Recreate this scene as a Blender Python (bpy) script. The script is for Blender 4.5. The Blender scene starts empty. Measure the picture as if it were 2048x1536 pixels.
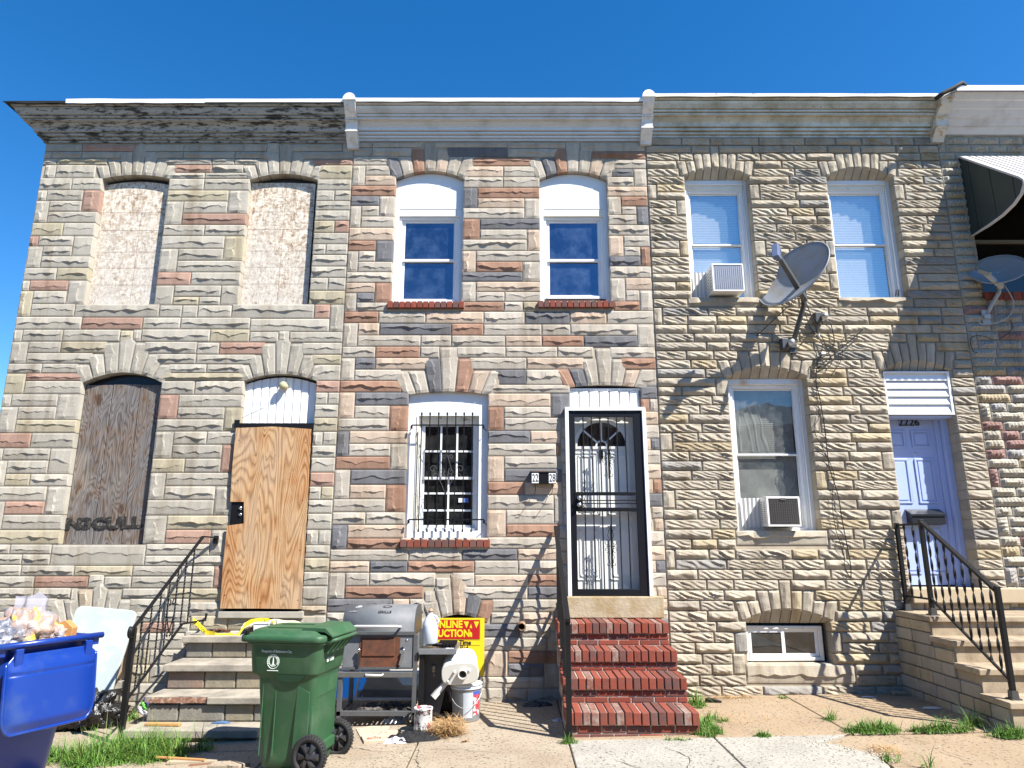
import bpy, bmesh, math, random
from mathutils import Vector, Matrix, noise
R = math.radians
sc = bpy.context.scene
col = sc.collection
random.seed(7)
# ---------------------------------------------------------------- camera, sky, sun, exposure
F, TH, EYE, DIST = 1366.0, R(13.06), 1.69, 8.1
cd = bpy.data.cameras.new('camera'); cam = bpy.data.objects.new('camera', cd); col.objects.link(cam)
cam.location = (0, -DIST, EYE); cam.rotation_euler = (R(90) + TH, 0, 0)
cd.sensor_fit = 'HORIZONTAL'; cd.sensor_width = 36; cd.lens = 36 * F / 2048; cd.clip_end = 800; cd.clip_start = .05
sc.camera = cam
SUN = Vector((.685, -.505, 1.0)).normalized()
world = bpy.data.worlds.new('World'); sc.world = world; world.use_nodes = True
wn = world.node_tree; wn.nodes.clear()
sky = wn.nodes.new('ShaderNodeTexSky'); sky.sky_type = 'NISHITA'; sky.sun_disc = False
sky.sun_elevation = math.asin(SUN.z); sky.sun_rotation = math.atan2(SUN.x, SUN.y)
sky.altitude = 0; sky.air_density = 1.0; sky.dust_density = .2; sky.ozone_density = 4.0
hsv = wn.nodes.new('ShaderNodeHueSaturation'); hsv.inputs['Saturation'].default_value = 1.34; hsv.inputs['Hue'].default_value = .5025
bg = wn.nodes.new('ShaderNodeBackground'); bg.inputs['Strength'].default_value = .086
wo = wn.nodes.new('ShaderNodeOutputWorld')
wn.links.new(sky.outputs[0], hsv.inputs['Color']); wn.links.new(hsv.outputs[0], bg.inputs[0]); wn.links.new(bg.outputs[0], wo.inputs[0])
sl = bpy.data.lights.new('sun', 'SUN'); sl.energy = 5.0; sl.angle = R(.53); sl.color = (1, .95, .87)
so = bpy.data.objects.new('sun', sl); col.objects.link(so); so.rotation_euler = SUN.to_track_quat('Z', 'Y').to_euler(); so.location = (6, -5, 12)
sc.view_settings.view_transform = 'Standard'; sc.view_settings.look = 'None'
sc.view_settings.exposure = 1.28; sc.view_settings.gamma = 1; sc.view_settings.use_curve_mapping = False
sc.cycles.use_denoising = True; sc.cycles.max_bounces = 8

def at(px, py, Y=0.0):
    """point of the vertical plane y=Y that the photograph shows at pixel (px, py) of 2048x1536"""
    dx, dy = (px - 1024) / F, (768 - py) / F
    c, s = math.cos(TH), math.sin(TH)
    t = (Y + DIST) / (c - dy * s)
    return Vector((dx * t, Y, EYE + t * (s + dy * c)))
def gz(x): return .02 * x if x > 0 else .032 * x
def on_ground(px, py, h=0.0):
    dx, dy = (px - 1024) / F, (768 - py) / F
    c, s = math.cos(TH), math.sin(TH)
    z = 0
    for _ in range(4):
        t = (z - EYE) / (s + dy * c); z = gz(dx * t) + h
    return Vector((dx * t, -DIST + t * (c - dy * s), z))
def on_z(px, py, z):
    dx, dy = (px - 1024) / F, (768 - py) / F
    c, s = math.cos(TH), math.sin(TH)
    t = (z - EYE) / (s + dy * c)
    return Vector((dx * t, -DIST + t * (c - dy * s), z))

# ---------------------------------------------------------------- materials
MATS = {}
def mat(name, c, rough=.7, metal=0, var=.12, vs=3.0, c2=None, mixs=2.0, thr=.5, soft=.15, bump=0, bs=30, rnd=0, spec=.4, coat=0, alpha=1, trans=0, detail=4, stretch=None, emis=None, speck=None, streak=0):
    if name in MATS: return MATS[name]
    m = bpy.data.materials.new(name); m.use_nodes = True; nt = m.node_tree; N = nt.nodes; L = nt.links
    b = N['Principled BSDF']; b.inputs['Roughness'].default_value = rough; b.inputs['Metallic'].default_value = metal
    b.inputs['Specular IOR Level'].default_value = spec
    if coat: b.inputs['Coat Weight'].default_value = coat
    if alpha < 1: b.inputs['Alpha'].default_value = alpha
    if trans: b.inputs['Transmission Weight'].default_value = trans
    tc = N.new('ShaderNodeTexCoord'); geo = N.new('ShaderNodeNewGeometry')
    src = geo.outputs['Position']
    if stretch:
        mp = N.new('ShaderNodeMapping'); mp.inputs['Scale'].default_value = stretch; L.new(tc.outputs['Object'], mp.inputs[0]); src = mp.outputs[0]
    def nz(s, d=detail, r=.6):
        n = N.new('ShaderNodeTexNoise'); n.inputs['Scale'].default_value = s; n.inputs['Detail'].default_value = d; n.inputs['Roughness'].default_value = r
        L.new(src, n.inputs['Vector']); return n.outputs['Fac']
    base = N.new('ShaderNodeRGB'); base.outputs[0].default_value = (*c, 1); cur = base.outputs[0]
    if c2 is not None:
        mr = N.new('ShaderNodeMapRange'); mr.inputs['From Min'].default_value = thr - soft; mr.inputs['From Max'].default_value = thr + soft
        L.new(nz(mixs, 6, .65), mr.inputs['Value'])
        mx = N.new('ShaderNodeMix'); mx.data_type = 'RGBA'; L.new(mr.outputs[0], mx.inputs['Factor']); L.new(cur, mx.inputs['A']); mx.inputs['B'].default_value = (*c2, 1); cur = mx.outputs['Result']
    if speck:
        sc_, sz, th = speck
        mr = N.new('ShaderNodeMapRange'); mr.inputs['From Min'].default_value = th; mr.inputs['From Max'].default_value = th + .06
        L.new(nz(sz, 2, .5), mr.inputs['Value'])
        mx = N.new('ShaderNodeMix'); mx.data_type = 'RGBA'; L.new(mr.outputs[0], mx.inputs['Factor']); L.new(cur, mx.inputs['A']); mx.inputs['B'].default_value = (*sc_, 1); cur = mx.outputs['Result']
    if var or rnd:
        h = N.new('ShaderNodeHueSaturation'); L.new(cur, h.inputs['Color'])
        ma = N.new('ShaderNodeMath'); ma.operation = 'MULTIPLY_ADD'; L.new(nz(vs, 5), ma.inputs[0]); ma.inputs[1].default_value = var * 4; ma.inputs[2].default_value = 1 - var * 2
        v = ma.outputs[0]
        if rnd:
            oi = N.new('ShaderNodeObjectInfo'); m2 = N.new('ShaderNodeMath'); m2.operation = 'MULTIPLY_ADD'
            L.new(oi.outputs['Random'], m2.inputs[0]); m2.inputs[1].default_value = rnd * 2; m2.inputs[2].default_value = 1 - rnd
            m3 = N.new('ShaderNodeMath'); m3.operation = 'MULTIPLY'; L.new(v, m3.inputs[0]); L.new(m2.outputs[0], m3.inputs[1]); v = m3.outputs[0]
        L.new(v, h.inputs['Value']); cur = h.outputs[0]
    if streak:  # rain-washed dirt running down, broken by patches
        mp2 = N.new('ShaderNodeMapping'); mp2.inputs['Scale'].default_value = (3.2, 1, .45); L.new(geo.outputs['Position'], mp2.inputs[0])
        n4 = N.new('ShaderNodeTexNoise'); n4.inputs['Scale'].default_value = 1.3; n4.inputs['Detail'].default_value = 6; n4.inputs['Roughness'].default_value = .68; L.new(mp2.outputs[0], n4.inputs['Vector'])
        mr = N.new('ShaderNodeMapRange'); mr.inputs['From Min'].default_value = .50; mr.inputs['From Max'].default_value = .74; mr.inputs['To Max'].default_value = streak; L.new(n4.outputs['Fac'], mr.inputs['Value'])
        mx = N.new('ShaderNodeMix'); mx.data_type = 'RGBA'; mx.blend_type = 'MULTIPLY'; L.new(mr.outputs[0], mx.inputs['Factor']); L.new(cur, mx.inputs['A']); mx.inputs['B'].default_value = (.52, .45, .36, 1); cur = mx.outputs['Result']
    L.new(cur, b.inputs['Base Color'])
    if bump:
        bp = N.new('ShaderNodeBump'); bp.inputs['Strength'].default_value = 1; bp.inputs['Distance'].default_value = bump
        L.new(nz(bs, 5, .65), bp.inputs['Height']); L.new(bp.outputs[0], b.inputs['Normal'])
    if emis: b.inputs['Emission Color'].default_value = (*emis, 1); b.inputs['Emission Strength'].default_value = 1
    MATS[name] = m; return m

def stone_mat(name, c, rnd=.10, tint=(.30, .27, .2)):
    return mat(name, c, rough=.9, var=.09, vs=9, c2=tuple(a * .6 + b * .4 for a, b in zip(c, tint)), mixs=5, thr=.55, soft=.2, bump=.004, bs=55, rnd=rnd, spec=.2, streak=.8)

def glass_mat(name, c=(.01, .012, .015), refl=.12, tint=(1, 1, 1), rough=.01, see=0.0, wob=.15, dirt_cloud=0, dirt_cloud_c=(.3, .3, .28)):
    """window pane: coloured depth behind a mirror-like sheet; 'see' lets that share of light straight through"""
    if name in MATS: return MATS[name]
    m = bpy.data.materials.new(name); m.use_nodes = True; nt = m.node_tree; N = nt.nodes; L = nt.links
    b = N['Principled BSDF']; N.remove(b); out = N['Material Output']
    gl = N.new('ShaderNodeBsdfGlossy'); gl.inputs['Roughness'].default_value = rough; gl.inputs['Color'].default_value = (*tint, 1)
    df = N.new('ShaderNodeBsdfDiffuse'); df.inputs['Color'].default_value = (*c, 1)
    tr = N.new('ShaderNodeBsdfTransparent')
    geo = N.new('ShaderNodeNewGeometry')
    n = N.new('ShaderNodeTexNoise'); n.inputs['Scale'].default_value = 2.2; n.inputs['Detail'].default_value = 2; L.new(geo.outputs['Position'], n.inputs['Vector'])
    bp = N.new('ShaderNodeBump'); bp.inputs['Strength'].default_value = wob; bp.inputs['Distance'].default_value = .01; L.new(n.outputs['Fac'], bp.inputs['Height']); L.new(bp.outputs[0], gl.inputs['Normal'])
    m1 = N.new('ShaderNodeMixShader'); m1.inputs[0].default_value = see; L.new(df.outputs[0], m1.inputs[1]); L.new(tr.outputs[0], m1.inputs[2])
    cur = m1.outputs[0]
    if dirt_cloud:
        d2 = N.new('ShaderNodeBsdfDiffuse'); d2.inputs['Color'].default_value = (*dirt_cloud_c, 1)
        n2 = N.new('ShaderNodeTexNoise'); n2.inputs['Scale'].default_value = 5; n2.inputs['Detail'].default_value = 6; n2.inputs['Roughness'].default_value = .7; L.new(geo.outputs['Position'], n2.inputs['Vector'])
        mr = N.new('ShaderNodeMapRange'); mr.inputs['From Min'].default_value = .42; mr.inputs['From Max'].default_value = .75; mr.inputs['To Max'].default_value = dirt_cloud; L.new(n2.outputs['Fac'], mr.inputs['Value'])
        mD = N.new('ShaderNodeMixShader'); L.new(mr.outputs[0], mD.inputs[0]); L.new(cur, mD.inputs[1]); L.new(d2.outputs[0], mD.inputs[2]); cur = mD.outputs[0]
    lf = N.new('ShaderNodeLayerWeight'); lf.inputs['Blend'].default_value = .5
    lw = N.new('ShaderNodeMath'); lw.operation = 'POWER'; L.new(lf.outputs['Facing'], lw.inputs[0]); lw.inputs[1].default_value = 5
    ad = N.new('ShaderNodeMath'); ad.operation = 'ADD'; ad.use_clamp = True; L.new(lw.outputs[0], ad.inputs[0]); ad.inputs[1].default_value = refl + .05
    m2 = N.new('ShaderNodeMixShader'); L.new(ad.outputs[0], m2.inputs[0]); L.new(cur, m2.inputs[1]); L.new(gl.outputs[0], m2.inputs[2])
    L.new(m2.outputs[0], out.inputs['Surface']); MATS[name] = m; return m

def wood_mat(name, kind):
    if name in MATS: return MATS[name]
    m = bpy.data.materials.new(name); m.use_nodes = True; nt = m.node_tree; N = nt.nodes; L = nt.links
    b = N['Principled BSDF']; b.inputs['Roughness'].default_value = .8; b.inputs['Specular IOR Level'].default_value = .2
    geo = N.new('ShaderNodeNewGeometry'); P = geo.outputs['Position']
    def noise_(vec, s, d=4, r=.6, dist=0):
        n = N.new('ShaderNodeTexNoise'); n.inputs['Scale'].default_value = s; n.inputs['Detail'].default_value = d; n.inputs['Roughness'].default_value = r; n.inputs['Distortion'].default_value = dist; L.new(vec, n.inputs['Vector']); return n
    def mapping(vec, scl):
        n = N.new('ShaderNodeMapping'); n.inputs['Scale'].default_value = scl; L.new(vec, n.inputs[0]); return n.outputs[0]
    def ramp(fac, stops):
        n = N.new('ShaderNodeValToRGB'); e = n.color_ramp.elements
        while len(e) < len(stops): e.new(.5)
        for i, (p, c) in enumerate(stops): e[i].position = p; e[i].color = (*c, 1)
        L.new(fac, n.inputs[0]); return n.outputs[0]
    def mix(a, b2, f, t='MIX'):
        n = N.new('ShaderNodeMix'); n.data_type = 'RGBA'; n.blend_type = t
        if isinstance(f, float): n.inputs['Factor'].default_value = f
        else: L.new(f, n.inputs['Factor'])
        L.new(a, n.inputs['A']); L.new(b2, n.inputs['B']); return n.outputs['Result']
    def math_(op, a, b2=None, v=0.0):
        n = N.new('ShaderNodeMath'); n.operation = op; L.new(a, n.inputs[0])
        if b2 is not None: L.new(b2, n.inputs[1])
        else: n.inputs[1].default_value = v
        return n.outputs[0]
    if kind in ('ply', 'plank'):
        # contour lines of a stretched height field = flat-sawn grain with cathedral figures
        sc3 = (2.4, 1, .42) if kind == 'ply' else (7.5, 1, 1.3)
        h = noise_(mapping(P, sc3), 1.25 if kind == 'ply' else 1.0, 2, .35, .35)
        xs = N.new('ShaderNodeSeparateXYZ'); L.new(P, xs.inputs[0])
        s = math_('ADD', math_('MULTIPLY', h.outputs['Fac'], v=34 if kind == 'ply' else 19), math_('MULTIPLY', xs.outputs['X'], v=4 if kind == 'ply' else 2))
        band = math_('FRACT', s)
        fine = noise_(mapping(P, (60, 60, 3)), 1, 3)
        big = noise_(mapping(P, (1.5, 1, .9)), 1.6, 4, .6)
        if kind == 'ply':
            g = ramp(band, [(0, (.17, .075, .03)), (.14, (.36, .19, .085)), (.40, (.52, .33, .18)), (.70, (.50, .30, .15)), (.88, (.30, .14, .06)), (1, (.16, .07, .028))])
            pale = ramp(big.outputs['Fac'], [(.40, (.38, .17, .06)), (.50, (.50, .35, .20)), (.62, (.46, .37, .27))])
            c = mix(g, pale, .42)
            c = mix(c, ramp(fine.outputs['Fac'], [(.35, (.62, .58, .52)), (.6, (1, 1, 1))]), .55, 'MULTIPLY')
            edge = noise_(P, 7, 5, .7); c = mix(c, ramp(edge.outputs['Fac'], [(.30, (.35, .30, .26)), (.40, (1, 1, 1))]), .6, 'MULTIPLY')
        else:
            g = ramp(band, [(0, (.045, .036, .030)), (.12, (.16, .14, .125)), (.5, (.25, .235, .225)), (.8, (.15, .13, .115)), (1, (.04, .03, .024))])
            warm = ramp(big.outputs['Fac'], [(.44, (.15, .14, .14)), (.53, (.15, .085, .045)), (.58, (.16, .145, .135)), (.68, (.26, .21, .16))])
            c = mix(g, warm, .45)
            vo = N.new('ShaderNodeTexVoronoi'); vo.inputs['Scale'].default_value = 3.6; va2 = N.new('ShaderNodeVectorMath'); va2.operation = 'MULTIPLY_ADD'; L.new(noise_(P, 5, 2).outputs['Color'], va2.inputs[0]); va2.inputs[1].default_value = (.16, 0, .2); L.new(P, va2.inputs[2]); L.new(mapping(va2.outputs[0], (1.1, 1, .55)), vo.inputs['Vector'])
            knot = ramp(vo.outputs['Distance'], [(0, (.05, .02, .01)), (.05, (.55, .25, .08)), (.10, (.35, .22, .15)), (.15, (1, .8, .6)), (.2, (1, 1, 1))])
            c = mix(c, knot, .75, 'MULTIPLY')
            c = mix(c, ramp(fine.outputs['Fac'], [(.3, (.5, .5, .5)), (.6, (1.0, 1.0, 1.0))]), .7, 'MULTIPLY')
        L.new(c, b.inputs['Base Color'])
        bp = N.new('ShaderNodeBump'); bp.inputs['Distance'].default_value = .003; L.new(fine.outputs['Fac'], bp.inputs['Height']); L.new(bp.outputs[0], b.inputs['Normal'])
    else:  # oriented strand board: overlapping flakes
        ws = noise_(P, 14, 3, .6); 
        va = N.new('ShaderNodeVectorMath'); va.operation = 'MULTIPLY_ADD'; L.new(ws.outputs['Color'], va.inputs[0]); va.inputs[1].default_value = (.07, .0, .07); L.new(P, va.inputs[2])
        v1 = N.new('ShaderNodeTexVoronoi'); v1.inputs['Scale'].default_value = 1; L.new(mapping(va.outputs[0], (46, 1, 15)), v1.inputs['Vector'])
        v2 = N.new('ShaderNodeTexVoronoi'); v2.inputs['Scale'].default_value = 1; L.new(mapping(va.outputs[0], (19, 1, 40)), v2.inputs['Vector'])
        a = ramp(v1.outputs['Color'], [(0, (.15, .095, .06)), (.3, (.36, .27, .19)), (.5, (.56, .49, .39)), (1, (.80, .76, .67))])
        b2 = ramp(v2.outputs['Color'], [(0, (.19, .115, .07)), (.35, (.44, .35, .26)), (.6, (.64, .58, .49)), (1, (.80, .76, .67))])
        c = mix(a, b2, .5)
        gr = noise_(P, 2.3, 4, .6); xs = N.new('ShaderNodeSeparateXYZ'); L.new(P, xs.inputs[0])
        f = N.new('ShaderNodeMapRange'); L.new(math_('ADD', gr.outputs['Fac'], math_('MULTIPLY', xs.outputs['Z'], v=-.28)), f.inputs['Value'])
        f.inputs['From Min'].default_value = -1.15; f.inputs['From Max'].default_value = -.75; f.inputs['To Max'].default_value = .75
        grey = ramp(v1.outputs['Distance'], [(0, (.48, .46, .43)), (.55, (.55, .52, .47)), (.9, (.28, .25, .22))])
        c = mix(c, grey, f.outputs[0])
        sp = noise_(P, 45, 3, .7); c = mix(c, ramp(sp.outputs['Fac'], [(.33, (.45, .38, .32)), (.43, (1, 1, 1))]), .8, 'MULTIPLY')
        L.new(c, b.inputs['Base Color'])
    MATS[name] = m; return m

# ---------------------------------------------------------------- object helpers
WL = {}
def tag(o, label=None, cat=None, group=None, kind=None):
    if label: o['label'] = label
    if cat: o['category'] = cat
    if group: o['group'] = group
    if kind: o['kind'] = kind
    return o
def thing(name, label, cat, loc=(0, 0, 0), rotz=0, group=None, rot=None):
    o = bpy.data.objects.new(name, None); o.empty_display_size = .1; col.objects.link(o); o.location = loc
    o.rotation_euler = rot if rot else (0, 0, rotz); WL[o.name] = Vector(loc)
    return tag(o, label, cat, group)
def tree_copy(o, parent=None):
    c = o.copy(); col.objects.link(c); c.parent = parent; WL[c.name] = Vector(WL.get(o.name, (0, 0, 0)))
    for ch in list(o.children): tree_copy(ch, c)
    return c

class MB:
    def __init__(s): s.v = []; s.f = []; s.s = []
    def add(s, vs, fs, smooth=False):
        n = len(s.v); s.v += [tuple(p) for p in vs]; s.f += [tuple(i + n for i in f) for f in fs]; s.s += [smooth] * len(fs); return s
    def box(s, x0, x1, y0, y1, z0, z1, M=None):
        if x0 > x1: x0, x1 = x1, x0
        if y0 > y1: y0, y1 = y1, y0
        if z0 > z1: z0, z1 = z1, z0
        p = [Vector((x, y, z)) for z in (z0, z1) for y in (y0, y1) for x in (x0, x1)]
        if M: p = [M @ q for q in p]
        return s.add(p, [(0, 2, 3, 1), (4, 5, 7, 6), (0, 1, 5, 4), (2, 6, 7, 3), (0, 4, 6, 2), (1, 3, 7, 5)])
    def tube(s, pts, r, n=6, cap=True, flat=None):
        pts = [Vector(p) for p in pts]; k = len(pts); rings = []
        rr = r if isinstance(r, (list, tuple)) else [r] * k
        up = Vector((0, 0, 1))
        t0 = (pts[1] - pts[0]).normalized()
        if abs(t0.dot(up)) > .95: up = Vector((0, 1, 0))
        a = t0.cross(up).normalized()
        vs = []
        for i in range(k):
            t = (pts[min(i + 1, k - 1)] - pts[max(i - 1, 0)]).normalized()
            a = (a - t * a.dot(t)).normalized(); b = t.cross(a)
            for j in range(n):
                w = 2 * math.pi * (j + .5) / n
                fb = flat if flat else 1
                vs.append(pts[i] + a * math.cos(w) * rr[i] + b * math.sin(w) * rr[i] * fb)
        fs = [(i * n + j, i * n + (j + 1) % n, (i + 1) * n + (j + 1) % n, (i + 1) * n + j) for i in range(k - 1) for j in range(n)]
        s.add(vs, fs, n > 4)
        if cap:
            m = len(s.v) - len(vs); s.f += [tuple(m + j for j in reversed(range(n))), tuple(m + (k - 1) * n + j for j in range(n))]; s.s += [False, False]
        return s
    def bar(s, a, b, w, d=None, twist=0):
        """square bar from a to b"""
        a, b = Vector(a), Vector(b); return s.tube([a, b], w * .7071, 4, flat=1)
    def lathe(s, prof, c=(0, 0, 0), n=24, axis='z', M=None, smooth=True):
        c = Vector(c); vs = []
        for (r, h) in prof:
            for j in range(n):
                w = 2 * math.pi * j / n; x, y = r * math.cos(w), r * math.sin(w)
                p = Vector((x, y, h)) if axis == 'z' else (Vector((x, h, y)) if axis == 'y' else Vector((h, x, y)))
                if M: p = M @ p
                vs.append(c + p)
        k = len(prof)
        fs = [(i * n + j, i * n + (j + 1) % n, (i + 1) * n + (j + 1) % n, (i + 1) * n + j) for i in range(k - 1) for j in range(n)]
        if axis == 'y': fs = [tuple(reversed(f)) for f in fs]
        return s.add(vs, fs, smooth)
    def prism(s, poly, axis, a0, a1, M=None, smooth=False):
        """poly of 2D points; axis 'y': (x,z) extruded a0..a1 along y; 'x': (y,z) along x; 'z': (x,y) along z"""
        n = len(poly)
        def P(p, a): return Vector((p[0], a, p[1])) if axis == 'y' else (Vector((a, p[0], p[1])) if axis == 'x' else Vector((p[0], p[1], a)))
        vs = [P(p, a0) for p in poly] + [P(p, a1) for p in poly]
        if M: vs = [M @ v for v in vs]
        fs = [(i, (i + 1) % n, n + (i + 1) % n, n + i) for i in range(n)]
        s.add(vs, fs, smooth)
        m = len(s.v) - 2 * n; s.f += [tuple(m + i for i in reversed(range(n))), tuple(m + n + i for i in range(n))]; s.s += [False, False]
        return s
    def grid(s, fn, nu, nv, smooth=True):
        vs = [fn(i / nu, j / nv) for j in range(nv + 1) for i in range(nu + 1)]; w = nu + 1
        return s.add(vs, [(j * w + i, j * w + i + 1, (j + 1) * w + i + 1, (j + 1) * w + i) for j in range(nv) for i in range(nu)], smooth)
    def ball(s, c, r, amp=0, fr=3, n=10, sq=(1, 1, 1), seed=0, smooth=True):
        c = Vector(c); vs = []; m = n * 2
        for i in range(n + 1):
            for j in range(m):
                a, b = math.pi * i / n, 2 * math.pi * j / m
                d = Vector((math.sin(a) * math.cos(b), math.sin(a) * math.sin(b), math.cos(a)))
                q = r * (1 + amp * noise.noise(d * fr + Vector((seed * 3.1, seed, 0))) + amp * .5 * noise.noise(d * fr * 2.7 + Vector((seed, 5, 0))))
                vs.append(c + Vector((d.x * sq[0], d.y * sq[1], d.z * sq[2])) * q)
        return s.add(vs, [(i * m + j, (i + 1) * m + j, (i + 1) * m + (j + 1) % m, i * m + (j + 1) % m) for i in range(n) for j in range(m)], smooth)
    def build(s, name, material, parent=None, world=True, fix=True, bevel=0, kind=None, label=None, solid=0, subsurf=0, autosmooth=False, own=False):
        off = Vector((0, 0, 0)); me = bpy.data.meshes.new(name)
        if parent is not None and world: off = WL[parent.name]
        cen = Vector((0, 0, 0))
        vs = s.v
        if own:
            xs = list(zip(*vs)); cen = Vector([(min(a) + max(a)) / 2 for a in xs])
            shift = cen
            vs = [(p[0] - cen.x, p[1] - cen.y, p[2] - cen.z) for p in vs]; 
        elif off.length: vs = [(p[0] - off.x, p[1] - off.y, p[2] - off.z) for p in vs]
        me.from_pydata(vs, [], s.f); me.update()
        if fix:
            bm = bmesh.new(); bm.from_mesh(me); bmesh.ops.remove_doubles(bm, verts=bm.verts, dist=1e-5) if not own else None
            bmesh.ops.recalc_face_normals(bm, faces=bm.faces); bm.to_mesh(me); bm.free()
        if any(s.s):
            if all(s.s): me.shade_smooth()
            elif len(me.polygons) == len(s.s): me.polygons.foreach_set('use_smooth', s.s)
            else: me.shade_smooth(); autosmooth = True
        me.materials.append(material)
        o = bpy.data.objects.new(name, me); col.objects.link(o)
        if parent is not None: o.parent = parent
        if own: o.location = cen - off
        WL[o.name] = (cen if own else off)
        if bevel:
            b = o.modifiers.new('bevel', 'BEVEL'); b.width = bevel; b.segments = 2; b.limit_method = 'ANGLE'; b.angle_limit = R(35)
        if solid: q = o.modifiers.new('solid', 'SOLIDIFY'); q.thickness = solid; q.offset = 0
        if subsurf: q = o.modifiers.new('sub', 'SUBSURF'); q.levels = subsurf; q.render_levels = subsurf
        if kind: o['kind'] = kind
        if label: o['label'] = label
        return o
def text(name, s, size, M, material, parent=None, world=True, ext=.001, sx=1.0, align='LEFT', bold=0):
    cu = bpy.data.curves.new(name, 'FONT'); cu.body = s; cu.size = size; cu.extrude = ext; cu.align_x = align; cu.offset = bold; cu.resolution_u = 3
    tmp = bpy.data.objects.new('tmp', cu); col.objects.link(tmp)
    bpy.context.view_layer.update()
    me = bpy.data.meshes.new_from_object(tmp.evaluated_get(bpy.context.evaluated_depsgraph_get()))
    bpy.data.objects.remove(tmp); bpy.data.curves.remove(cu)
    me.name = name; me.materials.clear(); me.materials.append(material)
    off = Matrix.Translation(-WL[parent.name]) if (parent is not None and world) else Matrix()
    me.transform(off @ M @ Matrix.Diagonal((sx, 1, 1, 1)))
    o = bpy.data.objects.new(name, me); col.objects.link(o)
    if parent is not None: o.parent = parent
    WL[o.name] = WL[parent.name] if (parent is not None and world) else Vector((0, 0, 0))
    return o
def front(x, y, z, extra=None):
    """matrix that stands text/plan geometry upright facing -Y at (x,y,z)"""
    m = Matrix.Translation((x, y, z)) @ Matrix.Rotation(R(90), 4, 'X')
    return m @ extra if extra else m

# ---------------------------------------------------------------- shared materials
WHITE = mat('white_paint', (.70, .72, .74), .45, var=.03, vs=4, c2=(.55, .54, .48), mixs=9, thr=.72, soft=.1)
WHITE_CLEAN = mat('white_vinyl', (.74, .75, .76), .35, var=.02)
WHITE_OLD = mat('white_weathered', (.72, .70, .62), .6, var=.06, vs=8, c2=(.35, .27, .15), mixs=11, thr=.68, soft=.08)
BLACK = mat('black_iron', (.007, .007, .008), .45, spec=.3, var=.1, vs=20, bump=.001, bs=60)
BLACKP = mat('black_plastic', (.007, .007, .008), .4, spec=.3, var=.05)
DARK = mat('dark_void', (.012, .011, .010), .95, var=0)
STEEL = mat('brushed_steel', (.55, .55, .57), .28, 1, var=.05, vs=20)
MORTAR = mat('mortar_tan', (.40, .34, .25), .95, var=.08, vs=14, bump=.002, bs=90, c2=(.25, .22, .18), mixs=4, thr=.6)
BRICKM = [mat('red_brick_%s' % n, c, .85, var=.12, vs=25, c2=c2, mixs=14, thr=t, bump=.002, bs=90, rnd=.12, spec=.25) for n, c, c2, t in
          (('plain', (.225, .052, .032), (.15, .06, .045), .55), ('dark', (.16, .055, .045), (.11, .07, .06), .52), ('worn', (.20, .07, .05), (.30, .25, .21), .53))]
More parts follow.
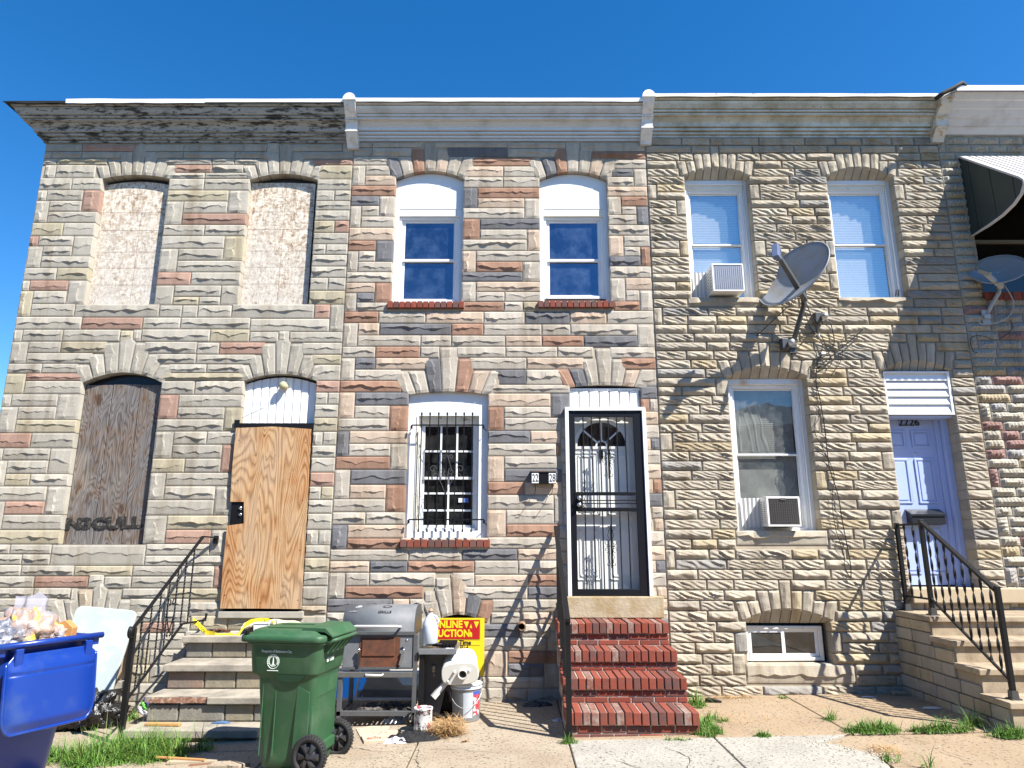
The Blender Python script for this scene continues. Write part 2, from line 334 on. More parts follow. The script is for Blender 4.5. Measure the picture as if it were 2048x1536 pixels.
# ---------------------------------------------------------------- formstone blocks
def smooth01(t): t = max(0, min(1, t)); return t * t * (3 - 2 * t)
def stone_mesh(mb, q, style, seed, back=.0, peak=0, arcf=None, amp=1.0, soff=None):
    """q = (bl, br, tr, tl) corners (x,z). A rock-faced block whose broken front stands proud of the mortar."""
    rnd = random.Random(seed)
    bl, br, tr, tl = q
    w = (abs(br[0] - bl[0]) + abs(tr[0] - tl[0])) / 2; h = (abs(tl[1] - bl[1]) + abs(tr[1] - br[1])) / 2
    vert = h > w * 1.15
    L, S = (h, w) if vert else (w, h)
    fine = style in ('twist', 'bevel')
    tw = style == 'twist' and not vert
    nl = max(4, min(26 if fine else 16, int(L / (.021 if fine else .033)))); ns = 12 if tw else (6 if fine else 5)
    nu, nv = (ns, nl) if vert else (nl, ns)
    ph = rnd.uniform(0, 50); base = .010; r0 = rnd.uniform(.22, .46); dmx = rnd.uniform(.016, .030) * amp
    nst = max(2, round(L / rnd.uniform(.085, .12))); slant = rnd.uniform(.55, .95)
    calm = rnd.random() < .34; per = rnd.uniform(.095, .15); slope = rnd.uniform(.34, .50)
    def depth(l, s):
        """l along the block 0..1, s across 0..1 (0 = bottom or left side)"""
        el = min(l, 1 - l) * L; es = min(s, 1 - s) * S
        edge = smooth01(el / (.012 if style == 'twist' else .022)) * smooth01(es / .006 + .3)
        if style == 'split':
            r = max(.12, r0 + .30 * noise.noise(Vector((l * L * 7, ph, 0))) + .16 * noise.noise(Vector((l * L * 21, ph, 3))))
            top = dmx * (1 + .55 * noise.noise(Vector((l * L * 9, ph, 7))))
            if s < r: d = base + (top - base) * smooth01((s / r) ** 1.6)
            else: d = top - (top - base) * .62 * ((s - r) / (1 - r)) ** .8
            d += .006 * noise.noise(Vector((l * L * 24, s * S * 36, ph))) + .005 * noise.noise(Vector((l * L * 9, s * S * 14, ph + 9)))
            return base * (1 - edge) * .8 + d * edge
        if style == 'twist' and not vert:
            env = smooth01(s / .22) * smooth01((1 - s) / .20) * smooth01(el / .03)
            t = l * L / per + s * S / (per * slope) + .5 * noise.noise(Vector((l * L * 7, s * 1.5, ph)))
            k = math.floor(t); f = t - k
            saw = f / .24 if f < .24 else max(0, 1 - (f - .24) / .56)
            am = .007 + .019 * abs(noise.noise(Vector((k * 1.37 + ph, l * L * 3, 2)))) * 2
            d = .021 + env * am * (.35 if calm else 1) * saw
            if calm:
                r = .45 + .35 * noise.noise(Vector((l * L * 7, ph, 0)))
                d += env * .022 * (smooth01(s / r) if s < r else 1 - .8 * (s - r) / (1 - r))
            return base * (1 - edge) + d * edge
        if style == 'twist':
            t2 = .5 + .35 * noise.noise(Vector((l * L * 8, ph, 0)))
            d = .018 + .016 * (s / t2 if s < t2 else (1 - s) / (1 - t2)) + .008 * noise.noise(Vector((l * L * 14, s * 3, ph)))
            return base * (1 - edge) + d * edge
        # bevelled block with chiselled nicks
        pyr = min(el / .07, es / (S * .42), 1)
        d = base + .042 * pyr
        nick = math.sin((l * L * 1.0 + s * S * 1.4) * 150 + ph)
        if .25 < s < .75 and nick > .35 and .2 < l < .85: d -= .013
        d += .007 * noise.noise(Vector((l * L * 12, s * 3, ph)))
        return d * (edge * .6 + .4)
    amp_seg = rnd.uniform(.6, 1.1)
    def crest(l):
        r = r0 + .16 + .26 * noise.noise(Vector((l * L * 6, ph, 0))) + .13 * noise.noise(Vector((l * L * 19, ph, 3)))
        h_ = dmx * (.5 if vert else .66) * amp_seg * (.45 + 1.7 * abs(noise.noise(Vector((l * L * 5, ph, 7))))) * smooth01(min(l, 1 - l) * L / .04)
        return max(.30, min(.80, r)), h_
    def split_ds(l, k):
        r, h_ = crest(l); jn = .003 * noise.noise(Vector((l * L * 23, k * 2.3, ph)))
        s_ = [0, .085, max(.12, r - .07 - .09 * abs(noise.noise(Vector((l * L * 15, ph, 5))))), r, .90, 1][k]
        d = [base * .9, base + .003, base + .006 + h_ * .18 + jn, base + .006 + h_ + jn, base + .004 + h_ * .40 + jn, base * .9][k]
        return s_, d
    vs = []
    for j in range(nv + 1):
        for i in range(nu + 1):
            u, v = i / nu, j / nv
            if not vert:   # crowd rows near the edges for a crisp margin
                v2 = (v if j not in (1, nv - 1) else (.05 if j == 1 else .95)) if nv == 12 else ([0, .07, .28, .48, .74, .95, 1][j] if nv == 6 else [0, .10, .36, .60, .92, 1][j]); u2 = u
                if i == 1: u2 = min(u, .012 / max(w, .05))
                if i == nu - 1: u2 = max(u, 1 - .012 / max(w, .05))
            else:
                u2 = [0, .07, .28, .48, .74, .95, 1][i] if nu == 6 else [0, .10, .36, .60, .92, 1][i]; v2 = v
            dd = None
            if style == 'split':
                if vert: sq_, dd = split_ds(v, 5 - i); u2 = 1 - sq_
                else: v2, dd = split_ds(u2, j)
            x = (bl[0] * (1 - u2) + br[0] * u2) * (1 - v2) + (tl[0] * (1 - u2) + tr[0] * u2) * v2
            zb = bl[1] * (1 - u2) + br[1] * u2
            if arcf: zb = arcf(bl[0] * (1 - u2) + br[0] * u2)
            zt = tl[1] * (1 - u2) + tr[1] * u2 + peak * (1 - abs(2 * u2 - 1))
            z = zb * (1 - v2) + zt * v2
            d = dd if dd is not None else (depth(v2, 1 - u2) if vert else depth(u2, v2))
            edge_v = i in (0, nu) or j in (0, nv)
            vs.append((x, -(base * .9 if edge_v else d), z))
    W = nu + 1
    fs = [(j * W + i, j * W + i + 1, (j + 1) * W + i + 1, (j + 1) * W + i) for j in range(nv) for i in range(nu)]
    # skirt back into the wall
    ring = [i for i in range(W)] + [j * W + nu for j in range(1, nv + 1)] + [nv * W + i for i in range(nu - 1, -1, -1)] + [j * W for j in range(nv - 1, 0, -1)]
    n0 = len(vs)
    for k in ring: vs.append((vs[k][0], soff[1], min(vs[k][2], soff[0])) if (soff and k < W) else (vs[k][0], back, vs[k][2]))
    m = len(ring)
    fs += [(ring[k], n0 + k, n0 + (k + 1) % m, ring[(k + 1) % m]) for k in range(m)]
    mb.add(vs, fs, False)

BLK = dict(a=(0, 150, 3.84), b=(450, 150, 3.84), c=(900, 150, 3.84), d=(0, 500, 3.84), e=(450, 500, 3.84), f=(900, 500, 3.84),
           g=(0, 850, 3.84), h=(450, 850, 3.84), i=(900, 850, 3.84), j=(0, 1180, 4.315), k=(960, 1000, 3.072))
import re
def parse_rows(txt):
    out = []
    for line in txt.strip().splitlines():
        line = line.split('#')[0].strip()
        if not line: continue
        b, y0, y1, *runs = line.split(); ox, oy, s = BLK[b]
        pys = (oy + float(y0) / s, oy + float(y1) / s); pm = sum(pys) / 2
        z1, z0 = at(1024, pys[0]).z, at(1024, pys[1]).z
        for run in runs:
            tk = re.findall(r'-?\d+|[a-z]', run)
            xs = [at(ox + float(t) / s, pm).x for t in tk[0::2]]
            for i, c in enumerate(tk[1::2]): out.append([xs[i], xs[i + 1], z0, z1, c])
    return out
def relax(rs, x0, x1, ops, tol=.034):
    for _ in range(2):
        for a in rs:
            for k, X in ((0, x0), (1, x1)):
                if abs(a[k] - X) < tol: a[k] = X
            for o in ops:
                if a[3] > o['z0'] + .03 and a[2] < o['zs'] + .03:
                    if abs(a[1] - o['x0']) < tol * 1.8: a[1] = o['x0']
                    if abs(a[0] - o['x1']) < tol * 1.8: a[0] = o['x1']
        for i, a in enumerate(rs):
            for b in rs:
                if a is b: continue
                ov = min(a[3], b[3]) - max(a[2], b[2])
                if ov > .3 * min(a[3] - a[2], b[3] - b[2]) and abs(b[0] - a[1]) < tol and b[1] > a[1]:
                    m = (b[0] + a[1]) / 2; a[1] = b[0] = m
                ox = min(a[1], b[1]) - max(a[0], b[0])
                if ox > .3 * min(a[1] - a[0], b[1] - b[0]) and abs(b[2] - a[3]) < tol * .8 and b[3] > a[3]:
                    m = (b[2] + a[3]) / 2; a[3] = b[2] = m
    return rs
class House:
    def __init__(s, name, label, x0, x1, ztop, mats, style, frm='formstone_block'):
        s.root = thing(name, label, 'row house', ((x0 + x1) / 2, 0, 0))
        s.x0, s.x1, s.ztop, s.mats, s.style = x0, x1, ztop, mats, style
        s.ops = []; s.rects = []; s.quads = []; s.frm = frm
    def opening(s, x0, x1, z0, zs, zc=None):
        o = dict(x0=x0, x1=x1, z0=z0, zs=zs, zc=zc if zc else zs); s.ops.append(o); return o
    def arch(s, o, tops, cols, Rf=1.1, peak=0, ext=.0, soff=None):
        n = len(tops); x0, x1 = o['x0'] - ext, o['x1'] + ext; xc = (x0 + x1) / 2; hw = (x1 - x0) / 2
        def arc(x):
            t = min(1, abs(x - (o['x0'] + o['x1']) / 2) / ((o['x1'] - o['x0']) / 2)); return o['zs'] + (o['zc'] - o['zs']) * (1 - t * t)
        zf = o['zs'] - Rf
        def top(x, z): return xc + (x - xc) * (z - zf) / (arc(x) - zf)
        for k in range(n):
            a, b = x0 + (x1 - x0) * k / n, x0 + (x1 - x0) * (k + 1) / n
            zt = tops[k]
            s.quads.append(dict(q=((a, arc(a)), (b, arc(b)), (top(b, zt), zt), (top(a, zt), zt)), c=cols[k], peak=peak if k == n // 2 else 0, arc=arc, xm=xc, soff=soff))
    def blocked(s, z0, z1):
        zm = (z0 + z1) / 2; bl = []
        for o in s.ops:
            if z1 > o['z0'] + .02 and z0 < o['zc'] - .015: bl.append((o['x0'], o['x1']))
        for d in s.quads:
            (x0, za), (x1, zb), (x2, zc), (x3, zd) = d['q']
            if zm < zc and zm > min(za, zb) - .04:
                t = (zm - min(za, zb)) / max(.01, zc - min(za, zb)); t = max(0, min(1, t))
                t2 = max(0, min(1, (z1 - min(za, zb)) / max(.01, zc - min(za, zb))))
                bl.append((min(x0 + (x3 - x0) * t, x0 + (x3 - x0) * t2) , max(x1 + (x2 - x1) * t, x1 + (x2 - x1) * t2)))
        for r in s.rects:
            if min(z1, r[3]) - max(z0, r[2]) > .28 * (z1 - z0): bl.append((r[0], r[1]))
        return bl
    def free(s, z0, z1):
        segs = [(s.x0, s.x1)]
        for a, b in s.blocked(z0, z1):
            ns = []
            for c, d in segs:
                if b <= c or a >= d: ns.append((c, d)); continue
                if a > c: ns.append((c, a))
                if b < d: ns.append((b, d))
            segs = ns
        return [g for g in segs if g[1] - g[0] > .045]
    def fill(s, zlo, zhi, pitch, lmin, lmax, pal, tall=.5, seed=1):
        rnd = random.Random(seed); n = max(1, round((zhi - zlo) / pitch)); p = (zhi - zlo) / n
        new = []
        def cut(a, b, z0, z1):
            x = a
            while b - x > .01:
                w = rnd.uniform(lmin, lmax)
                if b - x - w < lmin * .6: w = b - x
                if w > lmax * 1.25: w = (b - x) / 2
                new.append([x, x + w, z0, z1, rnd.choice(pal)]); x += w
        i = 0
        while i < n:
            z0, z1, z2 = zlo + i * p, zlo + (i + 1) * p, zlo + (i + 2) * p
            A = s.free(z0, z1)
            if i + 1 < n and rnd.random() < .75:
                B = s.free(z1, z2); BB = list(B)
                for (a, b) in A:
                    hit = [g for g in BB if abs(g[0] - a) < .03 and abs(g[1] - b) < .03]
                    if hit and b - a > .42:
                        BB.remove(hit[0]); a2, b2 = a, b
                        if rnd.random() < tall: w = rnd.uniform(.10, .15); new.append([a2, a2 + w, z0, z2, rnd.choice(pal)]); a2 += w
                        if rnd.random() < tall: w = rnd.uniform(.10, .15); new.append([b2 - w, b2, z0, z2, rnd.choice(pal)]); b2 -= w
                        cut(a2, b2, z0, z1); cut(a2, b2, z1, z2)
                    else: cut(a, b, z0, z1)
                for g in BB: cut(*g, z1, z2)
                i += 2
            else:
                for g in A: cut(*g, z0, z1)
                i += 1
        s.rects += new
    def make(s, seed=0, extra=None):
        items = []
        J = .0045
        for k, r in enumerate(s.rects):
            x0, x1, z0, z1, c = r[:5]
            touch = False; e0 = e1 = J; eb = et = J
            for o in s.ops:
                if z1 > o['z0'] + .02 and z0 < o['zc'] - .02:
                    if abs(x1 - o['x0']) < .012: e1 = -.006; touch = True
                    if abs(x0 - o['x1']) < .012: e0 = -.006; touch = True
                if x1 > o['x0'] + .02 and x0 < o['x1'] - .02 and abs(z1 - o['z0']) < .05: touch = True; et = -.004
            if x1 - x0 < .025 or z1 - z0 < .03: continue
            q = ((x0 + e0, z0 + eb), (x1 - e1, z0 + eb), (x1 - e1, z1 - et), (x0 + e0, z1 - et))
            items.append(((x1 - x0) * (z1 - z0), q, c, .24 if touch else .003, 0, None, False))
        for d in s.quads:
            (x0, za), (x1, zb), (x2, zc), (x3, zd) = d['q']
            q = ((x0 + J, za), (x1 - J, zb), (x2 - J, zc - J), (x3 + J, zd - J))
            items.append((9, q, d['c'], .24, d['peak'], d['arc'], d['soff'] or True))
        items.sort(key=lambda t: -t[0])
        rest = {}
        for k, (ar, q, c, back, peak, arcf, vs_) in enumerate(items):
            if k < 296: mb = MB()
            else: mb = rest.setdefault(c, MB())
            stone_mesh(mb, q, 'split' if c.isupper() else s.style, seed * 1000 + k, back, peak, arcf, 1.9 if c.isupper() else 1.0, vs_ if isinstance(vs_, tuple) else None)
            if k < 296: mb.build('arch_stone' if vs_ else s.frm, s.mats[c.lower()], s.root, own=True)
        for c, mb in rest.items(): mb.build('small_blocks', s.mats[c.lower()], s.root, kind='stuff')
        s.wall()
    def wall(s):
        xs = sorted({s.x0, s.x1} | {o[k] for o in s.ops for k in ('x0', 'x1')}); zb = -.5
        zs = sorted({zb, s.ztop} | {o[k] for o in s.ops for k in ('z0', 'zc')})
        mb = MB()
        for i in range(len(xs) - 1):
            for j in range(len(zs) - 1):
                xm, zm = (xs[i] + xs[i + 1]) / 2, (zs[j] + zs[j + 1]) / 2
                if any(o['x0'] < xm < o['x1'] and o['z0'] < zm < o['zc'] for o in s.ops): continue
                mb.add([(xs[i], 0, zs[j]), (xs[i + 1], 0, zs[j]), (xs[i + 1], 0, zs[j + 1]), (xs[i], 0, zs[j + 1])], [(0, 1, 2, 3)])
        for o in s.ops:
            a, b, c, d = o['x0'], o['x1'], o['z0'], o['zc']; D = .26
            mb.add([(a, 0, c), (a, D, c), (a, D, d), (a, 0, d)], [(0, 1, 2, 3)]); mb.add([(b, 0, c), (b, D, c), (b, D, d), (b, 0, d)], [(3, 2, 1, 0)])
            mb.add([(a, 0, d), (b, 0, d), (b, D, d), (a, D, d)], [(3, 2, 1, 0)]); mb.add([(a, 0, c), (b, 0, c), (b, D, c), (a, D, c)], [(0, 1, 2, 3)])
        mb.build('wall', MORTAR, s.root, fix=False)
        sh = MB(); X0, X1, Z = s.x0 + .003, s.x1 - .003, s.ztop
        sh.add([(X0, .02, -.5), (X0, 11, -.5), (X0, 11, Z), (X0, .02, Z)], [(3, 2, 1, 0)]); sh.add([(X1, .02, -.5), (X1, 11, -.5), (X1, 11, Z), (X1, .02, Z)], [(0, 1, 2, 3)])
        sh.add([(X0, 11, -.5), (X1, 11, -.5), (X1, 11, Z), (X0, 11, Z)], [(3, 2, 1, 0)])
        sh.build('side_wall', MORTAR, s.root, fix=False)
        MB().box(X0, X1, .25, .27, -.5, Z).build('interior_screen', DARK, s.root) if False else None
        MB().box(X0, X1, .0, 11, Z + .001, Z + .06).build('roof', mat('roof_felt', (.05, .05, .05), .9), s.root)
        rm = MB(); rm.box(X0 + .02, X1 - .02, 1.4, 1.45, -.4, Z - .05); rm.box(X0 + .02, X1 - .02, .29, 1.4, 3.15, 3.3); rm.build('interior_wall', DARK, s.root)

def cornice(parent, x0, x1, zt, zb, proj, m, left_return=False, segs=1, prof=None):
    H = zt - zb
    if prof is None:
        prof = [(1.0, 0), (1.0, .05), (.86, .06), (.91, .09), (.88, .17), (.83, .24), (.80, .29), (.70, .295), (.74, .32), (.73, .37), (.62, .375), (.66, .40), (.65, .45), (.50, .455), (.50, .47), (.46, .52), (.40, .59), (.37, .66), (.36, .72), (.22, .725), (.27, .75), (.26, .82), (.13, .825), (.17, .85), (.16, .91), (.06, .915), (.08, .94), (.08, 1.0), (0, 1.0)]
    mb = MB()
    pts = [(-p * proj, zt - t * H) for p, t in prof]
    step = (x1 - x0) / segs
    for k in range(segs):
        a, b = x0 + k * step + (.001 if k else 0), x0 + (k + 1) * step
        vs = []
        for (y, z) in pts:
            vs.append(((a + y) if (left_return and k == 0) else a, y, z)); vs.append((b, y, z))
        mb.add(vs, [(2 * i, 2 * i + 1, 2 * i + 3, 2 * i + 2) for i in range(len(pts) - 1)])
    if left_return:
        vs = []
        for (y, z) in pts: vs.append((x0 + y, y, z)); vs.append((x0 + y, 8, z))
        mb.add(vs, [(2 * i + 2, 2 * i + 3, 2 * i + 1, 2 * i) for i in range(len(pts) - 1)])
    mb.add([(x0 - (proj if left_return else 0), -proj, zt), (x1, -proj, zt), (x1, .3, zt), (x0 - (proj if left_return else 0), .3, zt)], [(0, 1, 2, 3)])
    return mb.build('cornice', m, parent, fix=False)
def bracket(parent, xc, w, zt, zb, proj, m, name='cornice_bracket', cap=True, lean=0):
    """scroll bracket dividing two cornices: S-curved front, narrow box, rounded cap"""
    n = 22; H = zt - zb; pr = []
    for i in range(n + 1):
        t = i / n
        y = proj * (1.06 - .92 * t ** .85 + .07 * math.sin(t * 11.5)) + .035
        pr.append((-y, zt - t * H))
    poly = pr + [(.02, zb), (.02, zt)]
    mb = MB(); mb.prism(poly, 'x', xc - w / 2, xc + w / 2)
    for zz in (.36, .40, .66): 
        y = proj * (1.06 - .92 * zz ** .85 + .07 * math.sin(zz * 11.5)) + .047
        mb.box(xc - w / 2 - .006, xc + w / 2 + .006, -y, -y + .08, zt - zz * H - .008, zt - zz * H + .008)
    o = mb.build(name, m, parent)
    if cap:
        c2 = MB(); k = 10
        c2.prism([(xc + (w / 2 + .012) * math.cos(math.pi * i / k), zt + (.10) * math.sin(math.pi * i / k)) for i in range(k + 1)], 'y', -proj * 1.06 - .05, -.02)
        c2.build('bracket_cap', m, o)
    return o

def double_hung(parent, x0, x1, z0, z1, y, zmid=None, fw=.045, glass=None, muntU=(0, 0), muntL=(0, 0), m=None, jamb=.05, head=.05, blind=None, blindm=None, cas=.0):
    """vinyl sash window: frame standing in the opening, upper sash outside, lower sash set back"""
    m = m or WHITE_CLEAN
    if zmid is None: zmid = (z0 + z1) / 2
    fr = MB(); D = .09
    fr.box(x0, x0 + jamb, y, y + D, z0, z1); fr.box(x1 - jamb, x1, y, y + D, z0, z1)
    fr.box(x0 + jamb, x1 - jamb, y, y + D, z1 - head, z1); fr.box(x0 + jamb, x1 - jamb, y - .012, y + D, z0, z0 + .035)
    for xx in (x0 + jamb, x1 - jamb - .008): fr.box(xx, xx + .008, y + .018, y + .03, z0 + .035, z1 - head)
    w = fr.build('window', m, parent, bevel=.004)
    gx0, gx1 = x0 + jamb + .002, x1 - jamb - .002
    for (a, b, yy, nm, mu) in ((zmid - .018, z1 - head - .002, y + .028, 'upper_sash', muntU), (z0 + .037, zmid + .018, y + .052, 'lower_sash', muntL)):
        s = MB(); s.box(gx0, gx0 + fw, yy, yy + .024, a, b); s.box(gx1 - fw, gx1, yy, yy + .024, a, b)
        s.box(gx0 + fw, gx1 - fw, yy, yy + .024, b - fw * .8, b); s.box(gx0 + fw, gx1 - fw, yy - .004, yy + .024, a, a + fw * .85)
        nx, nz = mu
        for i in range(1, nx): q = gx0 + fw + (gx1 - gx0 - 2 * fw) * i / nx; s.box(q - .011, q + .011, yy + .004, yy + .016, a + fw * .85, b - fw * .8)
        for i in range(1, nz): q = a + (b - a) * i / nz; s.box(gx0 + fw, gx1 - fw, yy + .003, yy + .017, q - .011, q + .011)
        s.build(nm, m, w, bevel=.003)
        g = MB(); g.add([(gx0 + fw - .005, yy + .012, a + .01), (gx1 - fw + .005, yy + .012, a + .01), (gx1 - fw + .005, yy + .012, b - .01), (gx0 + fw - .005, yy + .012, b - .01)], [(0, 1, 2, 3)])
        g.build('pane', glass, w, fix=False)
    if blindm:
        bz0 = z0 + .04 if blind is None else blind
        b = MB(); n = int((z1 - head - bz0) / .024)
        for i in range(n):
            z = z1 - head - .012 - i * .024
            b.add([(gx0 + .02, y + .105, z - .010), (gx1 - .02, y + .105, z - .010), (gx1 - .02, y + .109, z + .0132), (gx0 + .02, y + .109, z + .0132)], [(0, 1, 2, 3)])
        b.build('blind', blindm, w, fix=False)
    return w

# ================================================================= the four houses
S = dict(
    left=dict(g=stone_mat('stone_grey', (.375, .35, .30)), y=stone_mat('stone_ochre', (.365, .325, .235)), r=stone_mat('stone_rose', (.35, .225, .175), tint=(.30, .22, .17)), t=stone_mat('stone_buff', (.39, .33, .25)), d=stone_mat('stone_dusk', (.24, .24, .24))),
    mid=dict(g=stone_mat('stone_pale', (.41, .37, .315)), t=stone_mat('stone_sand', (.46, .36, .28)), r=stone_mat('stone_rust', (.30, .18, .125), tint=(.25, .16, .12)), d=stone_mat('stone_slate', (.15, .15, .158), tint=(.16, .155, .155)), y=stone_mat('stone_straw', (.40, .345, .25))),
    right=dict(g=stone_mat('stone_taupe', (.385, .34, .27), rnd=.13), y=stone_mat('stone_honey', (.40, .33, .22)), d=stone_mat('stone_smoke', (.265, .255, .24)), t=stone_mat('stone_drab', (.32, .285, .235))),
    far=dict(g=stone_mat('stone_ash', (.36, .335, .28)), y=stone_mat('stone_gold', (.39, .315, .2)), r=stone_mat('stone_plum', (.28, .175, .155), tint=(.25, .16, .14)), d=stone_mat('stone_fog', (.30, .29, .28))))
XA, XB, XC, XD, XE = -6.17, -2.093, 1.762, 5.63, 9.6
def O(h, tl, tr, b, crown=None):
    """opening from photo corners: (px,py) spring left, spring right, (pxl,pxr,py) sill, crown py"""
    a, c = at(*tl), at(*tr); bl, br = at(b[0], b[2]), at(b[1], b[2])
    return h.opening((a.x + bl.x) / 2, (c.x + br.x) / 2, bl.z, (a.z + c.z) / 2, at(1024, crown).z if crown else None)
def zs_(*py): return [at(1024, p).z for p in py]

HL = House('row_house', 'boarded-up grey stone-faced house at the left end of the row, plywood over its door', XA, XB, 7.18, S['left'], 'split')
HM = House('row_house', 'middle house with mixed grey, rust and slate stone facing and black security door', XB, XC, 7.20, S['mid'], 'split')
HR = House('row_house', 'taupe stone-faced house numbered 2226 with pale blue door', XC, XD, 7.30, S['right'], 'twist')
HF = House('row_house', 'house cut by the right edge of the photo, under a striped awning', XD, XE, 7.46, S['far'], 'bevel')

# openings
L1 = O(HL, (201, 359), (340, 357), (171, 310.5, 611), 350); L2 = O(HL, (494, 361), (635, 360), (481, 620.5, 609), 348)
L3 = O(HL, (161, 767), (326, 765), (122, 286, 1090), 745); L4 = O(HL, (493, 763), (631.5, 761), (440, 607, 1226), 748)
L5 = HL.opening(at(118, 1260).x, at(264, 1260).x, at(0, 1362).z, at(0, 1262).z, at(0, 1245).z)
M1 = O(HM, (791, 358), (929, 358), (781, 924, 605), 342); M2 = O(HM, (1078, 359), (1214.5, 359), (1080, 1223, 604), 343)
M3 = O(HM, (815, 790), (978, 789), (808, 975.5, 1079), 783); M4 = O(HM, (1138, 776), (1276, 774), (1146, 1306, 1192), 770)
M5 = HM.opening(at(868, 1260).x, at(967, 1260).x, at(0, 1370).z, at(0, 1243).z, at(0, 1229).z)
R1 = O(HR, (1368, 358), (1502, 352), (1381, 1512, 596), 338); R2 = O(HR, (1652, 358), (1785, 354), (1677, 1818, 596), 338)
R3 = O(HR, (1453, 750), (1611, 747), (1475, 1641, 1062), 736); R4 = O(HR, (1768, 743), (1900, 742), (1815, 1958, 1176), 725)
R5 = O(HR, (1489, 1233), (1660, 1231), (1496, 1666, 1328), 1220)
F1 = HF.opening(at(1948, 480).x, 7.2, at(0, 587).z, at(0, 330).z)

# arches (voussoir tops follow the courses)
t = zs_(331, 321, 305, 287, 305, 321, 331); t[3] -= .045
HL.arch(L1, t, 'ggggggg', peak=.06, ext=.02, Rf=1.0); t = zs_(331, 321, 305, 289, 305, 321, 331); t[3] -= .03; HL.arch(L2, t, 'ggggggg', peak=.07, ext=.02, Rf=1.0)
t = zs_(729, 708, 685, 684, 685, 708, 729); HL.arch(L3, t, 'ggggggg', peak=.13, ext=.02, Rf=.85)
t = zs_(730, 710, 687, 684, 687, 710, 730); HL.arch(L4, t, 'ggggggg', peak=.13, ext=.02, Rf=.8)
t = zs_(1198, 1198, 1180, 1177, 1180, 1198, 1198); HL.arch(L5, t, 'ggtgggg', peak=.08, ext=.02, Rf=.9)
t = zs_(316, 314, 298, 285, 300, 314, 314); HM.arch(M1, t, 'dgrgtgg', ext=.04, Rf=1.1); t = zs_(318, 316, 299, 285, 300, 316, 318); HM.arch(M2, t, 'gdrggtg', ext=.04, Rf=1.1)
t = zs_(742, 742, 717, 694, 717, 741, 741); HM.arch(M3, t, 'ggdgrtg', ext=.06, Rf=1.0); t = zs_(738, 738, 718, 697, 718, 740, 740); HM.arch(M4, t, 'rdggg' + 'tg', ext=.06, Rf=.9)
t = zs_(1200, 1174, 1147, 1172, 1200); HM.arch(M5, t, 'ggtdr', ext=.05, Rf=.7)
RP = .1128; rz = lambda z: round((z - HR_top) / RP) * RP + HR_top; HR_top = at(0, 277).z - .0
def rarch(o, hs, cols, Rf=1.1, zf=None, yb=.10):
    s0 = rz(o['zs']); o['zs'] = min(o['zs'], s0); HR.arch(o, [rz(o['zs'] + h * RP) for h in hs], cols, ext=.035, Rf=Rf, soff=(zf, yb))
rarch(R1, (2, 2, 3, 3, 4, 3, 3, 2, 2), 'gggggtggg', 2.2, at(0, 361, .1).z - .005); rarch(R2, (2, 2, 3, 3, 4, 3, 3, 2, 2), 'tggggggtg', 2.2, at(0, 361, .1).z - .005)
rarch(R3, (2, 2, 3, 3, 4, 3, 3, 2, 2), 'ggtggggtg', 1.6, at(0, 758, .1).z - .005); rarch(R4, (2, 2, 3, 3, 4, 3, 3, 2, 2), 'gggtggggg', 1.6, R4['zs'] - .002, .05); rarch(R5, (2, 2, 3, 3, 4, 3, 3, 2, 2), 'ggtggyggg', 1.5, at(0, 1246, .09).z + .002, .09)

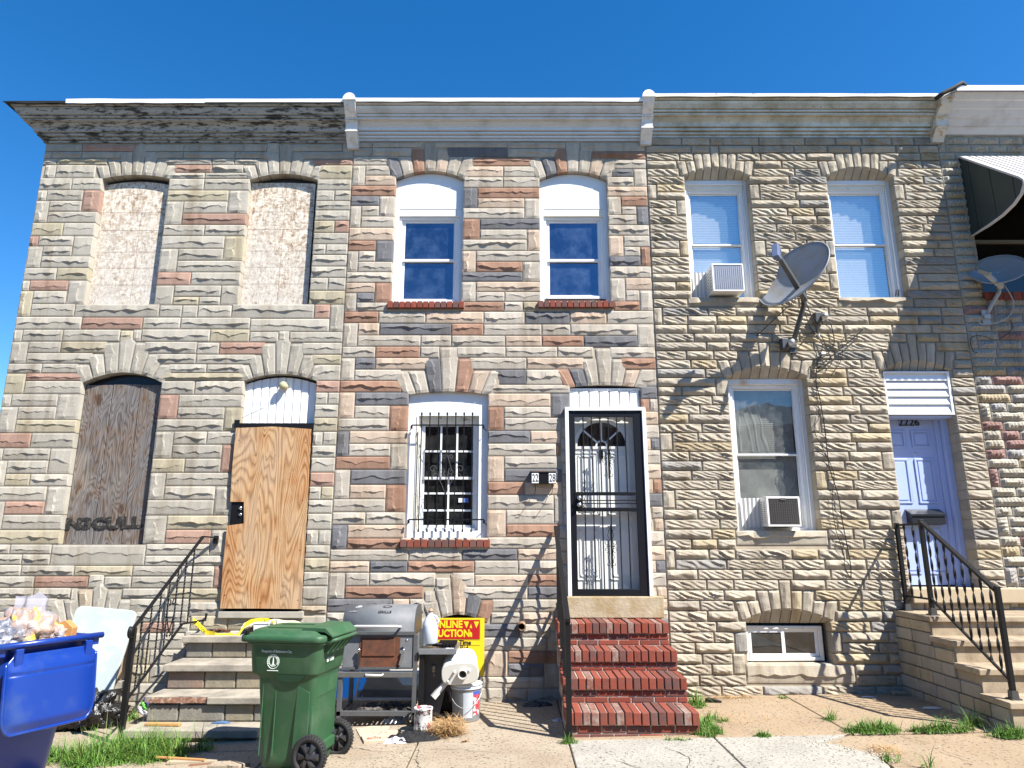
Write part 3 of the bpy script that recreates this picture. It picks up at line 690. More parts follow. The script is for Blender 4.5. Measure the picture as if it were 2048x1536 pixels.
LEFT_ROWS = '''
a 535 588 355g635r1062 1108g1415g1875g2052
b 535 588 500g905
a 592 641 350g400g632g930g1022 1108g1190g1410g1805g2010
b 592 652 80g335 575g985
a 645 690 345g440 440y830 1265g1630g1800g2000
b 645 690 80g240 670r985
a 695 790 345g432 432g738
a 697 750 1335r1630g1872
a 755 800 1320g1575g1892
b 700 800 745y975
a 797 882 310g555g775 1305g1570g1893
b 805 882 705g972
a 888 965 290g362g635
a 888 1050 635r768
a 893 970 1290y1755
a 893 1065 1755g1892
b 890 968 712g842g968
a 970 1048 375g635
a 970 1134 262g372
a 972 1148 1278g1402
a 974 1062 1408g1748
b 972 1040 700g965
a 1055 1135 372g740
a 1068 1150 1402r1880
b 1042 1118 693g955
a 1140 1236 245y487g732
a 1155 1236 1268g1572g1875
b 1122 1212 690y842r950
a 1240 1315 232r298g562
a 1240 1392 562g712
a 1240 1332 1250g1722
a 1240 1425 1722y1870
b 1218 1298 685g948
a 1318 1392 325g562
a 1318 1482 215g322
a 1336 1516 1232g1362
a 1338 1426 1366g1720
b 1302 1380 678g775g942
a 1394 1482 322g705
a 1430 1516 1362g1865
b 1386 1470 672g938
d 140 232 190g437y690
d 172 270 1212r1468g1848
e 130 212 668g930
e 40 126 676g935
d 236 314 175g230r522
d 236 412 522g668
d 274 360 1338g1695
d 274 424 1195g1335 1698g1848
e 216 312 660g792g925
d 316 412 250g515
d 316 512 150y250
d 362 424 1330y1528g1695
e 316 412 655y920
d 416 512 242g575
d 428 518 578g1225g1400g1520g1785
e 422 525 50g685
e 422 528 688r805
e 422 630 808g912
d 516 610 120g630r1098
d 522 606 1098g1388g1922
e 532 630 195g803
d 612 702 105g175g485g925
d 612 702 1025g1088g1615y1918
e 630 710 190g412
e 630 710 495g902
d 705 790 215g470y822
d 705 870 92g212
d 708 796 1110g1514
e 715 803 -42r308 592g895
d 795 872 208g712
d 800 874 1195g1508g1922
e 806 880 -56g232 668y892
d 874 946 70g325g600
d 880 944 1298g1588g1868
e 882 1004 738g890
d 950 1004 200r605
d 950 1104 48y192
d 948 1004 1278y1870
d 1006 1104 195g615
d 1006 1110 1250g1498g1895
e 1006 1092 702r878
d 1108 1202 -22g90g440
d 1108 1302 442g605
d 1112 1206 1368g1890
d 1112 1298 1232r1366
e 1096 1186 694g790g872
d 1204 1302 134g440
d 1204 1402 -50g132
d 1208 1298 1370g1724
d 1208 1392 1726y1862
e 1188 1288 690g868
d 1304 1404 122y600
d 1302 1390 1215g1718
e 1290 1394 690y860
d 1406 1518 -150r240g590
d 1394 1490 1332g1590g1818
d 1394 1598 1198g1328
e 1396 1500 690g752g858
g 180 270 -130g25g382
g 180 378 384g566
g 154 256 1326g1702
g 154 366 1704r1792
h 156 248 684g846
g 272 372 50g372
g 272 468 -140g46
g 258 364 1172y1420g1700
h 250 362 678g842
g 376 468 46y232g548
g 368 466 1270g1778
g 368 572 1142g1266
h 365 470 666r834
g 472 582 -110g352
g 472 686 356g532
g 470 574 1270g1650
g 470 692 1652g1770
h 472 574 662g738y828
g 586 686 30r350
g 586 804 -90g26
g 576 692 1132g1645
h 576 678 656g822
g 690 804 28g482
g 694 908 1108g1278
g 694 802 1280y1790
h 680 800 650g815
g 806 914 -60y478
g 804 912 1272r1616
g 804 1002 1618g1738
h 804 920 640g718g810
g 916 990 -60g80g392
g 922 1080 396g1116
g 916 1000 1120g1618
h 922 1018 636g802
g 992 1072 -60g170g392
g 1002 1076 1116g1720
h 1020 1124 630y798
g 1074 1158 -60g165g572
g 1084 1160 574y1020g1392g1645
g 1084 1250 1645r1708
h 1126 1234 624g792
g 1160 1248 -60g265r680
g 1162 1252 800g1010g1640
h 1236 1384 612g786
g 1250 1328 -60g260g545
g 1254 1334 940g1288y1695
h 1386 1448 605t780
j 70 182 -60g490
j 70 182 1120g1420g1640
j 186 282 -60g545
j 186 280 1120g1400g1620
j 275 368 1215r1500g1640
j 372 508 1155g1590
j 512 640 1150y1292g1600
j 642 800 1140y1290g1460
j 803 962 870g1062g1440
j 965 1050 860g1180g1430
'''
MID_ROWS = '''
b 520 560 992g1132g1512 
b 562 626 992g1132g1435 1702d2166
c 520 560 -118g440g885
c 520 590 1000g1492
c 574 636 445g830
c 594 650 1080r1495
b 628 694 985g1258
b 698 772 1080g1270
b 698 850 985g1076
b 776 852 1078t1305
b 855 930 975r1305
b 933 1004 975d1182
b 933 1087 1190g1300
b 1008 1085 1046g1186
b 1008 1172 972g1044
b 1090 1174 1046g1300
b 1176 1270 962t1298
b 1274 1352 950r1158
b 1274 1435 1160d1290
b 1355 1434 1024g1158
b 1355 1514 950g1022
b 1437 1514 1022g1290
c 638 702 150r652
c 704 784 138t410g665
c 788 866 112g408g682
c 870 946 212r684
c 870 1022 106d212
c 948 1024 215t572
c 952 1108 574g686
c 1026 1104 104g572
c 1108 1186 230d686
c 1106 1264 104r230
c 1188 1264 232g592
c 1190 1350 592t690
c 1266 1350 100g590
c 1354 1434 200g690
c 1354 1514 98t200
c 1436 1514 200r560
c 1436 1588 562g690
f 174 244 98d556
f 246 322 200t692
f 246 398 96g200
f 324 396 200g420g692
f 400 476 98r416g560y688
c 652 722 1250g1500
c 725 785 1238d1408
c 725 858 1410g1508
c 784 858 1214g1410
c 860 934 1216t1514
c 936 1010 1312r1520
c 936 1074 1220g1310
c 1012 1076 1318g1432
c 1012 1152 1434d1524
c 1078 1154 1228g1432
c 1156 1234 1228g1532
c 1236 1320 1332g1534
c 1236 1390 1232t1330
c 1322 1394 1336g1462
c 1322 1470 1464r1538
c 1396 1470 1238d1462
c 1472 1560 1238g1544
f 216 308 1345t1552
f 216 394 1242g1344
f 310 394 1348g1456
f 312 466 1458g1556
f 396 466 1260r1456
e 174 252 930g1282
e 254 330 930t1152
e 254 402 1154r1282
e 332 404 1010d1150
e 332 470 928g1010
e 406 472 1010g1252
e 400 474 1822r2140
e 474 560 912r1180g1542t1985
f 474 572 262g574
f 472 572 574d920t1202g1560
e 562 742 902g1018
e 562 654 1020t1186
e 572 656 1188d1738r1980
f 572 660 262g704g926g1440
f 566 748 1442g1568
e 656 742 1020g1504g1738g1976
f 660 742 12g424t706r1028d1438
e 742 830 902g1156r1500g1648
f 744 826 50g428g824g1102
f 750 830 1226g1572
e 832 1004 888g996
e 828 918 998d1156t1568
f 828 918 148g588t1028
f 832 918 1308r1582
e 920 1004 998g1352
f 920 1034 348d584g868
f 918 1046 1480g1590
e 1006 1092 880r1356
f 1036 1102 330g912
f 1048 1142 1448d1592
e 1094 1294 870t996
e 1094 1194 998d1412
f 1102 1204 300t774
f 1102 1288 776d918
f 1144 1240 1448r1532g1592
e 1196 1292 998g1264
e 1196 1388 1266r1412
f 1204 1386 300r414
f 1204 1288 416g772
f 1240 1344 1512t1604
e 1292 1390 870g1262
f 1288 1386 416g856
f 1344 1444 1512g1606
e 1392 1590 856d950
e 1390 1488 952t1405
f 1388 1486 298d616t850
f 1446 1536 1520t1542d1610
h 144 240 952g1272
h 144 342 1272g1400
i 142 240 296g816r850
h 240 342 846r1268
i 236 436 292t414
i 240 336 416g824
i 192 300 1520g1618
i 300 414 1526t1622
h 342 568 836g964
h 342 460 966d1396
i 338 436 418d858
i 436 536 296r572t860
i 414 524 1535t1560r1628
h 458 568 950t1236
h 458 666 1236r1385
i 536 650 292g798
i 536 760 800g866
i 524 626 1542d1638
h 566 670 822g1232
h 668 766 818g1080g1375
i 646 860 288t430
i 652 762 430g798
i 626 716 1548g1644
h 764 956 808d938
h 764 870 940t1375
i 762 860 432r840
i 716 814 1568t1648
h 868 954 938r1350
i 860 950 294g838
i 814 928 1552g1650
h 952 1044 802g1412g1820d2242
i 950 1044 520t838
i 928 1040 1558t1656
h 1044 1132 802t1110d1402r1914
i 1034 1148 188g524g838
i 1040 1132 1560t1582d1660
h 1132 1330 792g920
h 1132 1236 1110g1618
h 1132 1236 925g1108
i 1148 1240 188t602r838
h 1132 1240 1745g1918
i 1132 1240 1566g1668
h 1236 1334 922r1525
i 1240 1336 100g596d835
i 1238 1336 1590t1672
i 1330 1420 1600t1678
h 1334 1438 786d1285t1415g1530
i 1338 1436 322g828
i 1420 1500 1600g1680
h 1438 1535 780g930t1240g1500
i 1436 1524 312g555t808
k 762 842 43d245g432
k 844 924 43g415
k 926 1086 43t168
k 924 1002 170r500
k 1002 1084 172d395
k 1002 1154 395g520
k 1084 1156 48g392
k 1156 1262 -10g168t290g520
'''
HL.rects = relax([r for r in parse_rows(LEFT_ROWS) if r[1] > XA + .05 and r[0] < XB - .04], XA, XB, HL.ops)
for r in HL.rects: r[0] = max(r[0], XA); r[1] = min(r[1], XB)
HM.rects = relax([r for r in parse_rows(MID_ROWS) if r[1] > XB + .05 and r[0] < XC - .04], XB, XC, HM.ops)
for r in HM.rects: r[0] = max(r[0], XB); r[1] = min(r[1], XC)
HL.fill(-.32, .88, .15, .3, .62, 'ggggyr', seed=3); HM.fill(-.12, .86, .145, .25, .55, 'gggtdr', seed=4)
HL.fill(.88, 6.85, .155, .2, .5, 'ggy', seed=13); HM.fill(.86, 6.86, .148, .2, .5, 'ggt', seed=14)
HR.rects += [[R3['x0'] - .03, R3['x1'] + .07, R3['z0'] - .16, R3['z0'], 'G'], [R1['x0'] - .05, R1['x1'] + .02, R1['z0'] - .12, R1['z0'], 'G'], [R2['x0'] - .03, R2['x1'] + .04, R2['z0'] - .125, R2['z0'], 'G'],
             [R5['x0'] - .03, R5['x1'] + .22, R5['z0'] - .20, R5['z0'], 'G']]
HR.fill(HR_top - 61 * RP, HR_top, RP, .28, .66, 'gggggggggggttyyd', tall=.35, seed=21)
HF.fill(HR_top - 60 * .113 - .06, 6.93, .113, .2, .42, 'ggggggyyddr', tall=.35, seed=33)
for h, sd in ((HL, 1), (HM, 2), (HR, 3), (HF, 4)):
    h.rects = [r for r in h.rects if not (r[2] > h.ztop - .1)]
    h.make(sd)

# brick sills of the middle house
def brick_sill(o, h=.085, n=13, ext=.03):
    x0, x1 = o['x0'] - ext, o['x1'] + ext; w = (x1 - x0) / n
    MB().box(x0, x1, -.02, .14, o['z0'] - h + .004, o['z0'] - .006).build('sill_mortar', MORTAR, HM.root)
    for k in range(n):
        MB().box(x0 + k * w + .005, x0 + (k + 1) * w - .005, -.055 - random.uniform(0, .004), .1, o['z0'] - h, o['z0'] - random.uniform(0, .004)).build('sill_brick', random.choice(BRICKM[:2]), HM.root, own=True, bevel=.003)
for o in (M1, M2, M3): brick_sill(o)

# ---------------------------------------------------------------- cornices
PJ = .315
CREAM = mat('cornice_aluminium', (.62, .62, .61), .30, metal=.2, var=.03, c2=(.38, .36, .32), mixs=3, thr=.66, spec=.5)
OLDC = mat('cornice_peeling', (.34, .34, .32), .75, var=.1, vs=8, c2=(.045, .042, .036), mixs=7.5, thr=.56, soft=.05, speck=((.03, .028, .024), 24, .60), stretch=(.55, 2.2, 2.2))
YELC = mat('cornice_stained', (.56, .55, .49), .36, metal=.25, var=.06, vs=4, c2=(.30, .27, .18), mixs=4.5, thr=.56, soft=.16, speck=((.10, .07, .04), 60, .66))
def zt_(py, Y=-PJ): return at(1024, py, Y).z
c = cornice(HL.root, XA, XB - .06, zt_(207), at(0, 287).z, PJ, OLDC, left_return=True)
c2_ = cornice(HM.root, XB + .06, XC - .07, zt_(204), at(0, 283.5).z, PJ, CREAM, segs=1)
c3 = cornice(HR.root, XC + .07, XD - .10, zt_(194), at(0, 277).z, PJ, YELC, segs=1)
lap = []
for k in range(5): lap += [(1.0 - k * .19 - (.02 if k else 0), k / 5 + .001), (1.0 - (k + 1) * .19 + .03, (k + 1) / 5 - .012), (1.0 - (k + 1) * .19 + .0, (k + 1) / 5)]
c4 = cornice(HF.root, XD + .06, XE, zt_(183, -.40), at(0, 272).z, .40, CREAM, prof=[(1, 0)] + lap + [(0, 1)])
# metal edge strips on top of the cornices
def edge_strip(h, x0, x1, zt, hh, m, wav=0, seed=0, y0=-PJ - .03, name='roof_edge'):
    rnd = random.Random(seed); n = max(2, int((x1 - x0) / .06)); mb = MB(); vs = []
    for i in range(n + 1):
        x = x0 + (x1 - x0) * i / n; a = wav * noise.noise(Vector((x * 3, seed, 0))); b = wav * .8 * noise.noise(Vector((x * 1.4, seed + 4, 0)))
        vs += [(x, y0, zt - .012 + a), (x, y0 - .004, zt + hh + b), (x, .1, zt + hh + .004 + b)]
    mb.add(vs, [(3 * i + k, 3 * i + 3 + k, 3 * i + 4 + k, 3 * i + 1 + k) for i in range(n) for k in (0, 1)])
    return mb.build(name, m, h.root, fix=False)
FLASH = mat('flashing_white', (.78, .79, .80), .4, var=.03); RUSTW = mat('flashing_rusty', (.74, .70, .62), .5, var=.08, vs=10, c2=(.35, .14, .05), mixs=12, thr=.63, soft=.05)
TAR = mat('tar_edge', (.02, .02, .02), .8)
xk = at(150, 205, -PJ).x; xm = at(412, 205, -PJ).x
edge_strip(HL, XA - PJ - .08, xk - .1, zt_(207), .015, TAR, .02, 5, name='torn_felt')
edge_strip(HL, xk - .1, xm, zt_(207), .045, FLASH, .012, 2)
edge_strip(HL, xm, XB - .05, zt_(207) + .012, .035, FLASH, .002, 3)
edge_strip(HM, XB + .06, XC - .07, zt_(204), .038, FLASH, .006, 6)
edge_strip(HR, XC + .07, XD - .12, zt_(194), .03, RUSTW, .006, 7)
edge_strip(HF, XD + .06, XE, zt_(183, -.40), .06, FLASH, .0, 8, y0=-.44)
bracket(HM.root, XB, .145, zt_(205), at(0, 301).z, PJ, mat('bracket_white', (.66, .66, .65), .5, var=.05, c2=(.4, .38, .35), mixs=12, thr=.64))
bracket(HM.root, XC, .145, zt_(199), at(0, 294).z, PJ, MATS['bracket_white'])
bracket(HR.root, XD - .02, .15, zt_(200), at(0, 289).z, PJ, mat('bracket_rusty', (.58, .56, .50), .55, var=.08, c2=(.40, .24, .08), mixs=9, thr=.58, soft=.06))
TF = MB(); a = at(1886, 190, -.42); b_ = at(1922, 168, -.42)
TF.tube([(a.x - .1, -.42, a.z - .05), (a.x, -.44, a.z + .02), (a.x + .1, -.44, a.z + .07), (b_.x, -.44, b_.z + .0), (b_.x + .05, -.42, b_.z - .03)], .03, 5); TF.build('torn_felt', TAR, HR.root)
# ================================================================= windows, boards and doors of the houses
GL_BLUE = glass_mat('pane_sky_mirror', (.006, .010, .02), refl=.16, tint=(.62, .74, 1.0), wob=.5, dirt_cloud=.22, dirt_cloud_c=(.22, .32, .50))  # pale blue mottle is cloud reflection painted into the glass
GL_DARK = glass_mat('pane_dark', (.008, .009, .010), refl=.03, see=.25, wob=.25, dirt_cloud=.10)
GL_PALE = glass_mat('pane_pale', (.17, .25, .30), refl=.30, tint=(.95, 1.0, 1.0), see=.66, wob=.3)  # pale blue diffuse colour paints reflected sky haze into the panes
GL_DUST = glass_mat('pane_dusty', (.03, .035, .035), refl=.07, see=.60, wob=.3, dirt_cloud=.35, dirt_cloud_c=(.33, .35, .33))
GL_STORM = glass_mat('storm_glass', (.02, .03, .035), refl=.0, see=.97, wob=.6, dirt_cloud=.05)
BLIND = mat('blind_slats', (.82, .84, .85), .6, var=.02); BLIND_G = mat('blind_grey', (.46, .49, .46), .6, var=.06)

def arch_poly(o, zb, inset=0.0, drop=0.0, n=14):
    x0, x1 = o['x0'] + inset, o['x1'] - inset
    top = []
    for i in range(n + 1):
        x = x1 + (x0 - x1) * i / n; t = (x - (o['x0'] + o['x1']) / 2) / ((o['x1'] - o['x0']) / 2)
        top.append((x, o['zs'] + (o['zc'] - o['zs']) * (1 - min(1, t * t)) - drop))
    return [(x0, zb), (x1, zb)] + top
# --- left house: boarded windows
OSB = wood_mat('osb_board', 'osb'); PLY = wood_mat('plywood', 'ply'); PLANK = wood_mat('weathered_plank', 'plank')
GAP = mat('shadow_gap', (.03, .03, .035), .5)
for o, dx, top_sq in ((L1, .035, False), (L2, .05, True)):
    xr = o['x1'] - dx
    poly = [p for p in arch_poly(o, o['z0'] + .012, .008, .06)] if not top_sq else [(o['x0'] + .008, o['z0'] + .012), (xr, o['z0'] + .012), (xr - .003, o['zs'] - .012), (o['x0'] + .45, o['zs'] + .003), (o['x0'] + .008, o['zs'] - .004)]
    poly = [(min(x, xr), z) for x, z in poly]
    b = MB().prism(poly, 'y', .07, .084).build('window_board', OSB, HL.root, label='pale strand board closing the window')
    MB().prism(arch_poly(o, o['z0']), 'y', .12, .14).build('window_backing', GAP, b)
    x, dz = o['x0'] + (.60 if top_sq is False else .52) * (o['x1'] - o['x0']), 0
    ln = MB()
    for zz in (.30, .53, .75, 1.05, 1.30): ln.box(o['x0'] + .01, xr - .004, .0690, .0702, o['z0'] + zz - .0016, o['z0'] + zz + .0016)
    ln.box(x - .0016, x + .0016, .0690, .0702, o['z0'] + .02, o['zs'] - .05)
    ln.build('printed_lines', mat('print_brown', (.22, .13, .08), .9), b)
# planks
z0, z1 = L3['z0'] + .005, at(0, 768).z
b = MB().prism(arch_poly(L3, L3['z0']), 'y', .115, .13).build('window_backing', mat('dark_gloss', (.012, .014, .02), .25), HL.root)
xs = [L3['x0'] + .01, at(205, 930, .06).x, at(262, 930, .06).x, L3['x1'] - .012]
for k in range(3):
    MB().box(xs[k] + .004, xs[k + 1] - .004, .055 + .006 * (k == 1), .10, z0, z1 + (.012 if k == 1 else 0)).build('window_plank', PLANK, HL.root, bevel=.003)
SOOT = mat('marker_black', (.02, .019, .018), .9, c2=(.12, .10, .085), mixs=26, thr=.60, soft=.06)
p = at(130, 1058, .05)
text('marker_letters', 'N3CULL', .17, front(p.x, .0475, p.z, Matrix.Rotation(R(1.5), 4, 'Z')), SOOT, HL.root, sx=1.42, bold=.010)
# door: white fluted transom, black frame, plywood sheet with a lock cut-out
def fluted(parent, o, zb, y, pitch, m, name='transom_panel', square=None, gap=.012):
    x0, x1 = o['x0'] + .006, o['x1'] - .006; n = round((x1 - x0) / pitch); w = (x1 - x0) / n; bk = None
    for k in range(n):
        a, b = x0 + k * w, x0 + (k + 1) * w - gap * .35
        def zt(x):
            if square is not None: return square
            t = (x - (o['x0'] + o['x1']) / 2) / ((o['x1'] - o['x0']) / 2); return o['zs'] + (o['zc'] - o['zs']) * (1 - min(1, t * t)) - .03
        mb = MB(); za, zc = zt(a), zt(b); c = b - w * .22
        # a flat face with a bevelled return on its right side
        pts = [(a, y), (c, y - .006), (b, y + .016)]
        vs = [(px_, py_, zb) for px_, py_ in pts] + [(px_, py_, zt(px_)) for px_, py_ in pts]
        vs += [(a, y + .03, zb), (b, y + .03, zb), (a, y + .03, za), (b, y + .03, zc)]
        mb.add(vs, [(0, 1, 4, 3), (1, 2, 5, 4), (0, 3, 8, 6), (2, 7, 9, 5), (3, 4, 5, 9, 8), (0, 6, 7, 2, 1)])
        mb.build(name, m, parent)
fluted(HL.root, L4, at(0, 845).z, .07, .098, WHITE_CLEAN, 'transom_slat')
MB().prism(arch_poly(L4, at(0, 846).z), 'y', .105, .12).build('transom_backing', GAP, HL.root)
zb = at(0, 846).z
k = MB(); k.box(L4['x0'] - .0, L4['x1'] - .01, -.02, .10, zb - .075, zb - .005); k.box(L4['x0'] + .0, L4['x0'] + .07, -.015, .1, L4['z0'] + .05, zb - .07); k.box(L4['x1'] - .075, L4['x1'] - .005, -.02, .10, L4['z0'] + .05, zb - .07)
k.box(L4['x0'] - .05, L4['x0'] + .01, -.05, -.035, zb - .06, zb + .03)
k.build('door_frame', BLACK, HL.root)
MB().box(L4['x0'], L4['x1'], .13, .15, L4['z0'], zb).build('door_leaf', GAP, HL.root)
Yb = -.062
pp = [(472, 856), (545, 853), (622, 858), (615, 1000), (608, 1110), (602, 1218), (520, 1217), (440, 1217), (446, 1130), (454, 1051), (487.5, 1047), (487.8, 1003.6), (460.4, 1003.6), (464, 940)]
q = [(at(a, b_, Yb).x, at(a, b_, Yb).z) for a, b_ in pp]
pb = MB().prism(q, 'y', Yb, Yb + .016).build('door_board', PLY, HL.root, label='grained plywood sheet with a square cut for the lock')
nl = MB()
for a, b_ in ((478, 880), (475, 960), (458, 1090), (450, 1190), (530, 870), (612, 885), (606, 1000), (600, 1100), (596, 1200), (520, 1205)):
    v = at(a, b_, Yb); nl.lathe([(0, 0), (.006, 0), (.006, .004)], (v.x, Yb - .003, v.z), 6, 'y')
nl.build('nail_heads', mat('nail_dark', (.05, .04, .035), .6), pb)
a, c = at(464, 1003, -.04), at(490, 1048, -.04)
lk = MB().box(a.x, c.x, -.045, -.03, c.z, a.z).build('lock_plate', BLACKP, HL.root)
for yy in (1016, 1029):
    v = at(481, yy, -.05); MB().lathe([(0, -.02), (.014, -.018), (.02, -.008), (.022, 0)], (v.x, -.045, v.z), 16, 'y').build('lock_knob', STEEL, lk)
v = at(569, 773, .05); g = MB(); g.ball((v.x, -.0, v.z), .052, n=10, sq=(1, .8, 1)); g.lathe([(.03, 0), (.045, .02), (.045, .09)], (v.x, 0, v.z), 16, 'y')
g.build('porch_light', mat('frosted_lamp', (.42, .38, .22), .35, var=.05), HL.root)
MB().box(L4['x0'] - .03, L4['x1'] + .03, -.06, .12, L4['z0'] - .05, L4['z0'] + .02).build('door_sill', mat('sill_concrete', (.33, .31, .26), .9, var=.1, vs=10, bump=.002, bs=70), HL.root, bevel=.006)
BW = wood_mat('board_light', 'ply') ; BLW = mat('board_bleached', (.50, .38, .25), .85, var=.12, vs=6, c2=(.28, .16, .09), mixs=5, thr=.60, stretch=(9, 1, 1.2))
bb = MB().prism(arch_poly(L5, L5['z0'] + .01, .01, .01), 'y', .05, .07).build('basement_board', BLW, HL.root)
v = at(246, 1310, .05)
kn = MB()
for a, b_, r in ((228, 1313, .022), (247, 1311, .022), (236, 1309, .008), (241, 1308, .008)):
    w = at(a, b_, .05); kn.lathe([(0, -.002), (r * .5, -.0025), (r, .0005)], (w.x, .05, w.z), 12, 'y')
kn.build('board_knots', mat('knot_brown', (.16, .07, .035), .8), bb)
MB().box(L5['x0'] - .03, L5['x1'] + .03, -.045, .1, L5['z0'] - .09, L5['z0'] + .005).build('basement_sill', S['left']['g'], HL.root, bevel=.006)

# --- middle house
for o, grime in ((M1, False), (M2, True)):
    zb = at(0, 414).z; zt2 = at(0, 425, .03).z
    MB().prism(arch_poly(o, zb, .004, .004), 'y', .065, .13).build('window_head_panel', WHITE, HM.root, bevel=.003)
    MB().box(o['x0'] + .05, o['x1'] - .05, .07, .2, zt2 - .03, zb - .001).build('window_head_soffit', WHITE_OLD if grime else WHITE, HM.root)
    cs = MB(); cs.box(o['x0'] + .004, o['x0'] + .055, .06, .2, o['z0'], zb - .002); cs.box(o['x1'] - .055, o['x1'] - .004, .06, .2, o['z0'], zb - .002)
    cs.box(o['x0'] + .055, o['x1'] - .055, .055, .2, o['z0'], o['z0'] + .03)
    cs.build('window_casing', WHITE, HM.root, bevel=.003)
    zlow = o['z0'] + (.03 if not grime else .075)
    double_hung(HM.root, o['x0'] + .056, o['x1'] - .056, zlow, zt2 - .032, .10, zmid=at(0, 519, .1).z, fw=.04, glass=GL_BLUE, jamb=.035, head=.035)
    if grime:
        r = MB()
        for k_ in range(3): r.box(o['x0'] + .03, o['x1'] - .03, .045 + .02 * k_, .12, o['z0'] + .022 * k_ + .004, o['z0'] + .022 * k_ + .02)
        r.build('rotten_sill_boards', mat('rotten_wood', (.05, .038, .03), .9, var=.15, vs=20, c2=(.42, .40, .36), mixs=9, thr=.63, soft=.04, bump=.003), HM.root)
# lower window with bars
o = M3; za, zb_ = at(0, 832, .06), at(0, 1058, .06)
xi0, xi1 = at(833, 940, .06).x, at(957, 940, .06).x
f = MB(); f.box(o['x0'] + .004, xi0, .05, .11, o['z0'] + .003, o['zs'] + .05); f.box(xi1, o['x1'] - .004, .05, .11, o['z0'] + .003, o['zs'] + .05)
f.box(xi0 + .0005, xi1 - .0005, .05, .11, za.z, o['zs'] + .05); f.box(xi0 + .0005, xi1 - .0005, .05, .11, o['z0'] + .003, zb_.z - .02)
f.build('window_surround', WHITE_OLD if False else WHITE, HM.root, bevel=.002)
cs = MB(); cs.box(xi0 - .012, xi0 + .012, .042, .2, zb_.z - .02, za.z); cs.box(xi0 + .012, xi1, .09, .2, za.z - .05, za.z - .001)
cs.build('peeling_stop', mat('peeling_paint', (.72, .68, .55), .7, var=.05, c2=(.30, .22, .14), mixs=16, thr=.60, soft=.04), HM.root)
W3 = double_hung(HM.root, xi0 + .013, xi1 - .005, zb_.z - .02, za.z - .05, .12, zmid=at(0, 956, .15).z, fw=.035, glass=GL_DARK, muntU=(3, 2), muntL=(2, 3), jamb=.03, head=.03)
MB().box(xi0 + .09, xi0 + .36, .26, .34, at(0, 953, .2).z, at(0, 944, .2).z + .02).build('inside_sill_clutter', mat('clutter_pale', (.42, .42, .40), .8, var=.2, vs=30), W3)
MB().ball((xi1 - .12, .30, at(0, 950, .2).z + .06), .07, amp=.3, sq=(1, .6, .9)).build('inside_cushion', mat('cushion_grey', (.45, .50, .52), .9), W3)
v = at(917, 998, .17); s_ = MB().box(v.x, v.x + .045, .171, .174, v.z - .04, v.z + .01).build('alarm_sticker', WHITE_CLEAN, W3)
MB().box(v.x + .047, v.x + .12, .171, .174, v.z - .04, v.z + .01).build('alarm_sticker', mat('sticker_blue', (.10, .16, .40), .4), W3)
text('sticker_print', 'abc', .032, front(v.x + .055, .1695, v.z - .026), WHITE_CLEAN, W3, sx=1)if False else None
gr = thing('window_grille', 'black iron bar grille with scrolls over the lower middle window', 'window grille', (at(895, 1040, -.07).x, -.07, at(895, 1060, -.07).z))
Yg = -.07; xt = [843.7, 860.4, 877.7, 894.8, 911.9, 928.5, 945.2]
for a in xt:
    X = at(a, 825, Yg).x; zt_0, zb_0 = at(a, 825, Yg).z, at(a, 1064, Yg).z
    b_ = MB(); b_.box(X - .006, X + .006, Yg - .006, Yg + .006, zb_0, zt_0)
    for zz, h_ in ((zt_0, -.03), (zb_0, .03)): b_.box(X - .010, X + .010, Yg - .010, Yg + .010, zz, zz + h_)
    b_.build('bar', BLACK, gr)
for (yy, xa, xb) in ((850, 823, 967), (1039, 817, 968)):
    a, b_ = at(xa, yy, Yg), at(xb, yy, Yg)
    r = MB(); r.box(a.x, b_.x, Yg + .006, Yg + .013, a.z - .008, a.z + .008)
    for X, s1 in ((a.x, -1), (b_.x, 1)):
        r.tube([(X, Yg + .01, a.z), (X + .0, Yg + .01, a.z - .03), (X + s1 * .03, .0, a.z - .06)], .006, 5); r.box(X - .012, X + .012, Yg - .002, Yg + .018, a.z - .045, a.z - .005)
    r.build('cross_bar', BLACK, gr)
def spiral(mb, c, r0, a0, turns, d=1, r=.003, n=26, y=None, end=.25, flat=None):
    pts = []
    for i in range(n + 1):
        t = i / n; w = a0 + d * turns * 2 * math.pi * t; q = r0 * (1 - (1 - end) * t)
        pts.append((c[0] + q * math.cos(w), y, c[1] + q * math.sin(w)))
    mb.tube(pts, r, 4, False, flat)
    return pts
gs = MB(); yg = Yg - .012
c0 = at(893, 948, yg)
for dx, dz, r_, a0, tn, d in ((-.16, .06, .045, R(0), 1.1, 1), (-.12, -.03, .042, R(180), 1.1, -1), (-.055, .03, .04, R(90), 1.2, -1), (.055, .03, .04, R(90), 1.2, 1), (-.05, -.02, .035, R(270), 1.2, 1), (.04, -.02, .035, R(270), 1.2, -1), (.16, .06, .045, R(180), 1.1, -1), (.13, -.03, .042, R(0), 1.1, 1), (-.03, .20, .03, R(0), 1.1, 1), (.05, .20, .03, R(180), 1.1, -1)):
    spiral(gs, (c0.x + dx, c0.z + dz), r_, a0, tn, d, .003, y=yg)
gs.tube([(c0.x - .0, yg, c0.z + .24), (c0.x + .06, yg, c0.z + .05)], .003, 4); gs.tube([(c0.x - .09, yg, c0.z - .04), (c0.x - .01, yg, c0.z - .22)], .003, 4); gs.tube([(c0.x + .08, yg, c0.z - .04), (c0.x + .0, yg, c0.z - .22)], .003, 4)
gs.build('scroll_ornament', mat('dull_iron', (.10, .10, .11), .5), gr)

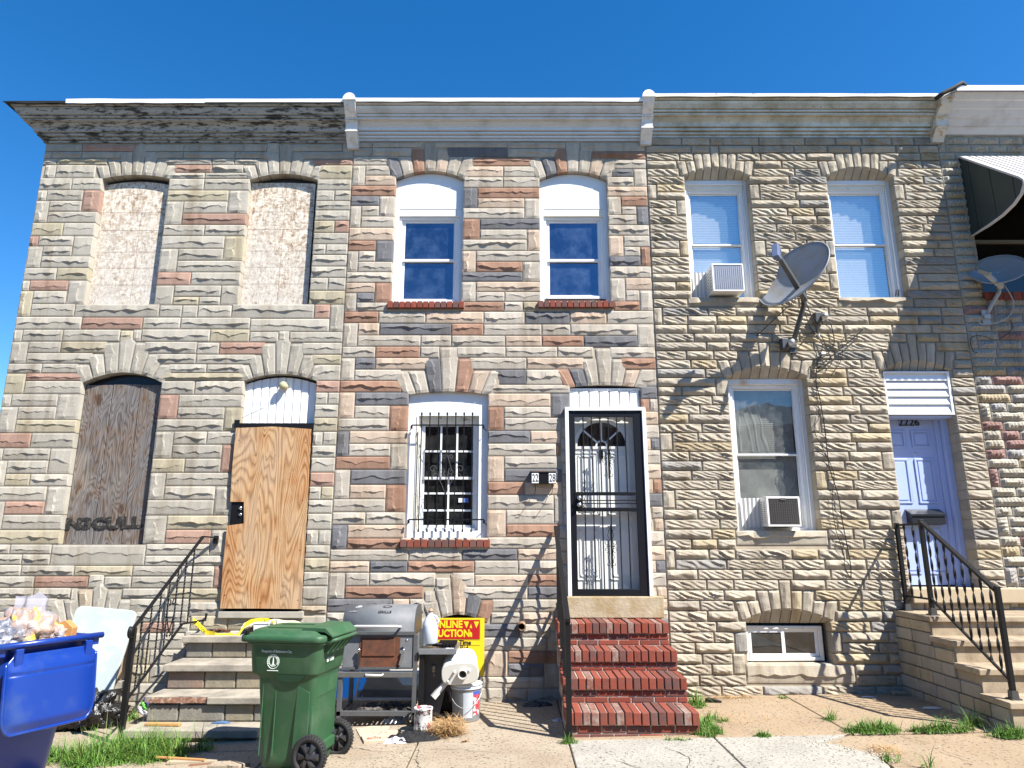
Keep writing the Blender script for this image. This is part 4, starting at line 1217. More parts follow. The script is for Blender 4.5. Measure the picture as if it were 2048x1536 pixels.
# security door
Yd = -.055
def A(px, py, Y=Yd): return at(px, py, Y)
xo0, xo1 = at(1130, 830, -.09).x, at(1291, 830, -.09).x; zo1 = at(0, 814, -.09).z; zo0 = M4['z0'] + .002
WF = MB(); WF.box(xo0, xo0 + .042, -.09, .02, zo0, zo1 - .042); WF.box(xo1 - .042, xo1, -.09, .02, zo0, zo1 - .042); WF.box(xo0, xo1, -.09, .02, zo1 - .042, zo1)
WF.build('door_casing', WHITE_CLEAN, HM.root, bevel=.004)
dr = MB(); x0, x1 = xo0 + .044, xo1 - .044; z0, z1 = zo0 + .004, zo1 - .045
gx0, gx1 = A(1149.5, 860).x, A(1267, 860).x; st0, st1 = gx0 - x0, x1 - gx1
zg_t = A(0, 834).z; zm1, zm2, zm3, zm4 = A(0, 984).z, A(0, 991).z, A(0, 1015).z, A(0, 1023).z; zg_b = A(0, 1178).z
dr.box(x0, gx0, Yd - .015, Yd + .02, z0, z1); dr.box(gx1, x1, Yd - .015, Yd + .02, z0, z1)
for a, b_ in ((zg_t, z1), (zm2, zm1), (zm4, zm3), (z0, zg_b)): dr.box(gx0, gx1, Yd - .014, Yd + .019, a, b_)
sd = dr.build('security_door', mat('door_black', (.006, .007, .010), .4, spec=.3, var=.05), HM.root, bevel=.004)
for k in range(6):
    px_ = 1149 + (1270 - 1149) * (k + .5) / 5.86 + 2; X = gx0 + (gx1 - gx0) * (k + 1) / 7
    b1 = MB(); b1.box(X - .0065, X + .0065, Yd - .012, Yd + .001, zm1, zg_t); b1.build('door_bar', BLACK, sd)
    b1 = MB(); b1.box(X - .0065, X + .0065, Yd - .012, Yd + .001, zg_b, zm4); b1.build('door_bar', BLACK, sd)
MB().box(gx0, gx1, Yd - .012, Yd, A(0, 1000).z, A(0, 1002).z).build('door_bar', BLACK, sd); MB().box(gx0, gx1, Yd - .012, Yd, A(0, 1006).z, A(0, 1008).z).build('door_bar', BLACK, sd)
MB().add([(gx0, Yd + .01, zg_b), (gx1, Yd + .01, zg_b), (gx1, Yd + .01, zg_t), (gx0, Yd + .01, zg_t)], [(0, 1, 2, 3)]).build('pane', GL_STORM, sd, fix=False)
xm = (gx0 + gx1) / 2 + .035
for zc in ((zg_t + zm1) / 2 - .05, (zg_b + zm4) / 2 + .04):
    s_ = MB(); y = Yd - .02
    for sx in (-1, 1):
        for dz, r_, a0, dd in ((.075, .034, R(90), -1), (-.075, .034, R(270), 1), (.20, .026, R(270), 1), (-.20, .026, R(90), -1)):
            spiral(s_, (xm + sx * .052, zc + dz * .55) if abs(dz) < .1 else (xm + sx * .035, zc + dz), r_, a0 if sx > 0 else math.pi - a0, 1.0, dd * -sx * (1), .004, y=y)
        s_.tube([(xm + sx * .012, y, zc + .2), (xm + sx * .035, y, zc + .12), (xm + sx * .02, y, zc + .08), (xm + sx * .03, y, zc), (xm + sx * .02, y, zc - .08), (xm + sx * .035, y, zc - .12), (xm + sx * .012, y, zc - .2)], .004, 4)
        s_.box(xm + sx * .03 - .02, xm + sx * .03 + .02, y - .006, y + .006, zc - .006, zc + .006)
    s_.tube([(xm, y, zc - .24), (xm, y, zc + .24)], .007, 4)
    s_.build('door_scrollwork', BLACK, sd)
kp = MB(); v = A(1157, 1003); kp.box(v.x - .045, v.x + .045, Yd - .022, Yd - .014, v.z - .10, v.z + .11); kp.build('lock_plate', BLACKP, sd, bevel=.003)
for yy in (996, 1010):
    w = A(1158, yy); MB().lathe([(0, -.055), (.018, -.052), (.026, -.035), (.024, -.02), (.03, -.012), (.03, 0)], (w.x, Yd - .02, w.z), 20, 'y').build('door_knob', STEEL, sd)
# white front door with fan light behind the security door
yi = .10; fd = MB(); fd.box(M4['x0'] + .01, M4['x1'] - .01, yi, yi + .05, M4['z0'] + .01, M4['zs'] - .02)
IW = mat('inner_door_white', (.80, .82, .80), .45, var=.03)
fdo = fd.build('front_door', IW, HM.root)
fc = at(1203, 893, yi); fr_ = .30
fan = MB(); n = 20
fan.prism([(fc.x + fr_ * math.cos(math.pi * i / n), fc.z + fr_ * math.sin(math.pi * i / n)) for i in range(n + 1)], 'y', yi - .004, yi + .01); fan.build('fan_light', glass_mat('fan_glass', (.01, .011, .012), refl=.03), fdo)
rg = MB()
for i in range(n):
    a, b_ = math.pi * i / n, math.pi * (i + 1) / n
    for r1, r2 in ((fr_ * .98, fr_ * 1.14), (.055, .075)):
        rg.prism([(fc.x + r * math.cos(w), fc.z + r * math.sin(w)) for r, w in ((r1, a), (r2, a), (r2, b_), (r1, b_))], 'y', yi - .016, yi + .002)
for w in (R(42), R(90), R(138)):
    u = Vector((math.cos(w), 0, math.sin(w))); nrm = Vector((-u.z, 0, u.x)) * .010
    p0, p1 = Vector((fc.x, 0, fc.z)) + u * .07, Vector((fc.x, 0, fc.z)) + u * fr_
    rg.prism([((p0 - nrm).x, (p0 - nrm).z), ((p1 - nrm).x, (p1 - nrm).z), ((p1 + nrm).x, (p1 + nrm).z), ((p0 + nrm).x, (p0 + nrm).z)], 'y', yi - .014, yi + .002)
rg.box(fc.x - fr_ * 1.14, fc.x + fr_ * 1.14, yi - .016, yi, fc.z - .03, fc.z)
rg.build('fan_light_tracery', IW, fdo)
pn = MB(); xm2 = fc.x
for (a, b_, c_, d_) in ((-.33, -.05, 905, 1030), (.05, .33, 905, 1030), (-.33, -.05, 1052, 1160), (.05, .33, 1052, 1160)):
    zt1, zb1 = at(0, c_, yi).z, at(0, d_, yi).z
    for t_ in (0, .04):
        pn.box(xm2 + a + t_, xm2 + a + t_ + .012, yi - .010, yi, zb1 + t_, zt1 - t_); pn.box(xm2 + b_ - t_ - .012, xm2 + b_ - t_, yi - .010, yi, zb1 + t_, zt1 - t_)
        pn.box(xm2 + a + t_, xm2 + b_ - t_, yi - .010, yi, zb1 + t_, zb1 + t_ + .012); pn.box(xm2 + a + t_, xm2 + b_ - t_, yi - .010, yi, zt1 - t_ - .012, zt1 - t_)
pn.build('door_moulding', IW, fdo)
w = at(1202, 906, yi); MB().box(w.x - .022, w.x + .022, yi - .03, yi, w.z - .07, w.z + .03).build('door_knocker', BLACKP, fdo)
fluted(HM.root, M4, at(0, 818, .03).z, .03, .115, WHITE_CLEAN, 'transom_slat', square=M4['zs'] - .035)
MB().box(M4['x0'] + .003, M4['x1'] - .003, .02, .07, M4['zs'] - .03, M4['zs'] - .006).build('transom_rail', WHITE, HM.root)
MB().box(M4['x0'], M4['x1'], .07, .09, at(0, 826, .06).z, M4['zc']).build('transom_backing', GAP, HM.root)
# basement window of the middle house
o = M5; MB().box(o['x0'] + .01, o['x1'] - .01, .10, .12, o['z0'], o['zs'] + .06).build('basement_pane', GAP, HM.root)
mf = MB(); mf.box(o['x1'] - .045, o['x1'] - .005, .0, .1, o['z0'], o['zs']); mf.box(o['x0'] + .005, o['x0'] + .045, .0, .1, o['z0'], o['zs']); mf.build('basement_frame', mat('frame_grey', (.30, .29, .30), .6), HM.root)

# --- 2226
for o in (R1, R2):
    cs = MB(); ins = .045; zt1 = at(0, 361, .1).z - .03
    cs.box(o['x0'] + .004, o['x0'] + ins, .095, .2, o['z0'] + .004, zt1 + .03); cs.box(o['x1'] - ins, o['x1'] - .004, .095, .2, o['z0'] + .004, zt1 + .03)
    cs.box(o['x0'] + ins, o['x1'] - ins, .095, .2, zt1 - .035, zt1 + .03)
    cs.build('window_casing', WHITE, HR.root, bevel=.004)
    MB().box(o['x0'] + ins + .001, o['x1'] - ins - .001, .12, .22, zt1 - .10, zt1 - .036).build('window_head_trim', WHITE_OLD, HR.root, bevel=.006)
    MB().prism(arch_poly(o, o['zs'] + .025, .004, -.01), 'y', .20, .21).build('window_head_backing', GAP, HR.root)
    double_hung(HR.root, o['x0'] + ins + .001, o['x1'] - ins - .001, o['z0'] + .004, zt1 - .101, .135, zmid=at(0, 488, .15).z, fw=.022, glass=GL_PALE, jamb=.04, head=.03, blindm=BLIND)
o = R3; cs = MB(); ins = .05; zt1 = at(0, 758, .1).z - .02
cs.box(o['x0'] + .004, o['x0'] + ins, .095, .2, o['z0'] + .004, zt1 + .02); cs.box(o['x1'] - ins, o['x1'] - .004, .095, .2, o['z0'] + .004, zt1 + .02); cs.box(o['x0'] + ins, o['x1'] - ins, .095, .2, zt1 - .05, zt1 + .02)
cs.build('window_casing', mat('white_rust_streak', (.70, .71, .70), .5, var=.04, c2=(.50, .34, .16), mixs=3.0, thr=.68, soft=.08), HR.root, bevel=.004)
MB().prism(arch_poly(o, zt1 + .015, .004, -.01), 'y', .20, .21).build('window_head_backing', GAP, HR.root)
w3 = double_hung(HR.root, o['x0'] + ins + .001, o['x1'] - ins - .001, o['z0'] + .004, zt1 - .051, .135, zmid=at(0, 908, .15).z, fw=.024, glass=GL_DUST, jamb=.045, head=.04, blindm=BLIND_G)
# curtain-like plastic sheet bunched behind the upper pane
cu = MB()
cu.grid(lambda u, v: Vector((o['x0'] + .13 + u * .42 * (1 - .25 * v), .245 + .012 * math.sin(u * 26 + 3 * noise.noise(Vector((u * 3, v * 3, 0)))), at(0, 905, .15).z + .02 + v * .62)), 30, 10)
cu.build('plastic_sheet', mat('plastic_film', (.52, .55, .52), .3, var=.1, vs=9), w3)
# basement slider
o = R5; wf = MB(); a0, a1, b0, b1 = o['x0'] + .02, o['x1'] - .06, o['z0'] + .02, o['zs'] - .06
for (q0, q1, r0, r1) in ((a0, a0 + .035, b0, b1), (a1 - .035, a1, b0, b1), (a0 + .035, a1 - .035, b1 - .035, b1), (a0 + .035, a1 - .035, b0, b0 + .035)): wf.box(q0, q1, .09, .16, r0, r1)
bw = wf.build('basement_window', WHITE_OLD, HR.root, bevel=.003)
xm = (a0 + a1) / 2
for (q0, q1, yy, nm) in ((a0 + .037, xm + .012, .105, 'sash'), (xm - .012, a1 - .037, .13, 'sash')):
    s_ = MB(); t_ = .035
    s_.box(q0, q0 + t_, yy, yy + .02, b0 + .037, b1 - .037); s_.box(q1 - t_, q1, yy, yy + .02, b0 + .037, b1 - .037); s_.box(q0 + t_, q1 - t_, yy, yy + .02, b0 + .037, b0 + .037 + t_); s_.box(q0 + t_, q1 - t_, yy, yy + .02, b1 - .037 - t_, b1 - .037)
    s_.build(nm, WHITE_CLEAN, bw, bevel=.002); MB().add([(q0 + t_, yy + .01, b0 + .07), (q1 - t_, yy + .01, b0 + .07), (q1 - t_, yy + .01, b1 - .07), (q0 + t_, yy + .01, b1 - .07)], [(0, 1, 2, 3)]).build('pane', GL_DARK, bw, fix=False)
MB().box(o['x0'], o['x1'], .17, .19, o['z0'], o['zc']).build('window_backing', GAP, HR.root)
# blue door
o = R4; zt1 = at(0, 828, .02).z
sl_ = MB()
LV = 5; xl0, xl1 = o['x0'] + .004, o['x1'] - .004; zt0 = o['zs'] - .005
tr_fr = MB(); tr_fr.box(xl1 - .03, xl1, -.012, .05, zt1, zt0); tr_fr.box(xl0, xl0 + .016, -.012, .05, zt1, zt0); tr_fr.box(xl0, xl1, -.014, .05, zt0 - .02, zt0); tr_fr.box(xl0, xl1, -.014, .05, zt1 - .012, zt1 + .012)
tf = tr_fr.build('transom_frame', WHITE_CLEAN, HR.root)
for k in range(LV):
    a, b_ = zt0 - .02 - (zt0 - zt1 - .032) * k / LV, zt0 - .02 - (zt0 - zt1 - .032) * (k + 1) / LV
    m_ = MB(); m_.prism([(.018, a), (-.006, b_ + .006), (.012, b_ + .006), (.03, a)], 'x', xl0 + .017, xl1 - .031); m_.build('transom_louvre', WHITE_CLEAN, tf)
MB().prism(arch_poly(o, zt0, .004, -.005), 'y', .11, .12).build('transom_backing', GAP, HR.root)
BLUE = mat('door_blue', (.36, .45, .72), .42, var=.02)
yd = .235; dx0, dx1 = o['x0'] + .01, o['x1'] - .135
d_ = MB(); d_.box(dx0, dx1, yd, yd + .045, o['z0'] + .02, zt1 - .02); bd = d_.build('front_door', BLUE, HR.root)
jm = MB(); jm.box(dx1 + .001, o['x1'] - .075, .205, .26, o['z0'], zt1 - .01); jm.box(o['x1'] - .074, o['x1'] - .004, .15, .26, o['z0'], zt1 - .01); jm.build('door_casing', BLUE, HR.root, bevel=.006)
dw = dx1 - dx0
for (u0, u1) in ((.10, .44), (.56, .90)):
    for (ya, yb) in ((861, 896), (917, 1007), (1050, 1148)):
        zt_a, zt_b = at(0, ya, yd).z, at(0, yb, yd).z; q0, q1 = dx0 + dw * u0, dx0 + dw * u1
        m_ = MB(); e = .022
        for (i0, i1, j0, j1) in ((q0, q1, zt_a - e, zt_a), (q0, q1, zt_b, zt_b + e), (q0, q0 + e, zt_b + e, zt_a - e), (q1 - e, q1, zt_b + e, zt_a - e)):
            m_.box(i0, i1, yd - .012, yd, j0, j1)
        m_.box(q0 + e + .018, q1 - e - .018, yd - .008, yd, zt_b + e + .018, zt_a - e - .018)
        m_.build('door_panel', BLUE, bd, bevel=.005)
v = at(1831, 907, yd); MB().lathe([(0, -.01), (.012, -.008), (.013, 0)], (v.x, yd, v.z), 12, 'y').build('peephole', STEEL, bd)
v = at(1800, 850, yd - .01); text('house_number', '2226', .118, front(at(1797, 851, yd - .012).x, yd - .013, at(0, 851.5, yd).z), mat('number_black', (.008, .008, .008), .5), HR.root, sx=1.12, bold=.002)
MB().box(dx0, dx1 + .13, .03, .20, zt1 - .04, zt1 - .018).build('door_head', BLUE, HR.root)
MB().box(o['x0'] - .02, 6.2, -.09, .14, o['z0'] - .16, o['z0'] + .003).build('door_sill', mat('sill_sandstone', (.42, .34, .23), .9, var=.08, vs=6, bump=.002, bs=80), HR.root, bevel=.012)

# --- far right house: dark window under the awning
o = F1; wf = MB()
MB().box(o['x0'] + .01, o['x1'] - .01, .12, .14, o['z0'], o['zs']).build('window_pane', glass_mat('shaded_pane', (.004, .004, .004), refl=.0), HF.root)
wf.box(o['x0'] + .004, o['x0'] + .03, .05, .12, o['z0'], o['zs']); zz = at(0, 482, .08).z; wf.box(o['x0'] + .03, o['x1'], .07, .12, zz - .025, zz + .01)
wf.build('window_frame', mat('frame_old_green', (.16, .16, .13), .6), HF.root)
n = 12; w_ = (o['x1'] - o['x0'] + .1) / n
for k_ in range(n): MB().box(o['x0'] - .02 + k_ * w_ + .004, o['x0'] - .02 + (k_ + 1) * w_ - .004, -.06, .10, o['z0'] - .095, o['z0']).build('sill_brick', BRICKM[0], HF.root, own=True, bevel=.003)
# ================================================================= ground, pavement, road
CONC_T = mat('concrete_tan', (.31, .235, .155), .92, var=.10, vs=2.2, c2=(.27, .195, .12), mixs=1.4, thr=.55, soft=.2, bump=.003, bs=45, speck=((.12, .09, .07), 42, .59))
CONC_W = mat('concrete_pale', (.31, .29, .25), .92, var=.12, vs=4, c2=(.34, .325, .28), mixs=2, thr=.58, soft=.2, bump=.003, bs=55, speck=((.13, .12, .10), 46, .58))
CONC_B = mat('concrete_beige', (.31, .26, .195), .92, var=.09, vs=2.4, c2=(.26, .20, .14), mixs=1.8, thr=.56, soft=.18, bump=.003, bs=50, speck=((.12, .10, .075), 46, .58))
SOIL = mat('soil', (.16, .11, .065), .95, var=.15, vs=8, bump=.004, bs=30)
def gz2(x): return gz(max(-8, min(8, x)))
def sheet(name, xs, ys, m, dz, kind='structure', yd=None):
    mb = MB(); mb.add([(x, y, gz2(x) + dz) for y in ys for x in xs], [(j * len(xs) + i, j * len(xs) + i + 1, (j + 1) * len(xs) + i + 1, (j + 1) * len(xs) + i) for j in range(len(ys) - 1) for i in range(len(xs) - 1)])
    o = mb.build(name, m, fix=False); o['kind'] = kind; return o
XS = [-300, -60, -20, -8, 0, 8, 20, 60, 300]
sheet('ground', XS, [-300, -60, -12.6, 60, 300], SOIL, -.22)
road = sheet('road', XS, [-12.5, -4.9], mat('asphalt', (.055, .055, .055), .9, var=.1, vs=5, bump=.003, bs=60), -.16)
kb = MB(); kb.add([(x, y, gz2(x) + z) for (y, z) in ((-4.75, -.002), (-4.9, -.006), (-4.9, -.3), (-4.75, -.3)) for x in XS[1:-1]], [(j * 7 + i, j * 7 + i + 1, ((j + 1) % 4) * 7 + i + 1, ((j + 1) % 4) * 7 + i) for j in range(4) for i in range(6)])
kb.build('kerb', CONC_B, kind='structure')
walk = sheet('sidewalk', [-20, -8, 0, 8, 20], [-4.752, .3], SOIL, -.028)
def slab(poly, m, lab=None, dz=0.0):
    n = len(poly); vs = [(x, y, gz2(x) + dz) for x, y in poly] + [(x, y, gz2(x) - .08) for x, y in poly]
    mb = MB(); mb.add(vs, [tuple(range(n)), tuple(reversed(range(n, 2 * n)))] + [(i, n + i, n + (i + 1) % n, (i + 1) % n) for i in range(n)])
    o = mb.build('paving_slab', m, walk); 
    b = o.modifiers.new('bevel', 'BEVEL'); b.width = .006; b.segments = 1
    if lab: o['label'] = lab
def rect(x0, x1, y0, y1, m, g=.006, **k): slab([(x0 + g, y0 + g), (x1 - g, y0 + g), (x1 - g, y1 - g), (x0 + g, y1 - g)], m, **k)
JX = [-12, -10.2, -8.6, -7.2, -5.9, -4.6, -3.3, -2.05, -.83, .49, 1.76, 2.98, 4.4, 5.9, 7.6, 9.4, 11.5]
for i in range(len(JX) - 1):
    rect(JX[i], JX[i + 1], -1.60, .1, CONC_B if JX[i] < .4 else CONC_T)
    for (y0, y1) in ((-3.2, -1.60), (-4.75, -3.2)):
        if JX[i] > 1.7 and JX[i] < 4.3 and y1 > -2: continue
        rect(JX[i], JX[i + 1], y0, y1, CONC_B if JX[i] < .4 else (CONC_W if JX[i] < 3.9 and not (y1 > -2 and JX[i] > 2.9) else CONC_T))
edge_ = [(2.90, -1.606)]
rn = random.Random(5)
P0 = [on_ground(px_, py_) for px_, py_ in ((1625, 1488), (1668, 1487), (1705, 1498), (1730, 1504), (1757, 1512), (1775, 1530), (1800, 1560))]
for a, b_ in zip(P0, P0[1:]):
    for t in (0, .25, .5, .75): w = a.lerp(b_, t); edge_.append((w.x + rn.uniform(-.012, .012), min(-1.606, w.y + rn.uniform(-.012, .012))))
edge_.append((P0[-1].x + .15, -3.19))
slab([(1.766, -3.194)] + [(edge_[-1][0], -3.194)] + list(reversed(edge_[:-1])) + [(1.766, -1.606)], CONC_W, 'pale concrete slab with a crumbled right edge')
slab([(e[0] + .03, e[1]) for e in edge_[:-1]] + [(edge_[-1][0] + .03, -3.194), (4.394, -3.194), (4.394, -1.606)], CONC_T, dz=-.012)
# rubble crumbs and small litter along the joints
cr = MB()
for k in range(240):
    if k < 110:
        a = P0[rn.randrange(len(P0) - 1)].lerp(P0[rn.randrange(len(P0))], rn.random() * .4); x, y = a.x + rn.gauss(.04, .08), a.y + rn.gauss(.02, .06)
    elif k < 150: x, y = rn.uniform(1.9, 2.6), rn.uniform(-.30, -.05)
    else: x, y = rn.uniform(-1.4, 4.2), rn.uniform(-2.2, -.1)
    r = rn.uniform(.003, .010); cr.ball((x, y, gz2(x) + r * .5), r, .4, n=2, seed=k, smooth=False)
cr.build('concrete_crumbs', mat('crumb', (.45, .40, .32), .9, var=.2, vs=40), kind='stuff')['label'] = 'loose crumbs of concrete scattered on the pavement'

# cracks: thin dark crooked lines sunk in the slabs
ck = MB()
def crack(pts, seed):
    rk = random.Random(seed); P = []
    for a, b_ in zip(pts, pts[1:]):
        a, b_ = on_ground(*a), on_ground(*b_)
        for k in range(7): w = a.lerp(b_, k / 7); P.append(Vector((w.x + rk.uniform(-.012, .012), w.y + rk.uniform(-.012, .012), 0)))
    vs = []
    for i, p_ in enumerate(P):
        w = rk.uniform(.0012, .004); vs += [(p_.x - w, p_.y, gz(p_.x) + .0035), (p_.x + w, p_.y + w, gz(p_.x) + .0035)]
    ck.add(vs, [(2 * i, 2 * i + 1, 2 * i + 3, 2 * i + 2) for i in range(len(P) - 1)])
crack([(838, 1500), (832, 1520), (845, 1550)], 1); crack([(700, 1495), (760, 1505), (900, 1498), (1000, 1507), (1120, 1500)], 2); crack([(560, 1520), (640, 1505), (700, 1520)], 3)
crack([(1330, 1495), (1380, 1515), (1370, 1560)], 4); crack([(1700, 1405), (1790, 1425), (1860, 1440)], 5); crack([(1880, 1500), (1940, 1520), (2040, 1515)], 6); crack([(1230, 1520), (1290, 1540)], 7)
ck.build('pavement_cracks', mat('crack_dark', (.06, .05, .04), .95), kind='stuff', fix=False)['label'] = 'thin crooked cracks across the pavement slabs'

# ================================================================= brick stoop of the middle house
st = thing('brick_stoop', 'four red brick steps below the black security door', 'steps', (1.06, -.8, 0))
SZ = [.224, .448, .640, .866]; SY = [-1.545, -1.20, -.855, -.52]; sx0, sx1 = .475, 1.655
MORT_D = mat('mortar_stained', (.42, .36, .30), .95, var=.12, vs=12, bump=.002, bs=80, c2=(.20, .17, .15), mixs=8, thr=.55)
prev = gz(1.0) - .04
rb = random.Random(11)
for k in range(4):
    zt0, yf = SZ[k], SY[k]; yb = SY[k + 1] if k < 3 else -.10
    x1 = sx1 + (.012 if k == 0 else 0)
    MB().box(sx0 + .012, x1 - .012, yf + .035, 0 if k == 3 else yb + .3, prev - .02, zt0 - .012).build('mortar_core', MORT_D, st)
    n = 16; w = (x1 - sx0) / n
    for i in range(n):
        j = rb.uniform(-.003, .003); m = BRICKM[2] if rb.random() < (.36 if i < 8 else .12) else (BRICKM[1] if rb.random() < .25 else BRICKM[0])
        MB().box(sx0 + i * w + .004 + rb.uniform(0, .003), sx0 + (i + 1) * w - .004 - rb.uniform(0, .003), yf + j * 1.6, yb + .045, zt0 - .112 + rb.uniform(-.003, .004), zt0 + rb.uniform(-.007, .004)).build('brick', m, st, own=True, bevel=.006)
    zc = zt0 - .122; hs = (zc - prev) / 2 - .006
    for row in range(2):
        z1 = zc - row * (hs + .010); z0_ = z1 - hs; x = sx0 + .004 - (0.0 if row else .11)
        if z0_ < prev - .03: break
        while x < x1 - .03:
            a, b_ = max(x, sx0 + .004), min(x + .205, x1 - .004); x += .217
            if b_ - a < .03: continue
            MB().box(a, b_, yf + .028 + rb.uniform(-.002, .003), yf + .12 if b_ < x1 - .01 else yb + .03, z0_, z1).build('brick', BRICKM[0] if rb.random() < .7 else BRICKM[1], st, own=True, bevel=.005)
    prev = zt0
MB().box(.575, 1.70, -.115, .10, .868, M4['z0'] + .001).build('door_threshold', mat('threshold_concrete', (.40, .34, .24), .95, var=.12, vs=9, c2=(.30, .22, .11), mixs=5, thr=.55, soft=.15, bump=.006, bs=26), HM.root, bevel=.01)

def railing(name, label, loc): return thing(name, label, 'railing', loc)
r1 = railing('step_railing', 'plain black iron railing on the left side of the brick steps', (.5, -1.5, .0))
X1 = .505; yw, zw, yn, zn = -.06, 1.86, -1.545, 1.02
def lerp(a, b_, t): return a + (b_ - a) * t
rl = MB(); rl.prism([(yn - .05, zn - .035), (yn - .05, zn), (yn, zn + .022), (yw, zw + .02), (yw, zw - .022), (yn + .02, zn - .03)], 'x', X1 - .024, X1 + .024); rl.build('handrail', BLACK, r1, bevel=.004)
MB().box(X1 - .024, X1 + .024, yn - .035, yn + .015, gz(.5) - .01, zn - .02).build('newel_post', BLACK, r1, bevel=.003)
zl0, zl1 = .16, 1.00
MB().prism([(yn, zl0), (yn, zl0 + .03), (yw, zl1 + .03), (yw, zl1)], 'x', X1 - .012, X1 + .012).build('bottom_rail', BLACK, r1)
for i in range(10):
    t = (i + .8) / 10.6; y = lerp(yn, yw, t); MB().box(X1 - .008, X1 + .008, y - .008, y + .008, lerp(zl0, zl1, t) + .02, lerp(zn, zw, t) - .01).build('baluster', BLACK, r1)

# ================================================================= left stone steps
s2 = thing('stone_steps', 'worn grey stone steps rising to the boarded plywood door', 'steps', (-2.95, -.7, gz(-3)))
TRD = mat('tread_stone', (.33, .295, .24), .9, var=.14, vs=7, c2=(.17, .155, .13), mixs=5, thr=.55, soft=.15, bump=.003, bs=50)
RIS = [mat('riser_%s' % n, c, .92, var=.14, vs=6, c2=(.14, .13, .11), mixs=5, thr=.56, soft=.2, bump=.006, bs=30) for n, c in (('grey', (.22, .205, .17)), ('brown', (.20, .135, .10)), ('ochre', (.24, .205, .14)))]
TZ = [.705, .478, .238, .012]; TY = [-.32, -.68, -1.03, -1.29]; lx0, lx1 = -3.55, -2.33; bot = -.26
for k in range(4):
    z, y = TZ[k], TY[k]; yb = TY[k - 1] + .06 if k else .0; ll = lx0 - (.0 if k < 3 else .02)
    if k == 2:
        MB().box(lx0 + .62, lx1, y, yb, z - .062, z).build('tread', TRD, s2, bevel=.008)
        poly = [(lx0, yb), (lx0, y + .05)]; rr = random.Random(4)
        for i in range(13): poly.append((lx0 + .03 + i * .048, y + .055 + rr.uniform(-.02, .02)))
        poly += [(lx0 + .618, y + .02), (lx0 + .618, yb)]
        MB().prism(poly, 'z', z - .05, z - .002).build('tread', TRD, s2, label='broken front tread with its edge crumbled away')
        ru = MB(); ru.grid(lambda u, v: Vector((lx0 + .06 + u * .56, y + .045 - v * .03 + .014 * noise.noise(Vector((u * 22, v * 4, 1))), z - .006 - v * .045 + .008 * noise.noise(Vector((u * 30, v * 3, 5))))), 30, 3)
        ru.build('rusted_edge', mat('rusted_core', (.12, .055, .035), .95, var=.25, vs=30, bump=.004, c2=(.34, .26, .18), mixs=28, thr=.62), s2)
    else: MB().box(ll, lx1, y, yb, z - .068, z).build('tread', TRD, s2, bevel=.008)
    zb0 = TZ[k + 1] if k < 3 else bot; x = lx0 + .035; rk = random.Random(k + 2); i = 0
    MB().box(lx0 + .04, lx1 - .01, y + .075, 0, zb0 - .06, z - .06).build('step_core', MORT_D, s2)
    while x < lx1 - .02:
        w = [.26, .42, .34, .5][(i + k) % 4] * rk.uniform(.85, 1.1); b_ = min(x + w, lx1 - .005)
        mb = MB(); mb.box(x, b_ - .012, y + .045 + rk.uniform(0, .008), y + .12, zb0 + .004, z - .072)
        mb.build('riser_stone', RIS[1] if (k == 1 and i == 0) else RIS[0] if rk.random() < .6 else RIS[2], s2, own=True, bevel=.012); x = b_; i += 1
# left railing
r2 = railing('step_railing', 'black iron railing with heart scroll beside the left stone steps', (-3.6, -1.24, gz(-3.6)))
nx, ny = -3.60, -1.24; ztop = .93; q0 = Vector((nx, ny, .90)); q1 = Vector((-3.50, -.17, 1.755)); q2 = Vector((-3.40, -.055, 1.745))
rl = MB(); rl.tube([q0 + Vector((0, -.035, -.045)), q0, q1, q2], .021, 4, flat=.62); rl.box(q2.x - .03, q2.x + .02, -.055, -.02, q2.z - .07, q2.z + .02); 
pts = []
for i in range(22):
    w = R(60) - i / 21 * 2 * math.pi * 1.35; r_ = .058 * (1 - i / 21 * .62); pts.append((nx, ny - .045 - r_ * math.sin(w) * 0 - .0 + r_ * math.cos(w) * -1 + .02, .86 + r_ * math.sin(w)))
rl.tube(pts, .016, 5); rl.build('handrail', BLACK, r2)
MB().box(nx - .022, nx + .022, ny - .022, ny + .022, gz(nx) - .06, .90).build('newel_post', BLACK, r2)
l0, l1, l2 = Vector((nx, ny, .24)), Vector((-3.51, -.44, .845)), Vector((-3.43, -.06, .845))
MB().tube([l0, l1, l2, l2 + Vector((0, .01, .07))], .014, 4).build('bottom_rail', BLACK, r2)
def twisted(mb, a, b_, w=.020, t=.006, turns=4, n=36, ph=0):
    a, b_ = Vector(a), Vector(b_); ax = (b_ - a).normalized(); u = ax.cross(Vector((0, 1, 0))).normalized(); v = ax.cross(u); vs = []
    for i in range(n + 1):
        p = a.lerp(b_, i / n); an = ph + turns * math.pi * i / n
        c_, s_ = math.cos(an), math.sin(an)
        for (p1, p2) in ((w / 2, t / 2), (-w / 2, t / 2), (-w / 2, -t / 2), (w / 2, -t / 2)): vs.append(p + (u * c_ + v * s_) * p1 + (-u * s_ + v * c_) * p2)
    mb.add(vs, [(i * 4 + j, i * 4 + (j + 1) % 4, (i + 1) * 4 + (j + 1) % 4, (i + 1) * 4 + j) for i in range(n) for j in range(4)], False)
for i in range(7):
    t = (i + .9) / 8.0; p = q0.lerp(q1, t); y = p.y
    if y < l1.y: tl = (y - l0.y) / (l1.y - l0.y); b_ = l0.lerp(l1, tl)
    else: b_ = l1.lerp(l2, (y - l1.y) / (l2.y - l1.y))
    mb = MB(); twisted(mb, (p.x, p.y, b_.z), (p.x, p.y, p.z), .015, .013, 10, 40); mb.build('baluster', BLACK, r2)
hc = q0.lerp(q1, .55); hz = hc.z - .42
hs_ = MB()
